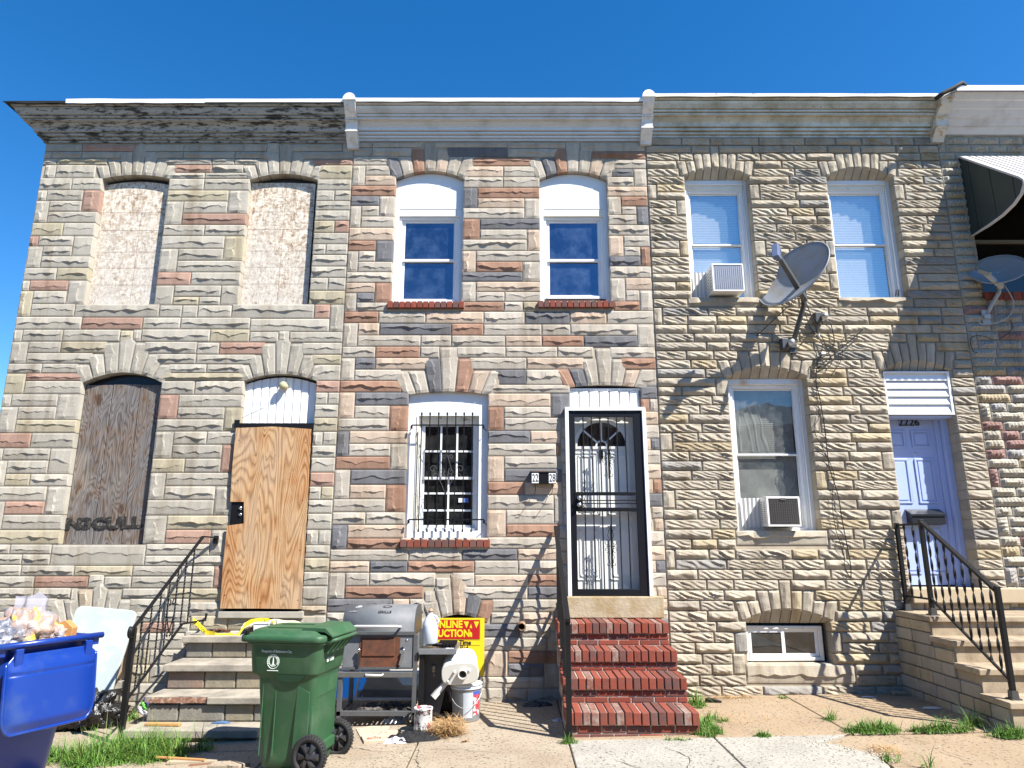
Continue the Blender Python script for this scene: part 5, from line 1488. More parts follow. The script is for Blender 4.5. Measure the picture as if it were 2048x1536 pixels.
for sgn in (-1, 1):
    pts = [(hc.x, hc.y + sgn * yy, hz + zz) for yy, zz in ((.0, -.16), (.05, -.06), (.085, .04), (.09, .12), (.065, .165), (.03, .16), (.018, .125), (.035, .10), (.05, .12))]
    hs_.tube(pts, .0065, 4)
    hs_.tube([(hc.x, hc.y + sgn * yy, hz - .17 + zz) for yy, zz in ((0, .02), (.03, .0), (.045, -.02), (.03, -.035), (.018, -.02))], .006, 4)
hs_.build('heart_scroll', BLACK, r2)

# ================================================================= right sandstone steps + railing
s3 = thing('stone_steps', 'tan sandstone steps rising to the pale blue door of 2226', 'steps', (5.1, -.9, gz(5)))
SND = mat('sandstone', (.36, .29, .20), .88, var=.07, vs=5, c2=(.20, .155, .11), mixs=4.5, thr=.56, soft=.14, bump=.003, bs=50, streak=.8)
rz0 = [.945, .755, .552, .34]; ry0 = [-.70, -1.05, -1.38, -1.73]; rx0, rx1 = 4.32, 6.05; g_ = gz(4.6) - .06
for k in range(4):
    z, y = rz0[k], ry0[k]; yb = ry0[k - 1] + .05 if k else .0; zn_ = rz0[k + 1] if k < 3 else g_
    MB().box(rx0 - .02, rx1 + .02, y, yb, z - .055, z).build('tread', SND, s3, bevel=.008)
    MB().box(rx0 + .012, rx1, y + .035, 0, zn_ - .05, z - .057).build('riser', SND, s3, bevel=.004)
# side wall blocks facing left
rk = random.Random(9); z = g_
rows = []
while z < .86: rows.append((z, min(z + .125, .888))); z += .125
for (z0_, z1_) in rows:
    yf = -.70
    for k in range(4):
        if z1_ < rz0[k] - .05: yf = ry0[k]
    y = yf + .05
    while y < -.02:
        w = rk.uniform(.2, .38); b_ = min(y + w, -.0)
        if b_ > -.10: b_ = 0
        MB().box(rx0 - .012 - rk.uniform(0, .008), rx0 + .03, y + .004, b_ - .004, z0_ + .004, z1_ - .004).build('side_stone', rk.choice([S['right']['g'], S['right']['t'], S['right']['y']]), s3, own=True, bevel=.01)
        y = b_
r3 = railing('step_railing', 'black railing with twisted balusters on the right sandstone steps', (4.43, -.8, .94))
Xr = 4.43; P1, P2, P3 = (-.07, 1.91), (-.55, 1.93), (-1.60, 1.30)
for (y, zt_p, zb_p, hf) in ((P1[0], P1[1], .945, .0), (P2[0], P2[1], .945, 0), (P3[0], P3[1], .34, 0)):
    MB().box(Xr - .021, Xr + .021, y - .021, y + .021, zb_p, zt_p).build('post', BLACK, r3, bevel=.003)
    f_ = MB(); f_.box(Xr - .045, Xr + .045, y - .045, y + .045, zb_p - .001, zb_p + .012); f_.prism([(Xr - .032, zb_p + .012), (Xr + .032, zb_p + .012), (Xr + .026, zb_p + .075), (Xr - .026, zb_p + .075)], 'y', y - .03, y + .03); f_.build('post_foot', mat('cast_foot', (.10, .10, .10), .4, .6), r3)
def sl(name, a, b_, w=.018, h=.018):
    MB().prism([(a[0], a[1] - h), (a[0], a[1] + h), (b_[0], b_[1] + h), (b_[0], b_[1] - h)], 'x', Xr - w, Xr + w).build(name, BLACK, r3, bevel=.003)
sl('handrail', (P1[0], 1.885), (P2[0], 1.885), .012, .012); sl('handrail', (P2[0] - .02, P2[1] - .03), (P3[0] + .02, P3[1] - .035), .024, .016)
sl('bottom_rail', (P1[0], 1.105), (P2[0], 1.105), .010, .010); sl('bottom_rail', (P2[0] - .02, 1.105), (P3[0] + .02, .50), .012, .012)
for y in (-.21, -.38): mb = MB(); twisted(mb, (Xr, y, 1.11), (Xr, y, 1.88), .026, .007, 5.5, 44, y * 9); mb.build('baluster', BLACK, r3)
for i in range(8):
    t = (i + .8) / 8.6; y = lerp(P2[0], P3[0], t); mb = MB(); twisted(mb, (Xr, y, lerp(1.105, .50, t)), (Xr, y, lerp(P2[1] - .03, P3[1] - .035, t)), .026, .007, 5.5, 44, i); mb.build('baluster', BLACK, r3)

# ================================================================= things hung on the walls
# dishes
GREYD = mat('dish_grey', (.27, .29, .32), .5, var=.06, vs=6, c2=(.28, .24, .17), mixs=5, thr=.60, soft=.12); DKG = mat('dish_arm_grey', (.06, .065, .07), .45, var=.05); 
def dish(label, C, n, rx, ry, foot, arm_end, arm_m, lnb_m, stays=True, roll=0, post_mid=None, arm0=None, hs=1.0):
    t = thing('satellite_dish', label, 'satellite dish', tuple(foot))
    n = n.normalized(); up = Vector((0, 0, 1)); a = n.cross(up).normalized(); b_ = a.cross(n) * -1
    if b_.z < 0: b_ = -b_
    ca, sa = math.cos(roll), math.sin(roll); a, b_ = a * ca + b_ * sa, b_ * ca - a * sa
    mb = MB(); depth = .065
    def P(u, v): r_ = u; w = v * 2 * math.pi; return C + a * (rx * r_ * math.cos(w)) + b_ * (ry * r_ * math.sin(w)) - n * depth * (1 - r_ * r_)
    mb.grid(lambda u, v: P(.02 + .98 * v, u), 48, 8)
    o = mb.build('reflector', GREYD, t, solid=.006)
    rm = MB(); rm.tube([P(1, i / 48) for i in range(49)], .008, 6, False); rm.build('rim', GREYD, o)
    back = C - n * (depth + .09); low = C - b_ * ry * .93 - n * .02
    am = MB(); A0 = arm0 or (C - b_ * ry * 1.02 - n * .05); am.tube([back - n * .02, A0, arm_end], [.02, .036 * hs ** .5, .028 * hs ** .5], 4, flat=1.3); am.build('feed_arm', arm_m, t, bevel=.002)
    d = (arm_end - A0).normalized(); side = d.cross(n).normalized(); fw = (C - arm_end).normalized()
    lb = MB(); M = Matrix((( *side, 0), (*fw, 0), (*(side.cross(fw)), 0), (0, 0, 0, 1))).transposed(); M = Matrix.Translation(arm_end + d * .02) @ M
    M = M @ Matrix.Scale(hs, 4); lb.box(-.09, .09, -.035, .035, -.03, .03, M); lb.lathe([(0, .035), (.03, .035), (.034, .075), (0, .08)], (0, 0, 0), 12, 'y', None)
    # feed horns are three short cups on the box
    lb.v = lb.v[:8]; lb.f = lb.f[:6]; lb.s = lb.s[:6]
    for q in (-.06, 0, .06): 
        k = MB(); k.lathe([(0, .03), (.026, .03), (.03, .07), (0, .075)], (0, 0, 0), 12, 'y'); lb.add([M @ (Vector(v) + Vector((q, 0, 0))) for v in k.v], k.f, True)
    lb.build('receiver_head', lnb_m, t, bevel=.008)
    mt = MB(); mid = post_mid or (foot + Vector((0, -.30, .10))).lerp(back, .3)
    mt.tube([foot + Vector((0, -.02, 0)), foot.lerp(mid, .5), mid, mid.lerp(back, .75), back], .031 * min(1, hs), 8); mt.build('mast', arm_m, t)
    bk = MB(); M2 = Matrix.Translation(back); bk.box(-.05, .05, -.06, .04, -.07, .07, M2); bk.build('tilt_bracket', mat('galvanised', (.45, .46, .46), .4, .7), t, bevel=.006)
    ft = MB(); ft.box(foot.x - .05, foot.x + .05, -.045, -.03, foot.z - .09, foot.z + .09); ft.box(foot.x - .04, foot.x + .04, -.07, -.045, foot.z - .03, foot.z + .03); ft.build('wall_plate', arm_m, t, bevel=.004)
    if stays:
        for (px_, py_, s0) in ((1510, 675, .55), (1638, 672, .45)):
            e = at(px_, py_, -.03); st_ = MB(); st_.tube([mid.lerp(back, .5), e], .007, 5); st_.build('stay_rod', arm_m, t)
            q = MB(); q.ball(e, .022, .5, n=5, smooth=False, sq=(1, .6, 1)); q.build('stay_foot', mat('galvanised', (.45, .46, .46), .4, .7), t)
    return t
f1 = at(1583, 694, 0)
dish('large grey satellite dish on a curved mast above the lower 2226 window', Vector((3.40, -.34, 4.86)), Vector((-.78, -.42, .45)), .50, .46, f1, Vector((3.04, -.80, 4.93)), DKG, mat('lnb_blue_grey', (.10, .13, .22), .5), True, 0, at(1608, 610, -.26), at(1610, 598, -.34), 1.35)
f2 = at(1968, 636, 0)
PALEG = mat('dish_arm_pale', (.36, .37, .36), .5)
dish('smaller grey satellite dish under the striped awning', at(1997, 538, -.19), Vector((-.42, -.70, .57)), .30, .28, f2, at(1970, 546, -.42), PALEG, mat('lnb_tan', (.26, .25, .21), .5), False, 0, at(1998, 585, -.12), at(2003, 573, -.17), .8)
# coax boxes left behind on the wall beside the mast
for (px_, py_, lab) in ((1636, 638, 'small dark cable clamp box to the right of the dish mast'), (1570, 690, 'small dark cable clamp box at the foot of the dish mast')):
    v = at(px_, py_, -.05); t = thing('wall_bracket', lab, 'bracket', (v.x, 0, v.z))
    b_ = MB(); b_.box(v.x - .06, v.x + .02, -.12, -.02, v.z - .06, v.z + .07); b_.build('bracket_body', DKG, t, bevel=.008)
    b_ = MB(); b_.lathe([(0, -.1), (.035, -.09), (.045, 0), (.045, .05)], (v.x + .045, -.08, v.z + .01), 12, 'y'); b_.build('bracket_cup', mat('galvanised', (.45, .46, .46), .4, .7), t)
# cables
CAB = mat('cable_black', (.012, .012, .012), .5)
def cable(label, pts, r=.006, Y=-.055, m=CAB):
    P = []
    for i in range(len(pts) - 1):
        for k in range(4):
            a = [pts[max(i - 1, 0)], pts[i], pts[i + 1], pts[min(i + 2, len(pts) - 1)]]; t = k / 4
            q = [0.5 * ((2 * a[1][c]) + (-a[0][c] + a[2][c]) * t + (2 * a[0][c] - 5 * a[1][c] + 4 * a[2][c] - a[3][c]) * t * t + (-a[0][c] + 3 * a[1][c] - 3 * a[2][c] + a[3][c]) * t ** 3) for c in (0, 1)]
            P.append(at(q[0], q[1], Y))
    P.append(at(*pts[-1], Y)); o = MB().tube(P, r, 5).build('cable', m); return tag(o, label, 'cable', None)
cable('black coax cable running down from the dish to above the basement window', [(1660, 640), (1668, 690), (1640, 715), (1632, 760), (1640, 800), (1650, 860), (1658, 930), (1676, 990), (1684, 1040), (1694, 1090), (1701, 1130), (1702, 1154)])
cable('thinner kinked black wire hanging beside the coax cable', [(1648, 718), (1620, 735), (1645, 765), (1632, 770), (1638, 830), (1628, 860), (1650, 905), (1668, 950), (1664, 1000), (1672, 1060), (1688, 1110), (1690, 1135), (1701, 1157)], .004)
cable('coil of black cable looped beside the dish mast', [(1600, 690), (1622, 665), (1640, 668), (1655, 700), (1660, 720), (1640, 735), (1628, 722), (1650, 708), (1665, 722), (1648, 742), (1633, 730), (1645, 690), (1620, 655), (1612, 628)], .005, -.07)
cable('straight black rod slanting across the wall right of the dish', [(1636, 736), (1660, 715), (1700, 682), (1730, 655)], .008, -.09)
cable('thin black wire drooping from the end of the slanting rod', [(1730, 655), (1700, 668), (1684, 680), (1686, 700), (1680, 725), (1668, 742), (1662, 752)], .004)
cable('pale cable hanging below the smaller dish', [(2000, 560), (2015, 580), (2027, 605), (2020, 630), (1995, 645), (1965, 648), (1955, 640)], .007, -.08, PALEG)
cable('thin dark wire trailing down from the smaller dish', [(2020, 640), (2025, 655), (2010, 672), (1990, 680), (1965, 672), (1942, 675), (1945, 700), (1955, 706)], .004)
cable('thin wire poking from the boarded door frame', [(484, 836), (500, 828), (512, 823), (526, 816)], .003, -.05)
v = at(1646, 708, -.06); tag(MB().ball(v, .028, .5, n=6, sq=(1.2, .5, .8)).build('wire_nut', WHITE_CLEAN), 'white plastic cable cap among the dish wires', 'cable cap')

# awning
aw = thing('awning', 'white striped metal awning with dark green side panel', 'awning', (5.87, 0, 5.5))
AX0, AX1 = 5.87, 8.2
side = [(0, 6.66), (-.95, 5.80), (-1.0, 5.74), (-1.0, 5.69), (-.93, 5.60), (-.80, 5.54), (-.60, 5.50), (-.35, 5.49), (0, 5.50)]
GREEN = mat('awning_green', (.030, .042, .040), .5, var=.08, vs=8)
for k in range(6):
    ya, yb = -1.0 * k / 6, -1.0 * (k + 1) / 6 + .004
    def zt_s(y): return 6.66 + (y / .95) * .86 if y > -.95 else 5.8 + (y + .95) * 1.2
    def zb_s(y):
        pts = side[3:]
        for a, b_ in zip(pts, pts[1:]):
            if a[0] <= y <= b_[0]: return a[1] + (b_[1] - a[1]) * (y - a[0]) / (b_[0] - a[0])
        return 5.5
    MB().prism([(ya, zb_s(ya)), (yb, zb_s(yb)), (yb, zt_s(yb)), (ya, zt_s(ya))], 'x', AX0 + .004 + .004 * (k % 2), AX0 + .014 + .004 * (k % 2)).build('side_panel', GREEN, aw)
tr = MB(); pts3 = [(AX0, y, z) for y, z in side]; tr.tube(pts3 + [pts3[0]], .020, 4, flat=.8); tr.build('side_trim', mat('awning_white', (.50, .48, .48), .5, var=.04), aw)
n = 26
STR = mat('awning_stripe', (.17, .13, .13), .5)
for k in range(n):
    x = AX0 + .02 + (AX1 - AX0) * k / n; w = (AX1 - AX0) / n
    m_ = MB(); m_.prism([(.0, 6.68), (-.96, 5.81), (-1.02, 5.72), (-1.03, 5.64), (-1.02, 5.64), (-1.01, 5.71), (-.95, 5.80), (.0, 6.665)], 'x', x, x + w * .62); m_.build('awning_slat', MATS['awning_white'], aw)
    m_ = MB(); m_.prism([(.0, 6.665), (-.955, 5.797), (-1.012, 5.71), (-1.02, 5.64), (-1.01, 5.64), (-1.0, 5.70), (-.945, 5.79), (.0, 6.65)], 'x', x + w * .62, x + w); m_.build('awning_slat', STR, aw)
MB().prism([(0, 6.62), (-.93, 5.775), (-.985, 5.70), (-.985, 5.66), (-.97, 5.66), (-.97, 5.695), (-.915, 5.765), (0, 6.60)], 'x', AX0 + .02, AX1).build('awning_shade_sheet', GREEN, aw)  # dark sheet added under the slats to stand in for shade there
MB().prism([(0, 5.5), (-.35, 5.49), (-.6, 5.5), (-.8, 5.54), (-.8, 5.55), (-.6, 5.51), (-.35, 5.5), (0, 5.51)], 'x', AX1, AX1 + .02).build('side_panel', GREEN, aw)

# window air conditioners
def aircon(label, X0, X1, Z0, Z1, Yf, Yw, louv=True, dark=False):
    t = thing('air_conditioner', label, 'air conditioner', ((X0 + X1) / 2, Yw, Z0))
    AC = mat('ac_white', (.68, .68, .66), .45, var=.05, vs=6, c2=(.50, .44, .34), mixs=6, thr=.68)
    b_ = MB(); b_.box(X0, X1, Yf + .012, Yw + .12, Z0, Z1); body = b_.build('case', AC, t, bevel=.008)
    f = MB(); e = .018 if not dark else .022; xa = X0 + e
    f.box(X0, X1, Yf, Yf + .011, Z0, Z0 + e); f.box(X0, X1, Yf, Yf + .011, Z1 - e, Z1); f.box(X0, xa, Yf, Yf + .011, Z0 + e, Z1 - e); f.box(X1 - e, X1, Yf, Yf + .011, Z0 + e, Z1 - e); f.build('front_rim', AC, body, bevel=.003)
    cm = mat('ac_coil_dark', (.05, .045, .04), .5) if dark else mat('ac_coil', (.30, .31, .34), .4, .5, var=.1, vs=30)
    g = MB(); g.box(xa, X1 - e, Yf + .006, Yf + .0115, Z0 + e, Z1 - e); g.build('coil', cm, body)
    g = MB(); n = 14
    for i in range(1, n): x = xa + (X1 - e - xa) * i / n; g.box(x - .0012, x + .0012, Yf + .002, Yf + .006, Z0 + e, Z1 - e)
    if dark:
        for i in range(1, 10): z = Z0 + e + (Z1 - Z0 - 2 * e) * i / 10; g.box(xa, X1 - e, Yf + .003, Yf + .0055, z - .0012, z + .0012)
        g.box((X0 + X1) / 2 - .03, (X0 + X1) / 2 + .03, Yf - .004, Yf + .006, Z1 - e - .02, Z1 - e + .004)
    g.build('grille_wires', mat('ac_wire', (.20, .20, .21), .4, .5) if not dark else mat('ac_wire_dark', (.09, .085, .08), .5), body)
    lv = MB()
    for c in range(2):
        for i in range(12 if dark else 7):
            z = Z0 + .04 + (Z1 - Z0 - .08) * i / (12 if dark else 7); y0 = Yf + .05 + c * .09
            lv.box(X0 - .0015, X0 + .001, y0, y0 + .06, z, z + (.007 if dark else .012))
    lv.build('side_vents', mat('vent_shadow', (.06, .06, .06), .7), body)
    return t
a, b_ = at(1423, 527, -.14), at(1490, 582, -.14)
aircon('white window air conditioner in the left upper window of 2226', a.x, b_.x, b_.z, a.z, -.14, .12)
a, b_ = at(1532, 993, -.11), at(1604, 1053, -.11)
aircon('white air conditioner with dark grille in the lower 2226 window', a.x, b_.x, b_.z, a.z, -.11, .12, dark=True)
# side curtains of the air conditioners
for (xa, xb, ya, yb, Y, nm) in ((1480, 1545, 996, 1056, .10, 'accordion_panel'), (1384, 1440, 545, 596, .10, 'accordion_panel')):
    a, b_ = at(xa, ya, Y), at(xb, yb, Y); m_ = MB(); n = 14
    vs = []
    for i in range(n + 1):
        x = a.x + (b_.x - a.x) * i / n; vs += [(x, Y + (.012 if i % 2 else 0), b_.z), (x, Y + (.012 if i % 2 else 0), a.z)]
    m_.add(vs, [(2 * i, 2 * i + 2, 2 * i + 3, 2 * i + 1) for i in range(n)]); m_.build(nm, mat('accordion_grey', (.55, .55, .53), .5), HR.root, fix=False, solid=.003)
a, b_ = at(1384, 541, .10), at(1500, 546, .10); 

# mailboxes
mb_ = thing('mailbox', 'black wall mailbox numbered 22 28 beside the security door', 'mailbox', (at(1088, 968, 0).x, 0, at(0, 968, 0).z))
a, b_ = at(1063, 945, -.12), at(1112, 967, -.12)
MB().prism([(-.03, b_.z), (-.12, b_.z), (-.125, a.z), (-.03, a.z + .02)], 'x', a.x, b_.x).build('box', BLACKP, mb_, bevel=.004)
MB().prism([(-.02, a.z + .035), (-.135, a.z + .012), (-.135, a.z + .004), (-.02, a.z + .022)], 'x', a.x - .006, b_.x + .006).build('lid', mat('lid_rusty', (.06, .045, .035), .7, var=.2, vs=30), mb_)
for (u0, u1, s_) in ((0, .30, '22'), (.70, 1.0, '28')):
    xa, xb = a.x + (b_.x - a.x) * u0, a.x + (b_.x - a.x) * u1
    pl = MB().box(xa + .003, xb - .003, -.1285, -.125, b_.z + .004, a.z - .006).build('number_plate', WHITE_CLEAN, mb_)
    text('number', s_, .125, front(xa + .006, -.1292, b_.z + .022), MATS['number_black'], pl, sx=.60, bold=.001)
hk = MB()
for u in (.15, .85):
    x = a.x + (b_.x - a.x) * u; z = b_.z
    hk.tube([(x, -.05, z), (x + .005, -.06, z - .06), (x - .005, -.10, z - .11), (x - .03, -.14, z - .14), (x - .05, -.15, z - .12)], .004, 5)
hk.build('paper_hooks', BLACK, mb_)
m2 = thing('mailbox', 'black mailbox mounted low on the pale blue door of 2226', 'mailbox', (at(1850, 1048, .1).x, .2, at(0, 1048, .1).z))
a, b_ = at(1822, 1030, .13), at(1892, 1050, .13)
MB().prism([(.234, b_.z), (.12, b_.z + .01), (.12, a.z - .005), (.234, a.z + .06)], 'x', a.x, b_.x).build('box', mat('mailbox_black', (.02, .022, .026), .3), m2, bevel=.004)
MB().prism([(.234, a.z + .072), (.108, a.z + .010), (.108, a.z - .012), (.112, a.z - .012), (.114, a.z + .002), (.234, a.z + .062)], 'x', a.x - .006, b_.x + .006).build('lid', MATS['mailbox_black'], m2)
# vent pipe
v = at(1043, 1251, 0); t = thing('vent_pipe', 'rusty pipe stub poking out of the wall left of the brick steps', 'pipe', (v.x, 0, v.z))
MB().lathe([(.034, .0), (.034, -.13), (.044, -.13), (.045, -.10), (.052, -.10), (.052, -.0)], (v.x, 0, v.z), 18, 'y').build('pipe', mat('pipe_rust', (.17, .09, .05), .7, var=.2, vs=30, c2=(.35, .25, .17), mixs=18, thr=.6), t)
MB().lathe([(0, -.03), (.034, -.03)], (v.x, 0, v.z), 18, 'y').build('pipe_bore', DARK, t)

v = at(1795, 588, .06); q = MB(); q.tube([(v.x - .03, .06, v.z - .03), (v.x - .015, .05, v.z + .05), (v.x + .02, .05, v.z + .055), (v.x + .01, .06, v.z - .03)], .006, 5); q.tube([(v.x - .024, .055, v.z + .0), (v.x + .014, .055, v.z + .0)], .005, 5); q.tube([(v.x - .02, .055, v.z + .028), (v.x + .016, .055, v.z + .028)], .005, 5)
tag(q.build('window_latch_wire', BLACK), 'small black wire clip on the sill of the right upper 2226 window', 'clip')
# ================================================================= bins, grill and clutter
def rrect(hx, hy, r, n=5):
    pts = []
    for (cx, cy, a0) in ((hx - r, hy - r, 0), (-hx + r, hy - r, 90), (-hx + r, -hy + r, 180), (hx - r, -hy + r, 270)):
        for i in range(n + 1): a = R(a0 + 90 * i / n); pts.append((cx + r * math.cos(a), cy + r * math.sin(a)))
    return pts
def loft(mb, rings, cap0=True, cap1=True, smooth=True, M=None):
    """rings: (cx, cy, hx, hy, r, z)"""
    vs = []; n = None
    for (cx, cy, hx, hy, r, z) in rings:
        p = rrect(hx, hy, r); n = len(p); vs += [Vector((cx + x, cy + y, z)) for x, y in p]
    if M: vs = [M @ v for v in vs]
    fs = [(i * n + j, i * n + (j + 1) % n, (i + 1) * n + (j + 1) % n, (i + 1) * n + j) for i in range(len(rings) - 1) for j in range(n)]
    b = len(mb.v); mb.add(vs, fs, smooth)
    if cap0: mb.f.append(tuple(b + j for j in reversed(range(n)))); mb.s.append(False)
    if cap1: mb.f.append(tuple(b + (len(rings) - 1) * n + j for j in range(n))); mb.s.append(False)
# ---- green cart
wn_, wf_ = on_z(613, 1510, .10), on_z(681, 1465, .10)
axv = (wf_ - wn_); yaw = math.atan2(axv.y, axv.x) - R(90)
midw = (wn_ + wf_) / 2; hw = .315
ux = Vector((math.cos(yaw), math.sin(yaw), 0))
base = Vector((midw.x, midw.y, 0)) - ux * .26; base.z = gz(base.x) - .012
GRN = mat('cart_green', (.026, .085, .036), .48, var=.05, vs=2, c2=(.055, .11, .06), mixs=5, thr=.60, soft=.12,  bump=.0015, bs=120)
cart_scale = .93
cart = thing('wheeled_cart', 'dark green wheeled rubbish cart with its lid shut, in front of the grey steps', 'rubbish cart', tuple(base), yaw)
W = dict(parent=cart, world=False); cart.scale = (.93, .93, .99)
b_ = MB(); loft(b_, [(.03, 0, .23, .225, .06, .03), (.03, 0, .235, .23, .06, .10), (.01, 0, .275, .265, .07, .70), (.0, 0, .29, .275, .07, .725), (-.01, 0, .315, .295, .08, .74), (-.01, 0, .335, .305, .08, .93), (-.01, 0, .345, .315, .08, .975)], cap1=False)
body = b_.build('cart_body', GRN, **W, autosmooth=True); body.modifiers.new('sub', 'BEVEL').width = .006
# scoop recess under the band, ribs and handle
sc_ = MB(); sc_.prism([(.06 + .13 * math.cos(R(180) * (1 + i / 10)), .735 + .055 * math.sin(R(180) * (1 + i / 10))) for i in range(11)], 'y', -.292, -.262); sc_.build('side_scoop', mat('cart_green_deep', (.010, .035, .015), .6), cart, world=False)
rb_ = MB()
for x in (-.20, -.08): rb_.box(x, x + .008, -.262, -.245, .12, .70)
rb_.prism([(.10, .13), (.235, .13), (.235, .60), (.12, .66)], 'y', -.262, -.252); rb_.build('side_rib', GRN, cart, world=False, bevel=.004)
br = MB(); br.box(.235, .285, -.20, .20, .55, .70); br.box(.24, .30, -.18, .18, .12, .20); br.box(.22, .262, -.24, .24, .20, .50); br.build('back_panel', GRN, cart, world=False, bevel=.012)
rim = MB(); loft(rim, [(-.01, 0, .35, .325, .08, .965), (-.01, 0, .362, .335, .08, .968), (-.01, 0, .362, .335, .08, .99), (-.01, 0, .345, .318, .08, .992)], False, False); rim.build('cart_rim', GRN, cart, world=False)
hd = MB(); hd.tube([(.33, -.24, .97), (.42, -.24, 1.0), (.44, -.21, 1.005), (.44, .21, 1.005), (.42, .24, 1.0), (.33, .24, .97)], .016, 8)
for y in (-.2, -.1, 0, .1, .2): hd.prism([(.32, .90), (.345, .90), (.43, .99), (.42, 1.01), (.32, .985)], 'y', y - .006, y + .006)
hd.build('handle', GRN, cart, world=False)
lid = MB(); loft(lid, [(-.03, 0, .385, .345, .08, .985), (-.03, 0, .392, .352, .085, .99), (-.03, 0, .392, .352, .085, 1.028), (-.03, 0, .380, .340, .08, 1.038), (-.02, 0, .34, .30, .09, 1.042), (-.02, 0, .33, .285, .10, 1.068), (-.02, 0, .30, .26, .10, 1.078)], True, True)
lo = lid.build('cart_lid', GRN, cart, world=False)
lr = MB()
for y in (-.13, .13): lr.box(-.25, .24, y - .03, y + .03, 1.076, 1.086)
lr.prism([(.12, 1.075), (.34, 1.06), (.42, 1.02), (.42, 1.035), (.35, 1.095), (.15, 1.10)], 'y', -.27, .27); lr.build('lid_rib', GRN, lo, world=False, bevel=.008)
hn = MB(); hn.tube([(-.30, -.05, 1.06), (-.31, -.05, 1.115), (-.30, .08, 1.12), (-.29, .08, 1.06)], .006, 6); hn.build('lid_handle', mat('bar_grey', (.35, .38, .36), .4), lo, world=False)
hn = MB(); hn.box(-.37, -.34, -.34, -.30, 1.035, 1.075); hn.build('lid_latch', BLACKP, lo, world=False, bevel=.006)
ax = MB(); ax.tube([(.275, -hw, .147), (.275, hw, .147)], .012, 8); ax.build('axle', BLACKP, cart, world=False)
TYRE = mat('tyre_rubber', (.02, .02, .021), .75, var=.1, vs=30)
for sy in (-1, 1):
    t = MB(); y0 = sy * (hw - .03)
    t.lathe([(.105, -.03), (.135, -.034), (.147, -.022), (.147, .022), (.135, .034), (.105, .03), (.105, -.03)], (.275, y0, .147), 36, 'y')
    for i in range(36):
        a = 2 * math.pi * i / 36; M = Matrix.Translation((.275, y0, .147)) @ Matrix.Rotation(a, 4, 'Y'); t.box(.142, .152, -.03, .03, -.005, .005, M)
    ty = t.build('wheel', TYRE, cart, world=False)
    r_ = MB(); r_.lathe([(0, -.036), (.022, -.036), (.026, -.02), (.105, -.012), (.107, .02)], (.275, y0, .147), 30, 'y')
    for i in range(6):
        a = 2 * math.pi * i / 6; M = Matrix.Translation((.275, y0, .147)) @ Matrix.Rotation(a, 4, 'Y')
        r_.add([M @ Vector(v) for v in ((.028, sy * .012 - .012 * 0 - .032, -.012), (.10, -.022, -.030), (.10, -.022, .030), (.028, -.032, .012), (.070, -.040, 0))], [(0, 1, 4), (1, 2, 4), (2, 3, 4), (3, 0, 4)])
    r_.build('wheel_hub', mat('hub_plastic', (.03, .03, .032), .3), ty, world=False)
WP = mat('print_white', (.75, .80, .75), .6)
Mt = lambda x, y, z: Matrix.Translation((x, y, z)) @ Matrix.Rotation(R(90), 4, 'X')
text('cart_print', 'Property of Baltimore City', .028, Mt(-.21, -.3085, .905) , WP, cart, world=False, sx=.92)
em = MB()
for i in range(24):
    a, c = 2 * math.pi * i / 24, 2 * math.pi * (i + .8) / 24
    for r0_, r1_ in ((.052, .056), (.036, .039)): em.prism([(-.10 + r * math.cos(w), .835 + r * math.sin(w)) for r, w in ((r0_, a), (r1_, a), (r1_, c), (r0_, c))], 'y', -.3045, -.300)
em.prism([(-.106, .812), (-.094, .812), (-.0975, .862), (-.10, .868), (-.1025, .862)], 'y', -.3045, -.30); em.prism([(-.115, .805), (-.085, .805), (-.09, .815), (-.11, .815)], 'y', -.3045, -.30)
for i in range(14):
    a = R(200 - i * 17); em.box(-.10 + .0455 * math.cos(a) - .003, -.10 + .0455 * math.cos(a) + .003, -.3045, -.30, .835 + .0455 * math.sin(a) - .004, .835 + .0455 * math.sin(a) + .004)
em.box(-.15, -.05, -.3045, -.30, .764, .768); em.build('city_emblem', WP, cart, world=False)
text('cart_number', '65 1238', .045, Matrix.Translation((.3275, -.16, .82)) @ Matrix.Rotation(R(90), 4, 'Z') @ Matrix.Rotation(R(90), 4, 'X'), WP, cart, world=False)

# ---- blue cart with its lid hanging open
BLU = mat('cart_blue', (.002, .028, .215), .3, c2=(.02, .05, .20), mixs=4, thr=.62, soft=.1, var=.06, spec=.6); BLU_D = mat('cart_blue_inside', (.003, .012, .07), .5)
h0 = on_z(2, 1294, 1.06); h1 = on_z(190, 1270, 1.06)
d = (h1 - h0); L_ = d.length; d.normalize(); mid = (h0 + h1) / 2; yawb = math.atan2(d.y, d.x) + R(90)  # local -y runs along the hinge
bb = thing('wheeled_cart', 'blue recycling cart heaped with trash bags, its open lid hanging down', 'recycling cart', (mid.x, mid.y, gz(mid.x) - .02), yawb)
zr = 1.06 - (gz(mid.x) - .02); hy = L_ / 2
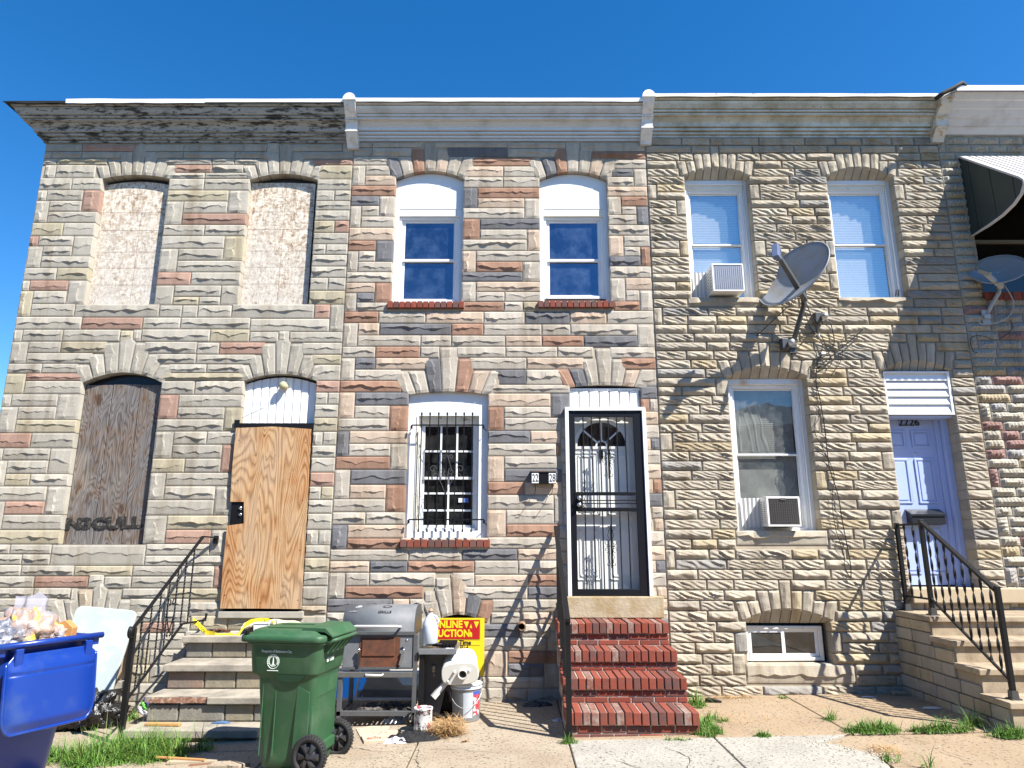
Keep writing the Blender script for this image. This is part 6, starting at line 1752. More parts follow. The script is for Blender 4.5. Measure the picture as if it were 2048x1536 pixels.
# local frame: +x = away from hinge towards the cart body? choose so that body lies on the far side
W = dict(parent=bb, world=False)
sx_ = 1
def cx(x): return sx_ * x
b_ = MB(); loft(b_, [(cx(.40), 0, .20, .20, .06, .03), (cx(.37), 0, .25, .24, .07, .60), (cx(.35), 0, .31, hy - .03, .07, .80), (cx(.35), 0, .33, hy - .01, .07, zr - .02)], True, False); b_.build('cart_body', BLU, **W)
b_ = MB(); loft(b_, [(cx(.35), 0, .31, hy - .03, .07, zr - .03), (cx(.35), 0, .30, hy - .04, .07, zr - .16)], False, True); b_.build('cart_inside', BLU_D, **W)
b_ = MB(); loft(b_, [(cx(.35), 0, .335, hy - .01, .07, zr - .03), (cx(.35), 0, .355, hy + .015, .07, zr - .02), (cx(.35), 0, .355, hy + .015, .07, zr + .005), (cx(.35), 0, .315, hy - .03, .07, zr + .005), (cx(.35), 0, .31, hy - .03, .07, zr - .03)], False, False); b_.build('cart_rim', BLU, **W)
b_ = MB(); b_.tube([(cx(-.03), -hy - .035, zr), (cx(-.03), hy + .035, zr)], .020, 10); b_.box(cx(-.02), cx(.05), -hy - .02, -hy + .02, zr - .06, zr); b_.box(cx(-.02), cx(.05), hy - .02, hy + .02, zr - .06, zr); b_.build('handle', BLU, **W)
# the lid: shallow dished panel with rounded lower corners
def lidpt(u, v, off=0.0):
    """u across 0..1, v down 0..1"""
    w = hy - .015; dz = .46
    y = (u - .5) * 2
    cr_ = 1.0 if v < .72 else math.sqrt(max(0, 1 - ((v - .72) / .28) ** 2)) * .22 + .78
    if v < .12: cr_ = .86 + .14 * smooth01(v / .12)
    dome = .035 * (1 - abs(y) ** 6) * smooth01(v / .25) * (1 - smooth01((v - .84) / .16))
    rib = -.010 if .235 < v < .26 and abs(y) < .93 else 0
    return Vector((cx(-.045 - .05 * v - dome - rib - off), y * w * cr_, zr - .055 - v * dz))
b_ = MB(); b_.grid(lambda u, v: lidpt(u, v), 40, 48); b_.build('open_lid', BLU, **W, solid=.006)
b_ = MB(); path = [lidpt(0, v / 20) for v in range(2, 20)] + [lidpt(u / 20, .995) for u in range(0, 21)] + [lidpt(1, v / 20) for v in range(19, 1, -1)]
b_.tube(path, .011, 6); b_.build('lid_edge', BLU, **W)
for y in (-hy + .08, hy - .08): MB().box(cx(-.07), cx(-.045), y - .025, y + .025, zr - .13, zr - .02).build('lid_hinge', BLU, **W, bevel=.006)
b_ = MB()
for y in (-.21, .21): b_.lathe([(0, -.03), (.12, -.03), (.13, 0), (.12, .03), (0, .03)], (cx(.14), y, .13), 20, 'y')
b_.build('wheel', TYRE, **W)
# trash bags inside it
def local(x, y, z): return Vector(bb.location) + Matrix.Rotation(yawb, 3, 'Z') @ Vector((x, y, z))
BAGT = mat('bag_clear', (.28, .265, .28), .22, var=.2, vs=9, c2=(.38, .24, .17), mixs=11, thr=.5, soft=.08, speck=((.60, .42, .08), 9, .58), bump=.012, bs=24, spec=.7)
BAGG = mat('bag_teal', (.22, .35, .36), .25, var=.25, vs=12, c2=(.05, .06, .08), mixs=10, thr=.5, soft=.1, bump=.012, bs=26, spec=.7)
BAGD = mat('bag_grey', (.10, .11, .15), .25, var=.3, vs=14, c2=(.45, .45, .48), mixs=13, thr=.55, soft=.1, bump=.012, bs=28, spec=.7)
KRAFT = mat('kraft_brown', (.40, .20, .07), .8, var=.08, bump=.002, bs=30)
for (lx, ly, lz, r, m, sq, lab) in ((.30, -.02, .03, .175, BAGT, (1.0, 1.15, .85), 'clear trash bag of pink and yellow litter in the blue cart'), (.26, .19, .00, .14, BAGD, (1, 1, .9), 'dark grey trash bag on the left of the blue cart'), (.52, .20, .03, .16, BAGG, (1, 1, .8), 'teal tinted trash bag at the left photo edge'), (.22, -.15, .0, .085, BAGT, (1, 1, .9), 'small clear bag squeezed at the right end of the blue cart')):
    v = local(lx, ly, zr + lz); mb = MB(); mb.ball(v, r, .55, 2.6, n=18, sq=sq, seed=int(lx * 100)); tag(mb.build('trash_bag', m, own=True), lab, 'trash bag')
v = local(.36, -.06, zr + .19); fl = MB(); fl.grid(lambda u, w: v + Vector(((u - .5) * .22, .05 * math.sin(u * 9), (w - .4) * .13 * (1 + .6 * noise.noise(Vector((u * 5, w * 3, 2)))))), 16, 5)
tag(fl.build('loose_plastic', mat('film_lilac', (.42, .42, .50), .2, alpha=.6, var=.1), own=True), 'crumpled lilac plastic film sticking up from the trash', 'plastic film')
v = local(.20, -.225, zr - .0); kb_ = MB(); kb_.prism([(-.06, -.10), (.055, -.10), (.07, .05), (.01, .10), (-.045, .08)], 'y', -.03, .03, Matrix.Translation(v)); tag(kb_.build('paper_bag', KRAFT, own=True, bevel=.004), 'brown paper bag poking out beside the clear trash bags', 'paper bag')
# ---- white folding table leaning at the wall
c = at(196, 1300, -.36); M = Matrix.Translation((c.x - .05, c.y, c.z - .02)) @ Matrix.Rotation(R(5), 4, 'Y') @ Matrix.Rotation(R(-14), 4, 'X')
wt = MB(); pts = rrect(.335, .56, .07, 6); wt.prism([(x, y - .11) for x, y in pts], 'y', -.018, .018, M)
tt = thing('folding_table', 'white plastic folding table leaning between the blue cart and the railing', 'folding table', (c.x, c.y, gz(c.x)))
wt.build('table_top', mat('table_white', (.36, .41, .40), .6, var=.03, c2=(.55, .62, .60), mixs=4, thr=.6), tt, bevel=.008)
lg = MB()
for x in (-.25, .25): lg.tube([M @ Vector((x, .03, -.45)), M @ Vector((x, .03, .22))], .012, 6)
lg.build('folded_legs', mat('leg_grey', (.3, .31, .32), .4, .5), tt)
# ---- black trash bags by the wall
BAGB = mat('bag_black', (.012, .012, .013), .22, var=.2, spec=.7, bump=.02, bs=16)
for (x, y, r, lab, sq) in ((-4.35, -.55, .24, 'black trash bag slumped at the wall behind the left railing', (1.5, 1, .8)), (-4.95, -.95, .26, 'black trash bag on the ground under the blue cart lid', (1.3, 1, .8))):
    mb = MB(); mb.ball((x, y, gz(x) + r * .6), r, .55, 3, n=18, sq=sq, seed=int(x * 9)); tag(mb.build('trash_bag', BAGB, own=True), lab, 'trash bag')
v = on_z(286, 1420, .02); M = Matrix.Translation((v.x, v.y, .02)) @ Matrix.Rotation(R(30), 4, 'Y')
wr = thing('snack_wrapper', 'purple and green snack wrapper against the left steps', 'wrapper', tuple(v))
for k, (cc, z0_) in enumerate((((.12, .06, .20), .06), ((.16, .50, .10), .015), ((.60, .60, .62), -.04))):
    q = MB(); q.grid(lambda u, w: M @ Vector(((u - .5) * .12, .012 * math.sin(u * 8 + w * 5), z0_ + w * .05)), 6, 3); q.build('wrapper_band', mat('wrap%s' % 'abc'[k], cc, .3, var=.1), wr, solid=.002)

# ---- grill
GM = mat('grill_steel', (.115, .125, .135), .62, .0, var=.12, vs=7, c2=(.17, .17, .18), mixs=4, thr=.56, bump=.001, bs=60)
GF = mat('grill_frame', (.10, .105, .11), .5, .3, var=.12, vs=14)
RUST = mat('rust_patch', (.13, .045, .022), .8, var=.15, vs=18, c2=(.06, .03, .02), mixs=12, thr=.56, bump=.002, bs=60)
gx0, gx1, gy0, gy1 = -1.70, -.935, -.95, -.42
gr_ = thing('barbecue_grill', 'grey lidded barbecue grill with a rusty firebox door', 'grill', (-1.3, -.7, gz(-1.3)))
G0 = gz(-1.3) - .01
for (x, y) in ((gx0, gy0), (gx1 - .04, gy0), (gx0, gy1 - .04), (gx1 - .04, gy1 - .04)): MB().box(x, x + .042, y, y + .042, G0, .80 if x > -1.5 else .46).build('leg', GF, gr_, bevel=.003)
fb = MB(); fb.box(gx0 + .03, gx1 - .045, gy0 + .01, gy1, .475, .80); fb.build('firebox', GM, gr_, bevel=.008)
MB().box(gx0 + .03, gx1 - .045, gy0 - .002, gy0 + .008, .478, .50).build('firebox_lip', GF, gr_)
# body: left and right plates, rusty patch, raised door outline
MB().box(gx0 + .20, gx1 - .17, gy0 + .004, gy0 + .011, .49, .78).build('rust_panel', RUST, gr_)
MB().box(gx0 + .22, gx1 - .22, gy0 - .006, gy0 + .004, .60, .755).build('firebox_door', RUST, gr_, bevel=.012)
for (x, a) in ((gx0 + .20, -4), (gx1 - .145, 14)):
    M = Matrix.Translation((x, gy0 - .015, .60)) @ Matrix.Rotation(R(a), 4, 'Y'); q = MB(); q.box(-.010, .010, -.012, .006, -.08, .06, M); q.lathe([(0, -.02), (.014, -.018), (.016, 0)], tuple(M @ Vector((0, 0, .06))), 10, 'y'); q.build('latch', STEEL, gr_)
q = MB(); q.tube([(gx1 - .115, gy0 - .03, .745), (gx1 - .10, gy0 - .04, .765), (gx1 - .085, gy0 - .03, .745), (gx1 - .115, gy0 - .02, .735)], .006, 6); q.build('hook', STEEL, gr_)
def hoodp(t): a = R(180 * t); return (gy0 + .01 + .26 - .26 * math.cos(a), .82 + .245 * math.sin(a) ** .62)
hp = [(gy0 + .005, .80), (gy0 + .005, .83)] + [hoodp(i / 16) for i in range(1, 16)] + [(gy1 - .0, .83), (gy1, .80)]
MB().prism(hp, 'x', gx0 + .02, gx1 - .035, smooth=True).build('hood', GM, gr_, autosmooth=True)
for xx in (gx0 + .012, gx1 - .035): MB().prism(hp, 'x', xx, xx + .008).build('hood_end', mat('hood_end', (.06, .065, .07), .4, .3), gr_)
MB().box(gx0 + .02, gx1 - .03, gy0 - .004, gy0 + .01, .795, .83).build('hood_lip', GF, gr_, bevel=.003)
hb = MB(); hb.tube([(gx0 + .14, gy0 + .03, .87), (gx0 + .14, gy0 - .05, .88), (gx0 + .17, gy0 - .06, .885), (gx1 - .20, gy0 - .06, .885), (gx1 - .17, gy0 - .05, .88), (gx1 - .17, gy0 + .03, .87)], .013, 10); hb.build('hood_handle', mat('chrome', (.62, .62, .63), .3, .25), gr_)
e = at(770, 1222, -.66); LOGO = mat('logo_dark', (.03, .03, .035), .5)
def hood_pt(x, t): y, z = hoodp(t); return Vector((x, y, z + .002))
lg = MB(); 
for i in range(20):
    a, c = 2 * math.pi * i / 20, 2 * math.pi * (i + 1) / 20
    def pp_(r, w): return hood_pt(-1.27 + r * math.cos(w), .36 + r * .9 * math.sin(w))
    lg.add([pp_(.030, a), pp_(.048, a), pp_(.048, c), pp_(.030, c)], [(0, 1, 2, 3)])
lg.build('hood_emblem', LOGO, gr_, fix=False)
p0, p1 = Vector(hoodp(.20)), Vector(hoodp(.27)); an = math.atan2(p1.y - p0.y, p1.x - p0.x)
text('hood_lettering', 'GRILLS', .045, Matrix.Translation((-1.35, p0.x - .003, p0.y + .003)) @ Matrix.Rotation(an, 4, 'X'), LOGO, gr_, bold=.001)
lb_ = MB(); a0, a1 = hoodp(.22), hoodp(.38)
for (xa, xb) in ((gx0 + .06, gx0 + .17),): lb_.add([(xa, a0[0] - .003, a0[1] + .003), (xb - .03, a0[0] - .003, a0[1] + .003), (xb, a1[0], a1[1] + .004), (xa + .06, a1[0], a1[1] + .004)], [(0, 1, 2, 3)])
lb_.build('peeling_label', mat('label_white', (.6, .62, .63), .5, c2=(.12, .12, .13), mixs=20, thr=.5, soft=.04), gr_, fix=False)
MB().box(gx0 - .01, gx1 - .04, gy0 - .012, gy0 + .02, .405, .455).build('front_bar', mat('bar_steel', (.17, .17, .165), .4, .5, var=.15, vs=12), gr_, bevel=.004)
hb = MB(); hb.tube([(-1.43, gy0 - .01, .435), (-1.42, gy0 - .04, .43), (-1.27, gy0 - .04, .43), (-1.26, gy0 - .01, .435)], .010, 8); hb.build('tray_handle', MATS['chrome'], gr_)
MB().box(gx0 - .0, gx1 - .04, gy0 + .0, gy0 + .03, .055, .10).build('shelf_rail', GF, gr_, bevel=.003)
for i in range(15): x = gx0 + .05 + i * .045; MB().box(x, x + .028, gy0 + .03, gy1 - .03, .065, .072).build('shelf_slat', GF, gr_)
MB().box(gx0 + .0, gx0 + .03, gy0 + .04, gy1, .06, .085).build('shelf_rail', GF, gr_)
# charcoal and ash on the lower shelf
dm = MB(); rk = random.Random(31)
for i in range(46): x, y = rk.uniform(-1.5, -1.0), rk.uniform(-.90, -.55); r = rk.uniform(.012, .035); dm.ball((x, y, .075 + r * .6), r, .6, 3, n=4, sq=(1.4, 1, .7), seed=i, smooth=False)
tag(dm.build('charcoal_lumps', mat('charcoal', (.045, .042, .04), .9, var=.3, vs=30, c2=(.22, .20, .17), mixs=16, thr=.62), kind='stuff'), 'dark charcoal lumps and ash on the grill lower shelf')
# leaves / scraps stuck on the firebox top
# ---- side burner cart right of the grill
sc1 = thing('side_burner_table', 'dark grey side burner stand beside the grill with a steel top', 'side table', (-.72, -.7, G0))
MB().box(-.915, -.545, -.97, -.48, .635, .668).build('table_top', mat('top_steel', (.22, .23, .25), .35, .6, var=.1, vs=10), sc1, bevel=.004)
MB().box(-.915, -.545, -.985, -.97, .62, .672).build('front_edge', GM, sc1, bevel=.003)
MB().prism([(-.86, .60), (-.57, .635), (-.66, .30), (-.72, .02), (-.86, .02)], 'y', -.80, -.77).build('side_sheet', mat('sheet_dark', (.07, .072, .075), .5, .2, var=.1), sc1, bevel=.003)
for x in (-.91, -.60): MB().box(x, x + .03, -.50, -.47, G0, .635).build('leg', GF, sc1)
MB().box(-.91, -.86, -.96, -.90, G0, .635).build('leg', BLACKP, sc1)
vl = MB(); v = at(868, 1335, -.82); vl.ball(v, .022, .4, n=5, smooth=False); vl.ball(v + Vector((.0, 0, -.03)), .018, .4, n=5, smooth=False); vl.tube([v + Vector((-.005, 0, -.05)), v + Vector((.01, 0, -.085))], .005, 5); vl.build('gas_valve', mat('brass_dirty', (.40, .34, .25), .4, .6), sc1)
gb = MB()
for i in range(5): gb.box(-.72 + i * .035, -.708 + i * .035, -.90, -.62, .672, .705)
for i in range(4): gb.box(-.74, -.56, -.88 + i * .07, -.868 + i * .07, .69, .712)
gb.lathe([(.02, .672), (.05, .672), (.055, .69), (.03, .70)], (-.66, -.76, 0), 16); tag(gb.build('burner_grate', BLACK, own=True), 'black iron burner grates stacked on the side table', 'grate')
gb = MB(); 
for i in range(9): a = i * .7; gb.tube([(-.80 + .06 * math.cos(a), -.90 + .04 * math.sin(a), .678 + .004 * i), (-.75 + .05 * math.cos(a + 2), -.88, .685 + .003 * i), (-.70 + .05 * math.cos(a + 1), -.86, .68)], .006, 5)
tag(gb.build('burner_ring', BLACK, own=True), 'tangled black burner rings on the front of the side table', 'burner ring')
MB().box(-.86, -.56, -.49, -.47, G0, .60).build('back_panel', BLACKP, sc1)
lb_ = MB().box(-.655, -.575, -.965, -.87, .6685, .6705).build('warning_label', mat('label_print', (.55, .55, .54), .6, c2=(.06, .06, .06), mixs=48, thr=.52, soft=.03), sc1)
jg = thing('water_jug', 'clear plastic gallon jug of milky water on the side table', 'jug', tuple(at(860, 1284, -.88)))
jb = jg.location; JP = [(0, 0), (.070, .0), (.078, .01), (.078, .165), (.074, .19), (.055, .235), (.028, .272), (.020, .285), (.020, .30)]
MB().lathe(JP, (jb.x, jb.y, .71), 24).build('jug_body', mat('jug_plastic', (.66, .72, .78), .3, alpha=.72, spec=.5), jg)
MB().lathe([(0, .004), (.073, .006), (.074, .165), (.073, .176), (0, .176)], (jb.x, jb.y, .71), 24).build('water', mat('milky_water', (.62, .66, .72), .3), jg)
MB().lathe([(.020, .30), (.024, .298), (.024, .318), (.010, .322), (.008, .332), (0, .333)], (jb.x, jb.y, .71), 16).build('cap', mat('cap_brown', (.35, .22, .12), .5), jg)
q = MB(); q.tube([(jb.x + .06, jb.y - .02, .88), (jb.x + .085, jb.y - .03, .93), (jb.x + .06, jb.y - .02, .965), (jb.x + .03, jb.y - .01, .975)], .012, 8); q.build('handle', MATS['jug_plastic'], jg)
# ---- grey paint bucket and the white moulded housing on it
bk = on_ground(930, 1446); BX, BY = bk.x, bk.y + .14; bz = gz(BX)
bu = thing('paint_bucket', 'grey five gallon bucket with a white lid rim and red label', 'bucket', (BX, BY, bz))
MB().lathe([(0, 0), (.128, 0), (.132, .01), (.148, .27), (.153, .30)], (BX, BY, bz), 32).build('bucket_body', mat('bucket_grey', (.20, .21, .22), .45, var=.05), bu)
MB().lathe([(.153, .295), (.160, .297), (.160, .312), (.154, .315), (.154, .328), (.161, .330), (.161, .342), (.150, .345), (0, .34)], (BX, BY, bz), 32).build('bucket_rim', mat('rim_clear', (.50, .53, .56), .25, var=.1, vs=20), bu)
def arcpatch(r, a0, a1, z0, z1, n=12):
    mb = MB(); vs = []
    for i in range(n + 1):
        a = R(a0 + (a1 - a0) * i / n); vs += [(BX + r(z0) * math.cos(a), BY + r(z0) * math.sin(a), bz + z0), (BX + r(z1) * math.cos(a), BY + r(z1) * math.sin(a), bz + z1)]
    return mb.add(vs, [(2 * i, 2 * i + 2, 2 * i + 3, 2 * i + 1) for i in range(n)], True)
rb2 = lambda z: .1335 + .0625 * z * .95
arcpatch(rb2, 262, 300, .04, .27).build('paper_label', mat('label_pale', (.42, .46, .50), .6), bu, fix=False)
arcpatch(rb2, 302, 336, .06, .25).build('red_label', mat('label_red', (.38, .04, .05), .5, c2=(.62, .62, .62), mixs=22, thr=.53, soft=.03), bu, fix=False)
arcpatch(rb2, 302, 336, .25, .28).build('blue_label', mat('label_blue', (.05, .08, .35), .5), bu, fix=False)
q = MB(); q.tube([(BX + .165 * math.cos(a), BY + .165 * math.sin(a) - .02, bz + .29 - .15 * math.sin(math.pi * i / 12)) for i, a in enumerate([R(190 + 160 * j / 12) for j in range(13)])], .003, 5); q.build('bail_wire', mat('wire_pale', (.5, .5, .5), .4, .5), bu)
hz_ = at(922, 1345, BY - .17); hs = thing('plastic_housing', 'white moulded plastic housing with a round port lying on the bucket', 'plastic housing', (BX, BY, bz + .39))
M = Matrix.Translation((hz_.x, BY - .19, bz + .352)) @ Matrix.Scale(.88, 4) @ Matrix.Rotation(R(-4), 4, 'Y') @ Matrix.Rotation(R(10), 4, 'X')
def superel(hx, hz, n=28, k=3.2): 
    out = []
    for i in range(n):
        a = 2 * math.pi * i / n; c_, s_ = math.cos(a), math.sin(a); out.append((hx * abs(c_) ** (2 / k) * (1 if c_ > 0 else -1), hz * abs(s_) ** (2 / k) * (1 if s_ > 0 else -1)))
    return out
hm = MB(); secs = [(.0, .198, .112), (.006, .206, .12), (.02, .207, .121), (.25, .185, .125), (.33, .165, .11), (.345, .145, .095)]; n = 28; vs = []
for (y, hx, hz) in secs: vs += [M @ Vector((x, y, z + .12 + y * .18)) for x, z in superel(hx, hz)]
hm.add(vs, [(i * n + j, i * n + (j + 1) % n, (i + 1) * n + (j + 1) % n, (i + 1) * n + j) for i in range(len(secs) - 1) for j in range(n)], True)
hm.f += [tuple(reversed(range(n))), tuple(range((len(secs) - 1) * n, len(secs) * n))]; hm.s += [False, False]
PW = mat('housing_white', (.60, .59, .54), .4, var=.03); hm.build('housing_shell', PW, hs)
q = MB(); q.lathe([(.038, .01), (.040, -.03), (.055, -.035), (.056, -.02), (.050, .005)], (0, 0, 0), 24, 'y'); q.v = [tuple(M @ (Vector(v) + Vector((.03, 0, .12)))) for v in q.v]; q.build('port_collar', PW, hs)
q = MB(); q.lathe([(0, -.018), (.040, -.018)], (0, 0, 0), 24, 'y'); q.v = [tuple(M @ (Vector(v) + Vector((.03, 0, .12)))) for v in q.v]; q.build('port_bore', DARK, hs)
for (x, z) in ((-.06, .15), (.105, .155), (-.135, .055)):
    q = MB(); q.lathe([(0, -.04), (.012, -.04), (.014, 0)], (0, 0, 0), 12, 'y'); q.v = [tuple(M @ (Vector(v) + Vector((x, 0, z)))) for v in q.v]; q.build('screw_boss', mat('boss_grey', (.45, .45, .43), .5), hs)
pp_ = MB(); a, c = at(866, 1395, -.95), at(893, 1362, -.90); pp_.tube([a, c], .034, 4); pp_.tube([c, c + Vector((.12, .02, .03))], .03, 4); tag(pp_.build('plastic_elbow', mat('elbow_white', (.45, .45, .42), .5)), 'off white plastic duct elbow between the stand and bucket', 'duct')
# ---- blue pane leaning behind the grill
q = thing('framed_glass', 'old glass sash lying behind the grill, reflecting blue sky', 'window sash', (-1.4, -.2, 0))
M = Matrix.Translation((-1.42, -.33, .09)) @ Matrix.Rotation(R(-38), 4, 'X')
MB().box(-.52, .48, -.0, .01, .0, .30, M).build('pane', glass_mat('sash_mirror', (.02, .04, .08), refl=.5, tint=(.75, .85, 1)), q)
f = MB(); f.box(-.56, .53, -.012, .015, -.03, 0, M); f.box(-.56, .53, -.012, .015, .30, .325, M); f.box(.48, .53, -.012, .015, 0, .30, M); f.box(-.56, -.52, -.012, .015, 0, .30, M); f.box(-.245, -.22, -.012, .012, 0, .30, M); f.build('sash_frame', mat('sash_grey', (.42, .42, .41), .5), q)
# ---- auction sign
a, b2 = at(860, 1236, -.05), at(968, 1348, -.05)
sg = thing('auction_sign', 'yellow and red online auction sign leaning at the basement window', 'sign', (a.x, -.05, b2.z))
YEL = mat('sign_yellow', (.78, .56, .015), .5, var=.03); RED = mat('sign_red', (.42, .012, .012), .5)
MB().box(a.x, b2.x, -.055, -.045, b2.z - .02, a.z).build('sign_board', YEL, sg)
W_, Z_ = b2.x - a.x, a.z
def sq(u0, u1, v0, v1, m, nm, y=-.0575): MB().box(a.x + W_ * u0, a.x + W_ * u1, y, -.055, at(0, v1, -.05).z, at(0, v0, -.05).z).build(nm, m, sg)
sq(.04, .92, 1239.5, 1278, RED, 'red_band'); INK = mat('ink_black', (.02, .02, .02), .6)
text('sign_line', 'ONLINE', .105, front(a.x + .03, -.0585, at(0, 1255, -.05).z), YEL, sg, sx=.88, bold=.004)
text('sign_line', 'AUCTION', .105, front(a.x + .03, -.0585, at(0, 1273, -.05).z), YEL, sg, sx=.88, bold=.004)
text('sign_line', 'Date & Time', .070, front(a.x + W_ * .22, -.057, at(0, 1289, -.05).z), INK, sg, sx=.9, bold=.002)
text('sign_line', 'Bid', .085, front(a.x + W_ * .56, -.057, at(0, 1301, -.05).z), INK, sg, sx=.85)
text('sign_line', 'auction.com', .095, front(a.x + W_ * .12, -.057, at(0, 1316, -.05).z), INK, sg, sx=.9, bold=.002)
for tri in (((.64, 1243), (.74, 1243), (.695, 1256)), ((.83, 1243), (.93, 1243), (.88, 1256)), ((.755, 1256), (.80, 1256), (.775, 1247)), ((.73, 1260), (.80, 1266), (.80, 1274), (.77, 1273))):
    MB().prism([(a.x + W_ * (.0 + u * .97), at(0, v, -.05).z) for u, v in tri], 'y', -.0595, -.0575).build('sign_shape', YEL, sg)
ln = MB(); 
for v in (1279.5, 1290.5): ln.box(a.x + W_ * .04, b2.x - W_ * .08, -.0565, -.055, at(0, v + .5, -.05).z, at(0, v, -.05).z)
ln.build('sign_rule', INK, sg)
# ---- things on the pavement
def flat(name, label, cat, px_, py_, poly, m, h=.004, rz=0, z=None, tilt=0):
    v = on_ground(px_, py_) if z is None else on_z(px_, py_, z)
    M = Matrix.Translation((v.x, v.y, v.z + .004)) @ Matrix.Rotation(R(rz), 4, 'Z') @ Matrix.Rotation(R(tilt), 4, 'X')
    return tag(MB().prism(poly, 'z', 0, h, M).build(name, m, own=True), label, cat)
pc = on_ground(843, 1466); pt = thing('paint_can', 'dented white paint can with red and black smears', 'paint can', tuple(pc))
PX, PY, PZ = pc.x, pc.y + .09, pc.z
MB().lathe([(0, 0), (.085, 0), (.088, .012), (.085, .02), (.086, .18), (.09, .185), (.09, .20), (.078, .202), (.075, .19), (.07, .12)], (PX, PY, PZ), 28).build('can_body', mat('can_white', (.62, .61, .60), .45, var=.05, c2=(.03, .03, .035), mixs=11, thr=.55, soft=.03, speck=((.40, .05, .06), 15, .60)), pt)
MB().lathe([(0, .11), (.07, .12)], (PX, PY, PZ), 28).build('can_inside', DARK, pt)
q = MB(); q.lathe([(.045, -.02), (.06, -.02), (.06, .02), (.045, .02), (.045, -.02)], (0, 0, 0), 14, 'y'); q.v = [tuple(Matrix.Translation((PX - .11, PY - .03, PZ + .10)) @ Matrix.Rotation(R(60), 4, 'Z') @ Vector(v)) for v in q.v]; q.build('can_ring', BLACKP, pt)
v = on_ground(826, 1478)
def heap(name, label, cat, c, sx1, sy1, h, m, seed, fr=5, n=26):
    mb = MB()
    def fn(u, w):
        x, y = (u - .5) * 2, (w - .5) * 2; r = math.sqrt(x * x + y * y); e = max(0, 1 - r ** 1.7 * (1 + .5 * noise.noise(Vector((math.atan2(y, x) * 1.3, seed, 0)))))
        z = h * (e ** .6) * (.55 + .75 * noise.noise(Vector((x * fr * .5, y * fr * .5, seed))) + .25) if e > 0 else -.01
        px_, py_ = c.x + x * sx1, c.y + y * sy1
        return Vector((px_, py_, gz(px_) + max(z, -.01 if e <= 0 else .003)))
    mb.grid(fn, n, n); return tag(mb.build(name, m), label, cat)
CLB = mat('cloth_black', (.012, .012, .013), .9, bump=.006, bs=40)
heap('black_cloth', 'crumpled black cloth on the pavement below the paint can', 'cloth', Vector((v.x, v.y, 0)), .25, .13, .065, CLB, 3, 14, 40)
w = on_ground(795, 1484); heap('rag', 'grey and white rag lying along the front of the black cloth', 'rag', Vector((w.x, w.y - .01, 0)), .12, .05, .05, mat('rag_grey', (.34, .34, .38), .8, var=.3, vs=30, c2=(.62, .62, .66), mixs=14, thr=.55), 8)
w = on_ground(790, 1442); heap('plastic_bag', 'shiny clear plastic bag crumpled in front of the grill', 'plastic bag', Vector((w.x, w.y, 0)), .12, .12, .06, mat('bag_shiny', (.30, .30, .34), .15, var=.3, vs=20, spec=.8, c2=(.6, .6, .62), mixs=18, thr=.58), 12, 9)
w = on_ground(810, 1432); heap('plastic_wrap', 'scrap of bright blue plastic under the grill', 'plastic scrap', Vector((w.x, w.y, 0)), .06, .05, .05, mat('plastic_blue', (.02, .06, .45), .3), 15, 9, 14)
CARD = mat('cardboard_print', (.46, .37, .27), .85, var=.06, c2=(.36, .12, .09), mixs=26, thr=.60, soft=.03)
q = thing('cardboard_box', 'flattened tan cardboard carton with red print on the pavement', 'cardboard', tuple(on_ground(755, 1475)))
for (pts, h_, ) in ((((712, 1459), (742, 1453), (775, 1452), (792, 1456), (790, 1466), (740, 1471), (722, 1477)), .01), (((722, 1476), (740, 1468), (795, 1462), (800, 1478), (770, 1485), (728, 1488)), .022)):
    P = [on_ground(*p_) for p_ in pts]; MB().prism([(p_.x, p_.y) for p_ in P], 'z', P[0].z + .002, P[0].z + h_).build('carton_panel', CARD, q)
vv = on_ground(733, 1483); text('carton_print', 'grills', .07, Matrix.Translation((vv.x, vv.y, vv.z + .0235)) @ Matrix.Rotation(R(9), 4, 'Z'), mat('print_red', (.40, .10, .08), .8), q)
# straw heap
def blades(label, name, c, n, rad, lmin, lmax, m, droop=.6, seed=0, wid=.004, flatness=.0, ry=None, kind='stuff'):
    rk = random.Random(seed); mb = MB(); ry = ry or rad
    for i in range(n):
        a, r = rk.uniform(0, 6.283), rk.random() ** .6
        if i % 16 == 0: ca_, cr2 = a, r
        if not flatness: x, y = c[0] + rad * cr2 * math.cos(ca_) + rk.gauss(0, .016), c[1] + ry * cr2 * math.sin(ca_) + rk.gauss(0, .014); r = cr2
        else: x, y = c[0] + rad * r * math.cos(a), c[1] + ry * r * math.sin(a)
        z = gz(x) if len(c) < 3 else c[2]
        L = rk.uniform(lmin, lmax) * (1 - .35 * r) * 1.35; an = rk.uniform(0, 6.283); dr = Vector((math.cos(an), math.sin(an), 0)); lean = rk.uniform(.1, 1.5) ** 1.3 * droop + .1
        side = Vector((-dr.y, dr.x, 0)) * wid * rk.uniform(.6, 1.3); p = Vector((x, y, z - .003 + rk.uniform(0, flatness))); vs = []
        el = R(88) * (1 - lean * .45) if not flatness else rk.uniform(-.1, .7); K = 4
        for k in range(K + 1):
            t = k / K; s_ = side * (1 - t * .92); vs += [p - s_, p + s_]
            p = p + (dr * math.cos(el) + Vector((0, 0, math.sin(el)))) * (L / K); el -= lean * (.75 if not flatness else .35)
            if p.z < z + .002: p.z = z + .002
        mb.add(vs, [(2 * k, 2 * k + 1, 2 * k + 3, 2 * k + 2) for k in range(K)])
    o = mb.build(name, m, fix=False); return tag(o, label, None, None, kind)
STRAW = mat('straw', (.42, .26, .11), .9, var=.3, vs=60)
w = on_ground(893, 1470); blades('pile of dry brown grass beside the paint can', 'dry_grass', (w.x, w.y + .03), 1100, .17, .06, .17, STRAW, .5, 3, .0028, .11, .15)
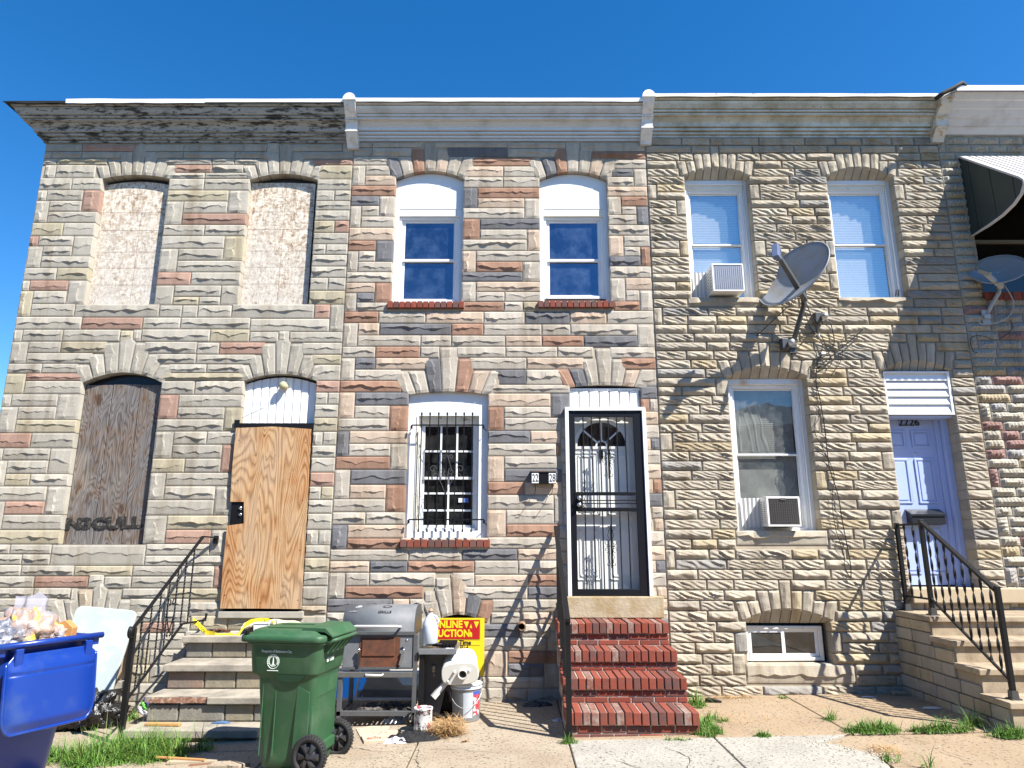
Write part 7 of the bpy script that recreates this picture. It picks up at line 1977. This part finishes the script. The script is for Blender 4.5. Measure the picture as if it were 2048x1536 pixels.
GR1 = mat('grass_green', (.055, .15, .018), .6, var=.35, vs=40, c2=(.12, .22, .035), mixs=25, thr=.52, spec=.3); GR2 = mat('grass_pale', (.16, .23, .05), .6, var=.3, vs=40)
def tuft(px_, py_, rx, ry, n, l0, l1, seed, lab, dry=True, z=None):
    c = on_ground(px_, py_); cc = (c.x, c.y) if z is None else (on_z(px_, py_, z).x, on_z(px_, py_, z).y, z)
    blades(lab, 'grass', cc, n, rx, l0, l1, GR1, .9, seed, .0045, 0, ry)
    if dry: blades(lab.replace('green', 'yellowing'), 'grass', cc, max(8, n // 4), rx * 1.1, l0, l1 * 1.25, GR2, .9, seed + 50, .003, 0, ry)
tuft(1408, 1462, .13, .20, 800, .05, .15, 1, 'dense green grass growing beside the foot of the brick steps'); tuft(1392, 1410, .07, .15, 160, .06, .20, 2, 'thin green grass at the wall end of the brick steps')
tuft(1425, 1440, .16, .10, 150, .04, .10, 3, 'sparse green grass spreading right of the brick steps'); tuft(1350, 1480, .22, .02, 60, .02, .06, 4, 'low green weeds along the front of the brick steps')
tuft(1665, 1440, .03, .03, 40, .10, .22, 5, 'lone spiky green tuft in the slab joint below the basement window'); tuft(1745, 1462, .24, .09, 1000, .05, .13, 6, 'wide green grass patch at the edge of the pale slab')
tuft(1885, 1462, .26, .06, 700, .05, .12, 7, 'green grass strip in front of the sandstone steps'); tuft(1945, 1452, .06, .05, 70, .12, .26, 8, 'tall green grass at the corner of the sandstone steps')
tuft(2025, 1472, .20, .06, 500, .05, .12, 9, 'green grass strip at the right photo edge'); tuft(1527, 1472, .08, .03, 140, .03, .08, 10, 'small green weed in the joint of the pale slab')
tuft(1795, 1520, .10, .12, 60, .04, .09, 11, 'scattered green weeds on the crumbled slab edge'); tuft(1566, 1396, .03, .02, 40, .03, .07, 12, 'tiny green weed under the basement window sill')
tuft(1140, 1486, .08, .03, 120, .03, .09, 13, 'green weeds at the foot of the black newel post'); tuft(1860, 1535, .04, .03, 14, .10, .2, 14, 'thin green stalks on the tan slab')
tuft(300, 1512, .34, .20, 1700, .10, .26, 15, 'overgrown green grass in front of the grey steps'); tuft(200, 1520, .30, .24, 1300, .10, .26, 16, 'overgrown green grass below the left railing'); tuft(400, 1500, .10, .05, 60, .15, .30, 17, 'long green blades leaning over the lowest grey step')
tuft(262, 1440, .06, .10, 90, .08, .18, 18, 'green grass between the left railing and the steps'); tuft(1300, 1400, .03, .02, 34, .03, .07, 19, 'green weed growing on the second brick step', False, .23)
tuft(100, 1520, .35, .20, 900, .08, .2, 20, 'green grass under the blue cart')
blades('dry brown grass matted beside the lowest wall course', 'dry_grass', (on_ground(1470, 1402).x, -.12), 260, .28, .04, .12, STRAW, .4, 9, .002, .012, .05)
blades('dry rootlets lying on the tan slab right of the brick steps', 'dry_grass', (on_ground(1490, 1440).x, on_ground(1490, 1440).y), 60, .30, .08, .2, STRAW, .3, 12, .0018, .006, .18)
blades('brown dead grass on the crumbled slab edge', 'dry_grass', (on_ground(1770, 1500).x, on_ground(1770, 1500).y), 260, .12, .03, .10, STRAW, .5, 14, .002, .012, .16)
# litter on the right
PAP = mat('paper_white', (.62, .62, .60), .8)
flat('paper_scrap', 'white paper scrap on the pavement in the sandstone steps shade', 'paper', 1862, 1417, [(-.10, -.03), (.02, -.05), (.11, -.02), (.09, .03), (.02, .05), (-.06, .03)], PAP, .004)
flat('paper_scrap', 'small white paper near the wall, left of the loose stone', 'paper', 1738, 1395, [(-.09, -.02), (.07, -.03), (.03, .03), (-.05, .03)], PAP, .004)
q = on_ground(1815, 1393); tag(MB().box(q.x - .12, q.x + .12, -.18, -.10, q.z, q.z + .035).build('loose_stone', SND, own=True, bevel=.012), 'flat loose stone at the wall by the sandstone steps', 'stone')
q = on_ground(1425, 1404); tag(MB().prism([(-.09, -.03), (.08, -.05), (.10, .02), (-.03, .07)], 'z', 0, .03, Matrix.Translation((q.x, q.y, q.z)) @ Matrix.Rotation(R(12), 4, 'Y')).build('plastic_piece', BLACKP, own=True, bevel=.003), 'broken black plastic piece in the grass by the brick steps', 'plastic piece')
q = on_ground(1075, 1412); heap('trash_bag', 'torn black plastic bag in the shade left of the brick steps', 'trash bag', Vector((q.x, q.y + .03, 0)), .16, .07, .04, BAGB, 21, 8)
q = on_ground(1115, 1440); heap('plastic_bag', 'pale clear plastic scrap in the shade beside the black railing', 'plastic scrap', Vector((q.x, q.y, 0)), .05, .08, .02, MATS['bag_shiny'], 22, 9, 14)
q = on_ground(930, 1483); blades('small dry leaf curled on the pavement', 'dry_leaf', (q.x, q.y), 14, .04, .03, .06, STRAW, .6, 41, .008, .01, .02, kind=None)['category'] = 'leaf'
# ---- on the grey steps
TAPE = mat('tape_yellow', (.80, .66, .02), .35, var=.05)
tp = thing('caution_tape', 'yellow caution tape tangled across the top grey step', 'caution tape', tuple(on_z(470, 1262, .71)))
def ribbon(pts, w, nm='tape_strip'):
    P = [Vector(p_) for p_ in pts]; mb = MB(); vs = []
    for i, p_ in enumerate(P):
        tw = math.sin(i * 1.3) * .5; wv = Vector((0, math.sin(tw) * w, math.cos(tw) * w)); vs += [p_ - wv / 2, p_ + wv / 2]
    mb.add(vs, [(2 * i, 2 * i + 2, 2 * i + 3, 2 * i + 1) for i in range(len(P) - 1)], True); return mb.build(nm, TAPE, tp, fix=False)
def pz(px_, py_, Y=-.22): return at(px_, py_, Y)
ribbon([pz(386, 1240), pz(395, 1248), pz(405, 1258), pz(415, 1266), pz(430, 1268)], .055); ribbon([pz(430, 1268), pz(445, 1269), pz(460, 1268), pz(475, 1271)], .022)
ribbon([pz(475, 1273, -.28), pz(482, 1262, -.26), pz(490, 1250, -.22), pz(502, 1243, -.18), pz(520, 1240, -.12), pz(535, 1241, -.12), pz(550, 1249, -.12), pz(560, 1262, -.12)], .05)
for (px_, py_, rot, s_) in ((390, 1250, -42, 'CAUTION'), (522, 1243, -14, 'CAUTION')):
    v = pz(px_, py_, -.26 if px_ < 450 else -.16); text('tape_lettering', s_, .05, front(v.x, v.y, v.z, Matrix.Rotation(R(rot), 4, 'Z')), INK, tp, sx=.62, bold=.001)
bx = at(523, 1252, -.18); q = MB(); q.prism([(-.075, 0), (.075, 0), (.085, .115), (-.085, .115)], 'y', -.06, .06, Matrix.Translation((bx.x, -.14, .706))); q.box(-.092, .092, -.068, .068, .112, .125, Matrix.Translation((bx.x, -.14, .706)))
tag(q.build('plastic_tub', mat('tub_white', (.60, .64, .66), .4), own=True, bevel=.004), 'small white plastic tub standing on the top grey step', 'tub')
tb = MB(); v = at(560, 1245, -.08); tb.grid(lambda u, w_: Vector((-2.62 + (u - .5) * .75, -.05 - .1 * w_, .86 - .10 * abs(u - .45) - .05 * w_ + .02 * noise.noise(Vector((u * 6, w_ * 3, 4))))), 20, 6); tag(tb.build('plastic_tray', mat('tray_cream', (.50, .47, .36), .4, var=.1, c2=(.45, .35, .10), mixs=8, thr=.6)), 'cream coloured plastic sheet lying against the boarded door sill', 'plastic sheet')
def heap_at(c, sx1, sy1, h, n, m, label, cat, name, seed):
    mb = MB(); rk = random.Random(seed)
    for i in range(n):
        p_ = Vector((c.x + rk.gauss(0, sx1 * .45), c.y + rk.gauss(0, sy1 * .45), c.z + rk.uniform(.004, h))); L = rk.uniform(.02, .07)
        M = Matrix.Translation(p_) @ Matrix.Rotation(rk.uniform(-.7, .7), 4, 'Z') @ Matrix.Rotation(rk.uniform(-.3, .3), 4, 'Y'); mb.box(-L, L, -.006, .006, -.003, .003, M)
    return tag(mb.build(name, m), label, cat)
heap_at(on_z(440, 1264, .71), .10, .06, .03, 34, RUST, 'handful of rusty brown wood chips on the top step', 'wood chips', 'wood_chips', 2)['kind'] = 'stuff'
WO = [mat('scrap_orange', (.42, .22, .08), .8, var=.1, stretch=(3, 60, 3)), mat('scrap_brown', (.17, .08, .045), .85, var=.15), mat('scrap_grey', (.34, .28, .20), .85, var=.15)]
def stick(lab, px_, py_, z, L, w, h, rz, m, bl=.003):
    v = on_z(px_, py_, z); M = Matrix.Translation((v.x, v.y, z + .004)) @ Matrix.Rotation(R(rz), 4, 'Z')
    tag(MB().box(-L / 2, L / 2, -w / 2, w / 2, 0, h, M).build('wood_scrap', m, own=True, bevel=bl), lab, 'wood scrap')
stick('orange wooden lath lying on the lowest grey step', 326, 1452, .012, .34, .05, .022, -5, WO[0]); stick('dark brown splintered lath at the back of the lowest step', 395, 1440, .012, .42, .045, .022, -4, WO[1])
zg = gz(-3.2)
stick('broken grey board on the ground below the steps', 385, 1527, zg + .01, .40, .06, .02, 4, WO[2]); stick('thin brown stick on the grass below the steps', 360, 1520, zg + .03, .45, .025, .015, -10, WO[0]); stick('short brown board piece right of the grass', 410, 1534, zg, .25, .05, .02, 12, WO[1])
q = on_z(440, 1446, .014); tag(MB().prism([(-.07, -.03), (.06, -.035), (.10, .0), (.03, .035), (-.03, .02)], 'z', 0, .012, Matrix.Translation((q.x, q.y, .014))).build('cloth_scrap', mat('scrap_blue', (.07, .14, .26), .7), own=True), 'faded blue scrap on the lowest grey step', 'scrap')
q = on_ground(455, 1533); tag(MB().prism([(-.14, -.06), (.12, -.07), (.18, .02), (.05, .06), (-.12, .04)], 'z', 0, .03, Matrix.Translation((q.x, q.y, q.z))).build('concrete_chunk', CONC_B, own=True, bevel=.008), 'broken slab of beige concrete in front of the lowest step', 'concrete chunk')
# ================================================================= the row across the street (behind the camera; it shades the low sky and shows in the panes)
opp = thing('row_house_row', 'plain brick row of houses on the far side of the street', 'houses', (0, -19, 0))
OB = mat('far_brick', (.20, .10, .07), .9, var=.1, vs=3); 
for k in range(7):
    x0 = -21 + k * 6
    MB().box(x0 + .01, x0 + 5.99, -27, -19, -.4, 6.6 + .2 * (k % 3)).build('wall', OB, opp)
    for (wx, wz, h_) in ((1.0, 4.3, 1.5), (3.8, 4.3, 1.5), (1.0, 1.3, 1.5), (3.9, .6, 2.1)):
        MB().box(x0 + wx, x0 + wx + 1.0, -19.0, -18.96, wz, wz + h_).build('window' if h_ < 2 else 'door', GAP, opp)
    MB().box(x0, x0 + 5.99, -18.98, -18.6, 6.3, 6.6 + .2 * (k % 3) + .05).build('cornice', WHITE_OLD, opp)
sheet('far_sidewalk', [-21, -8, 0, 8, 21], [-18.9, -12.5], CONC_B, -.05)
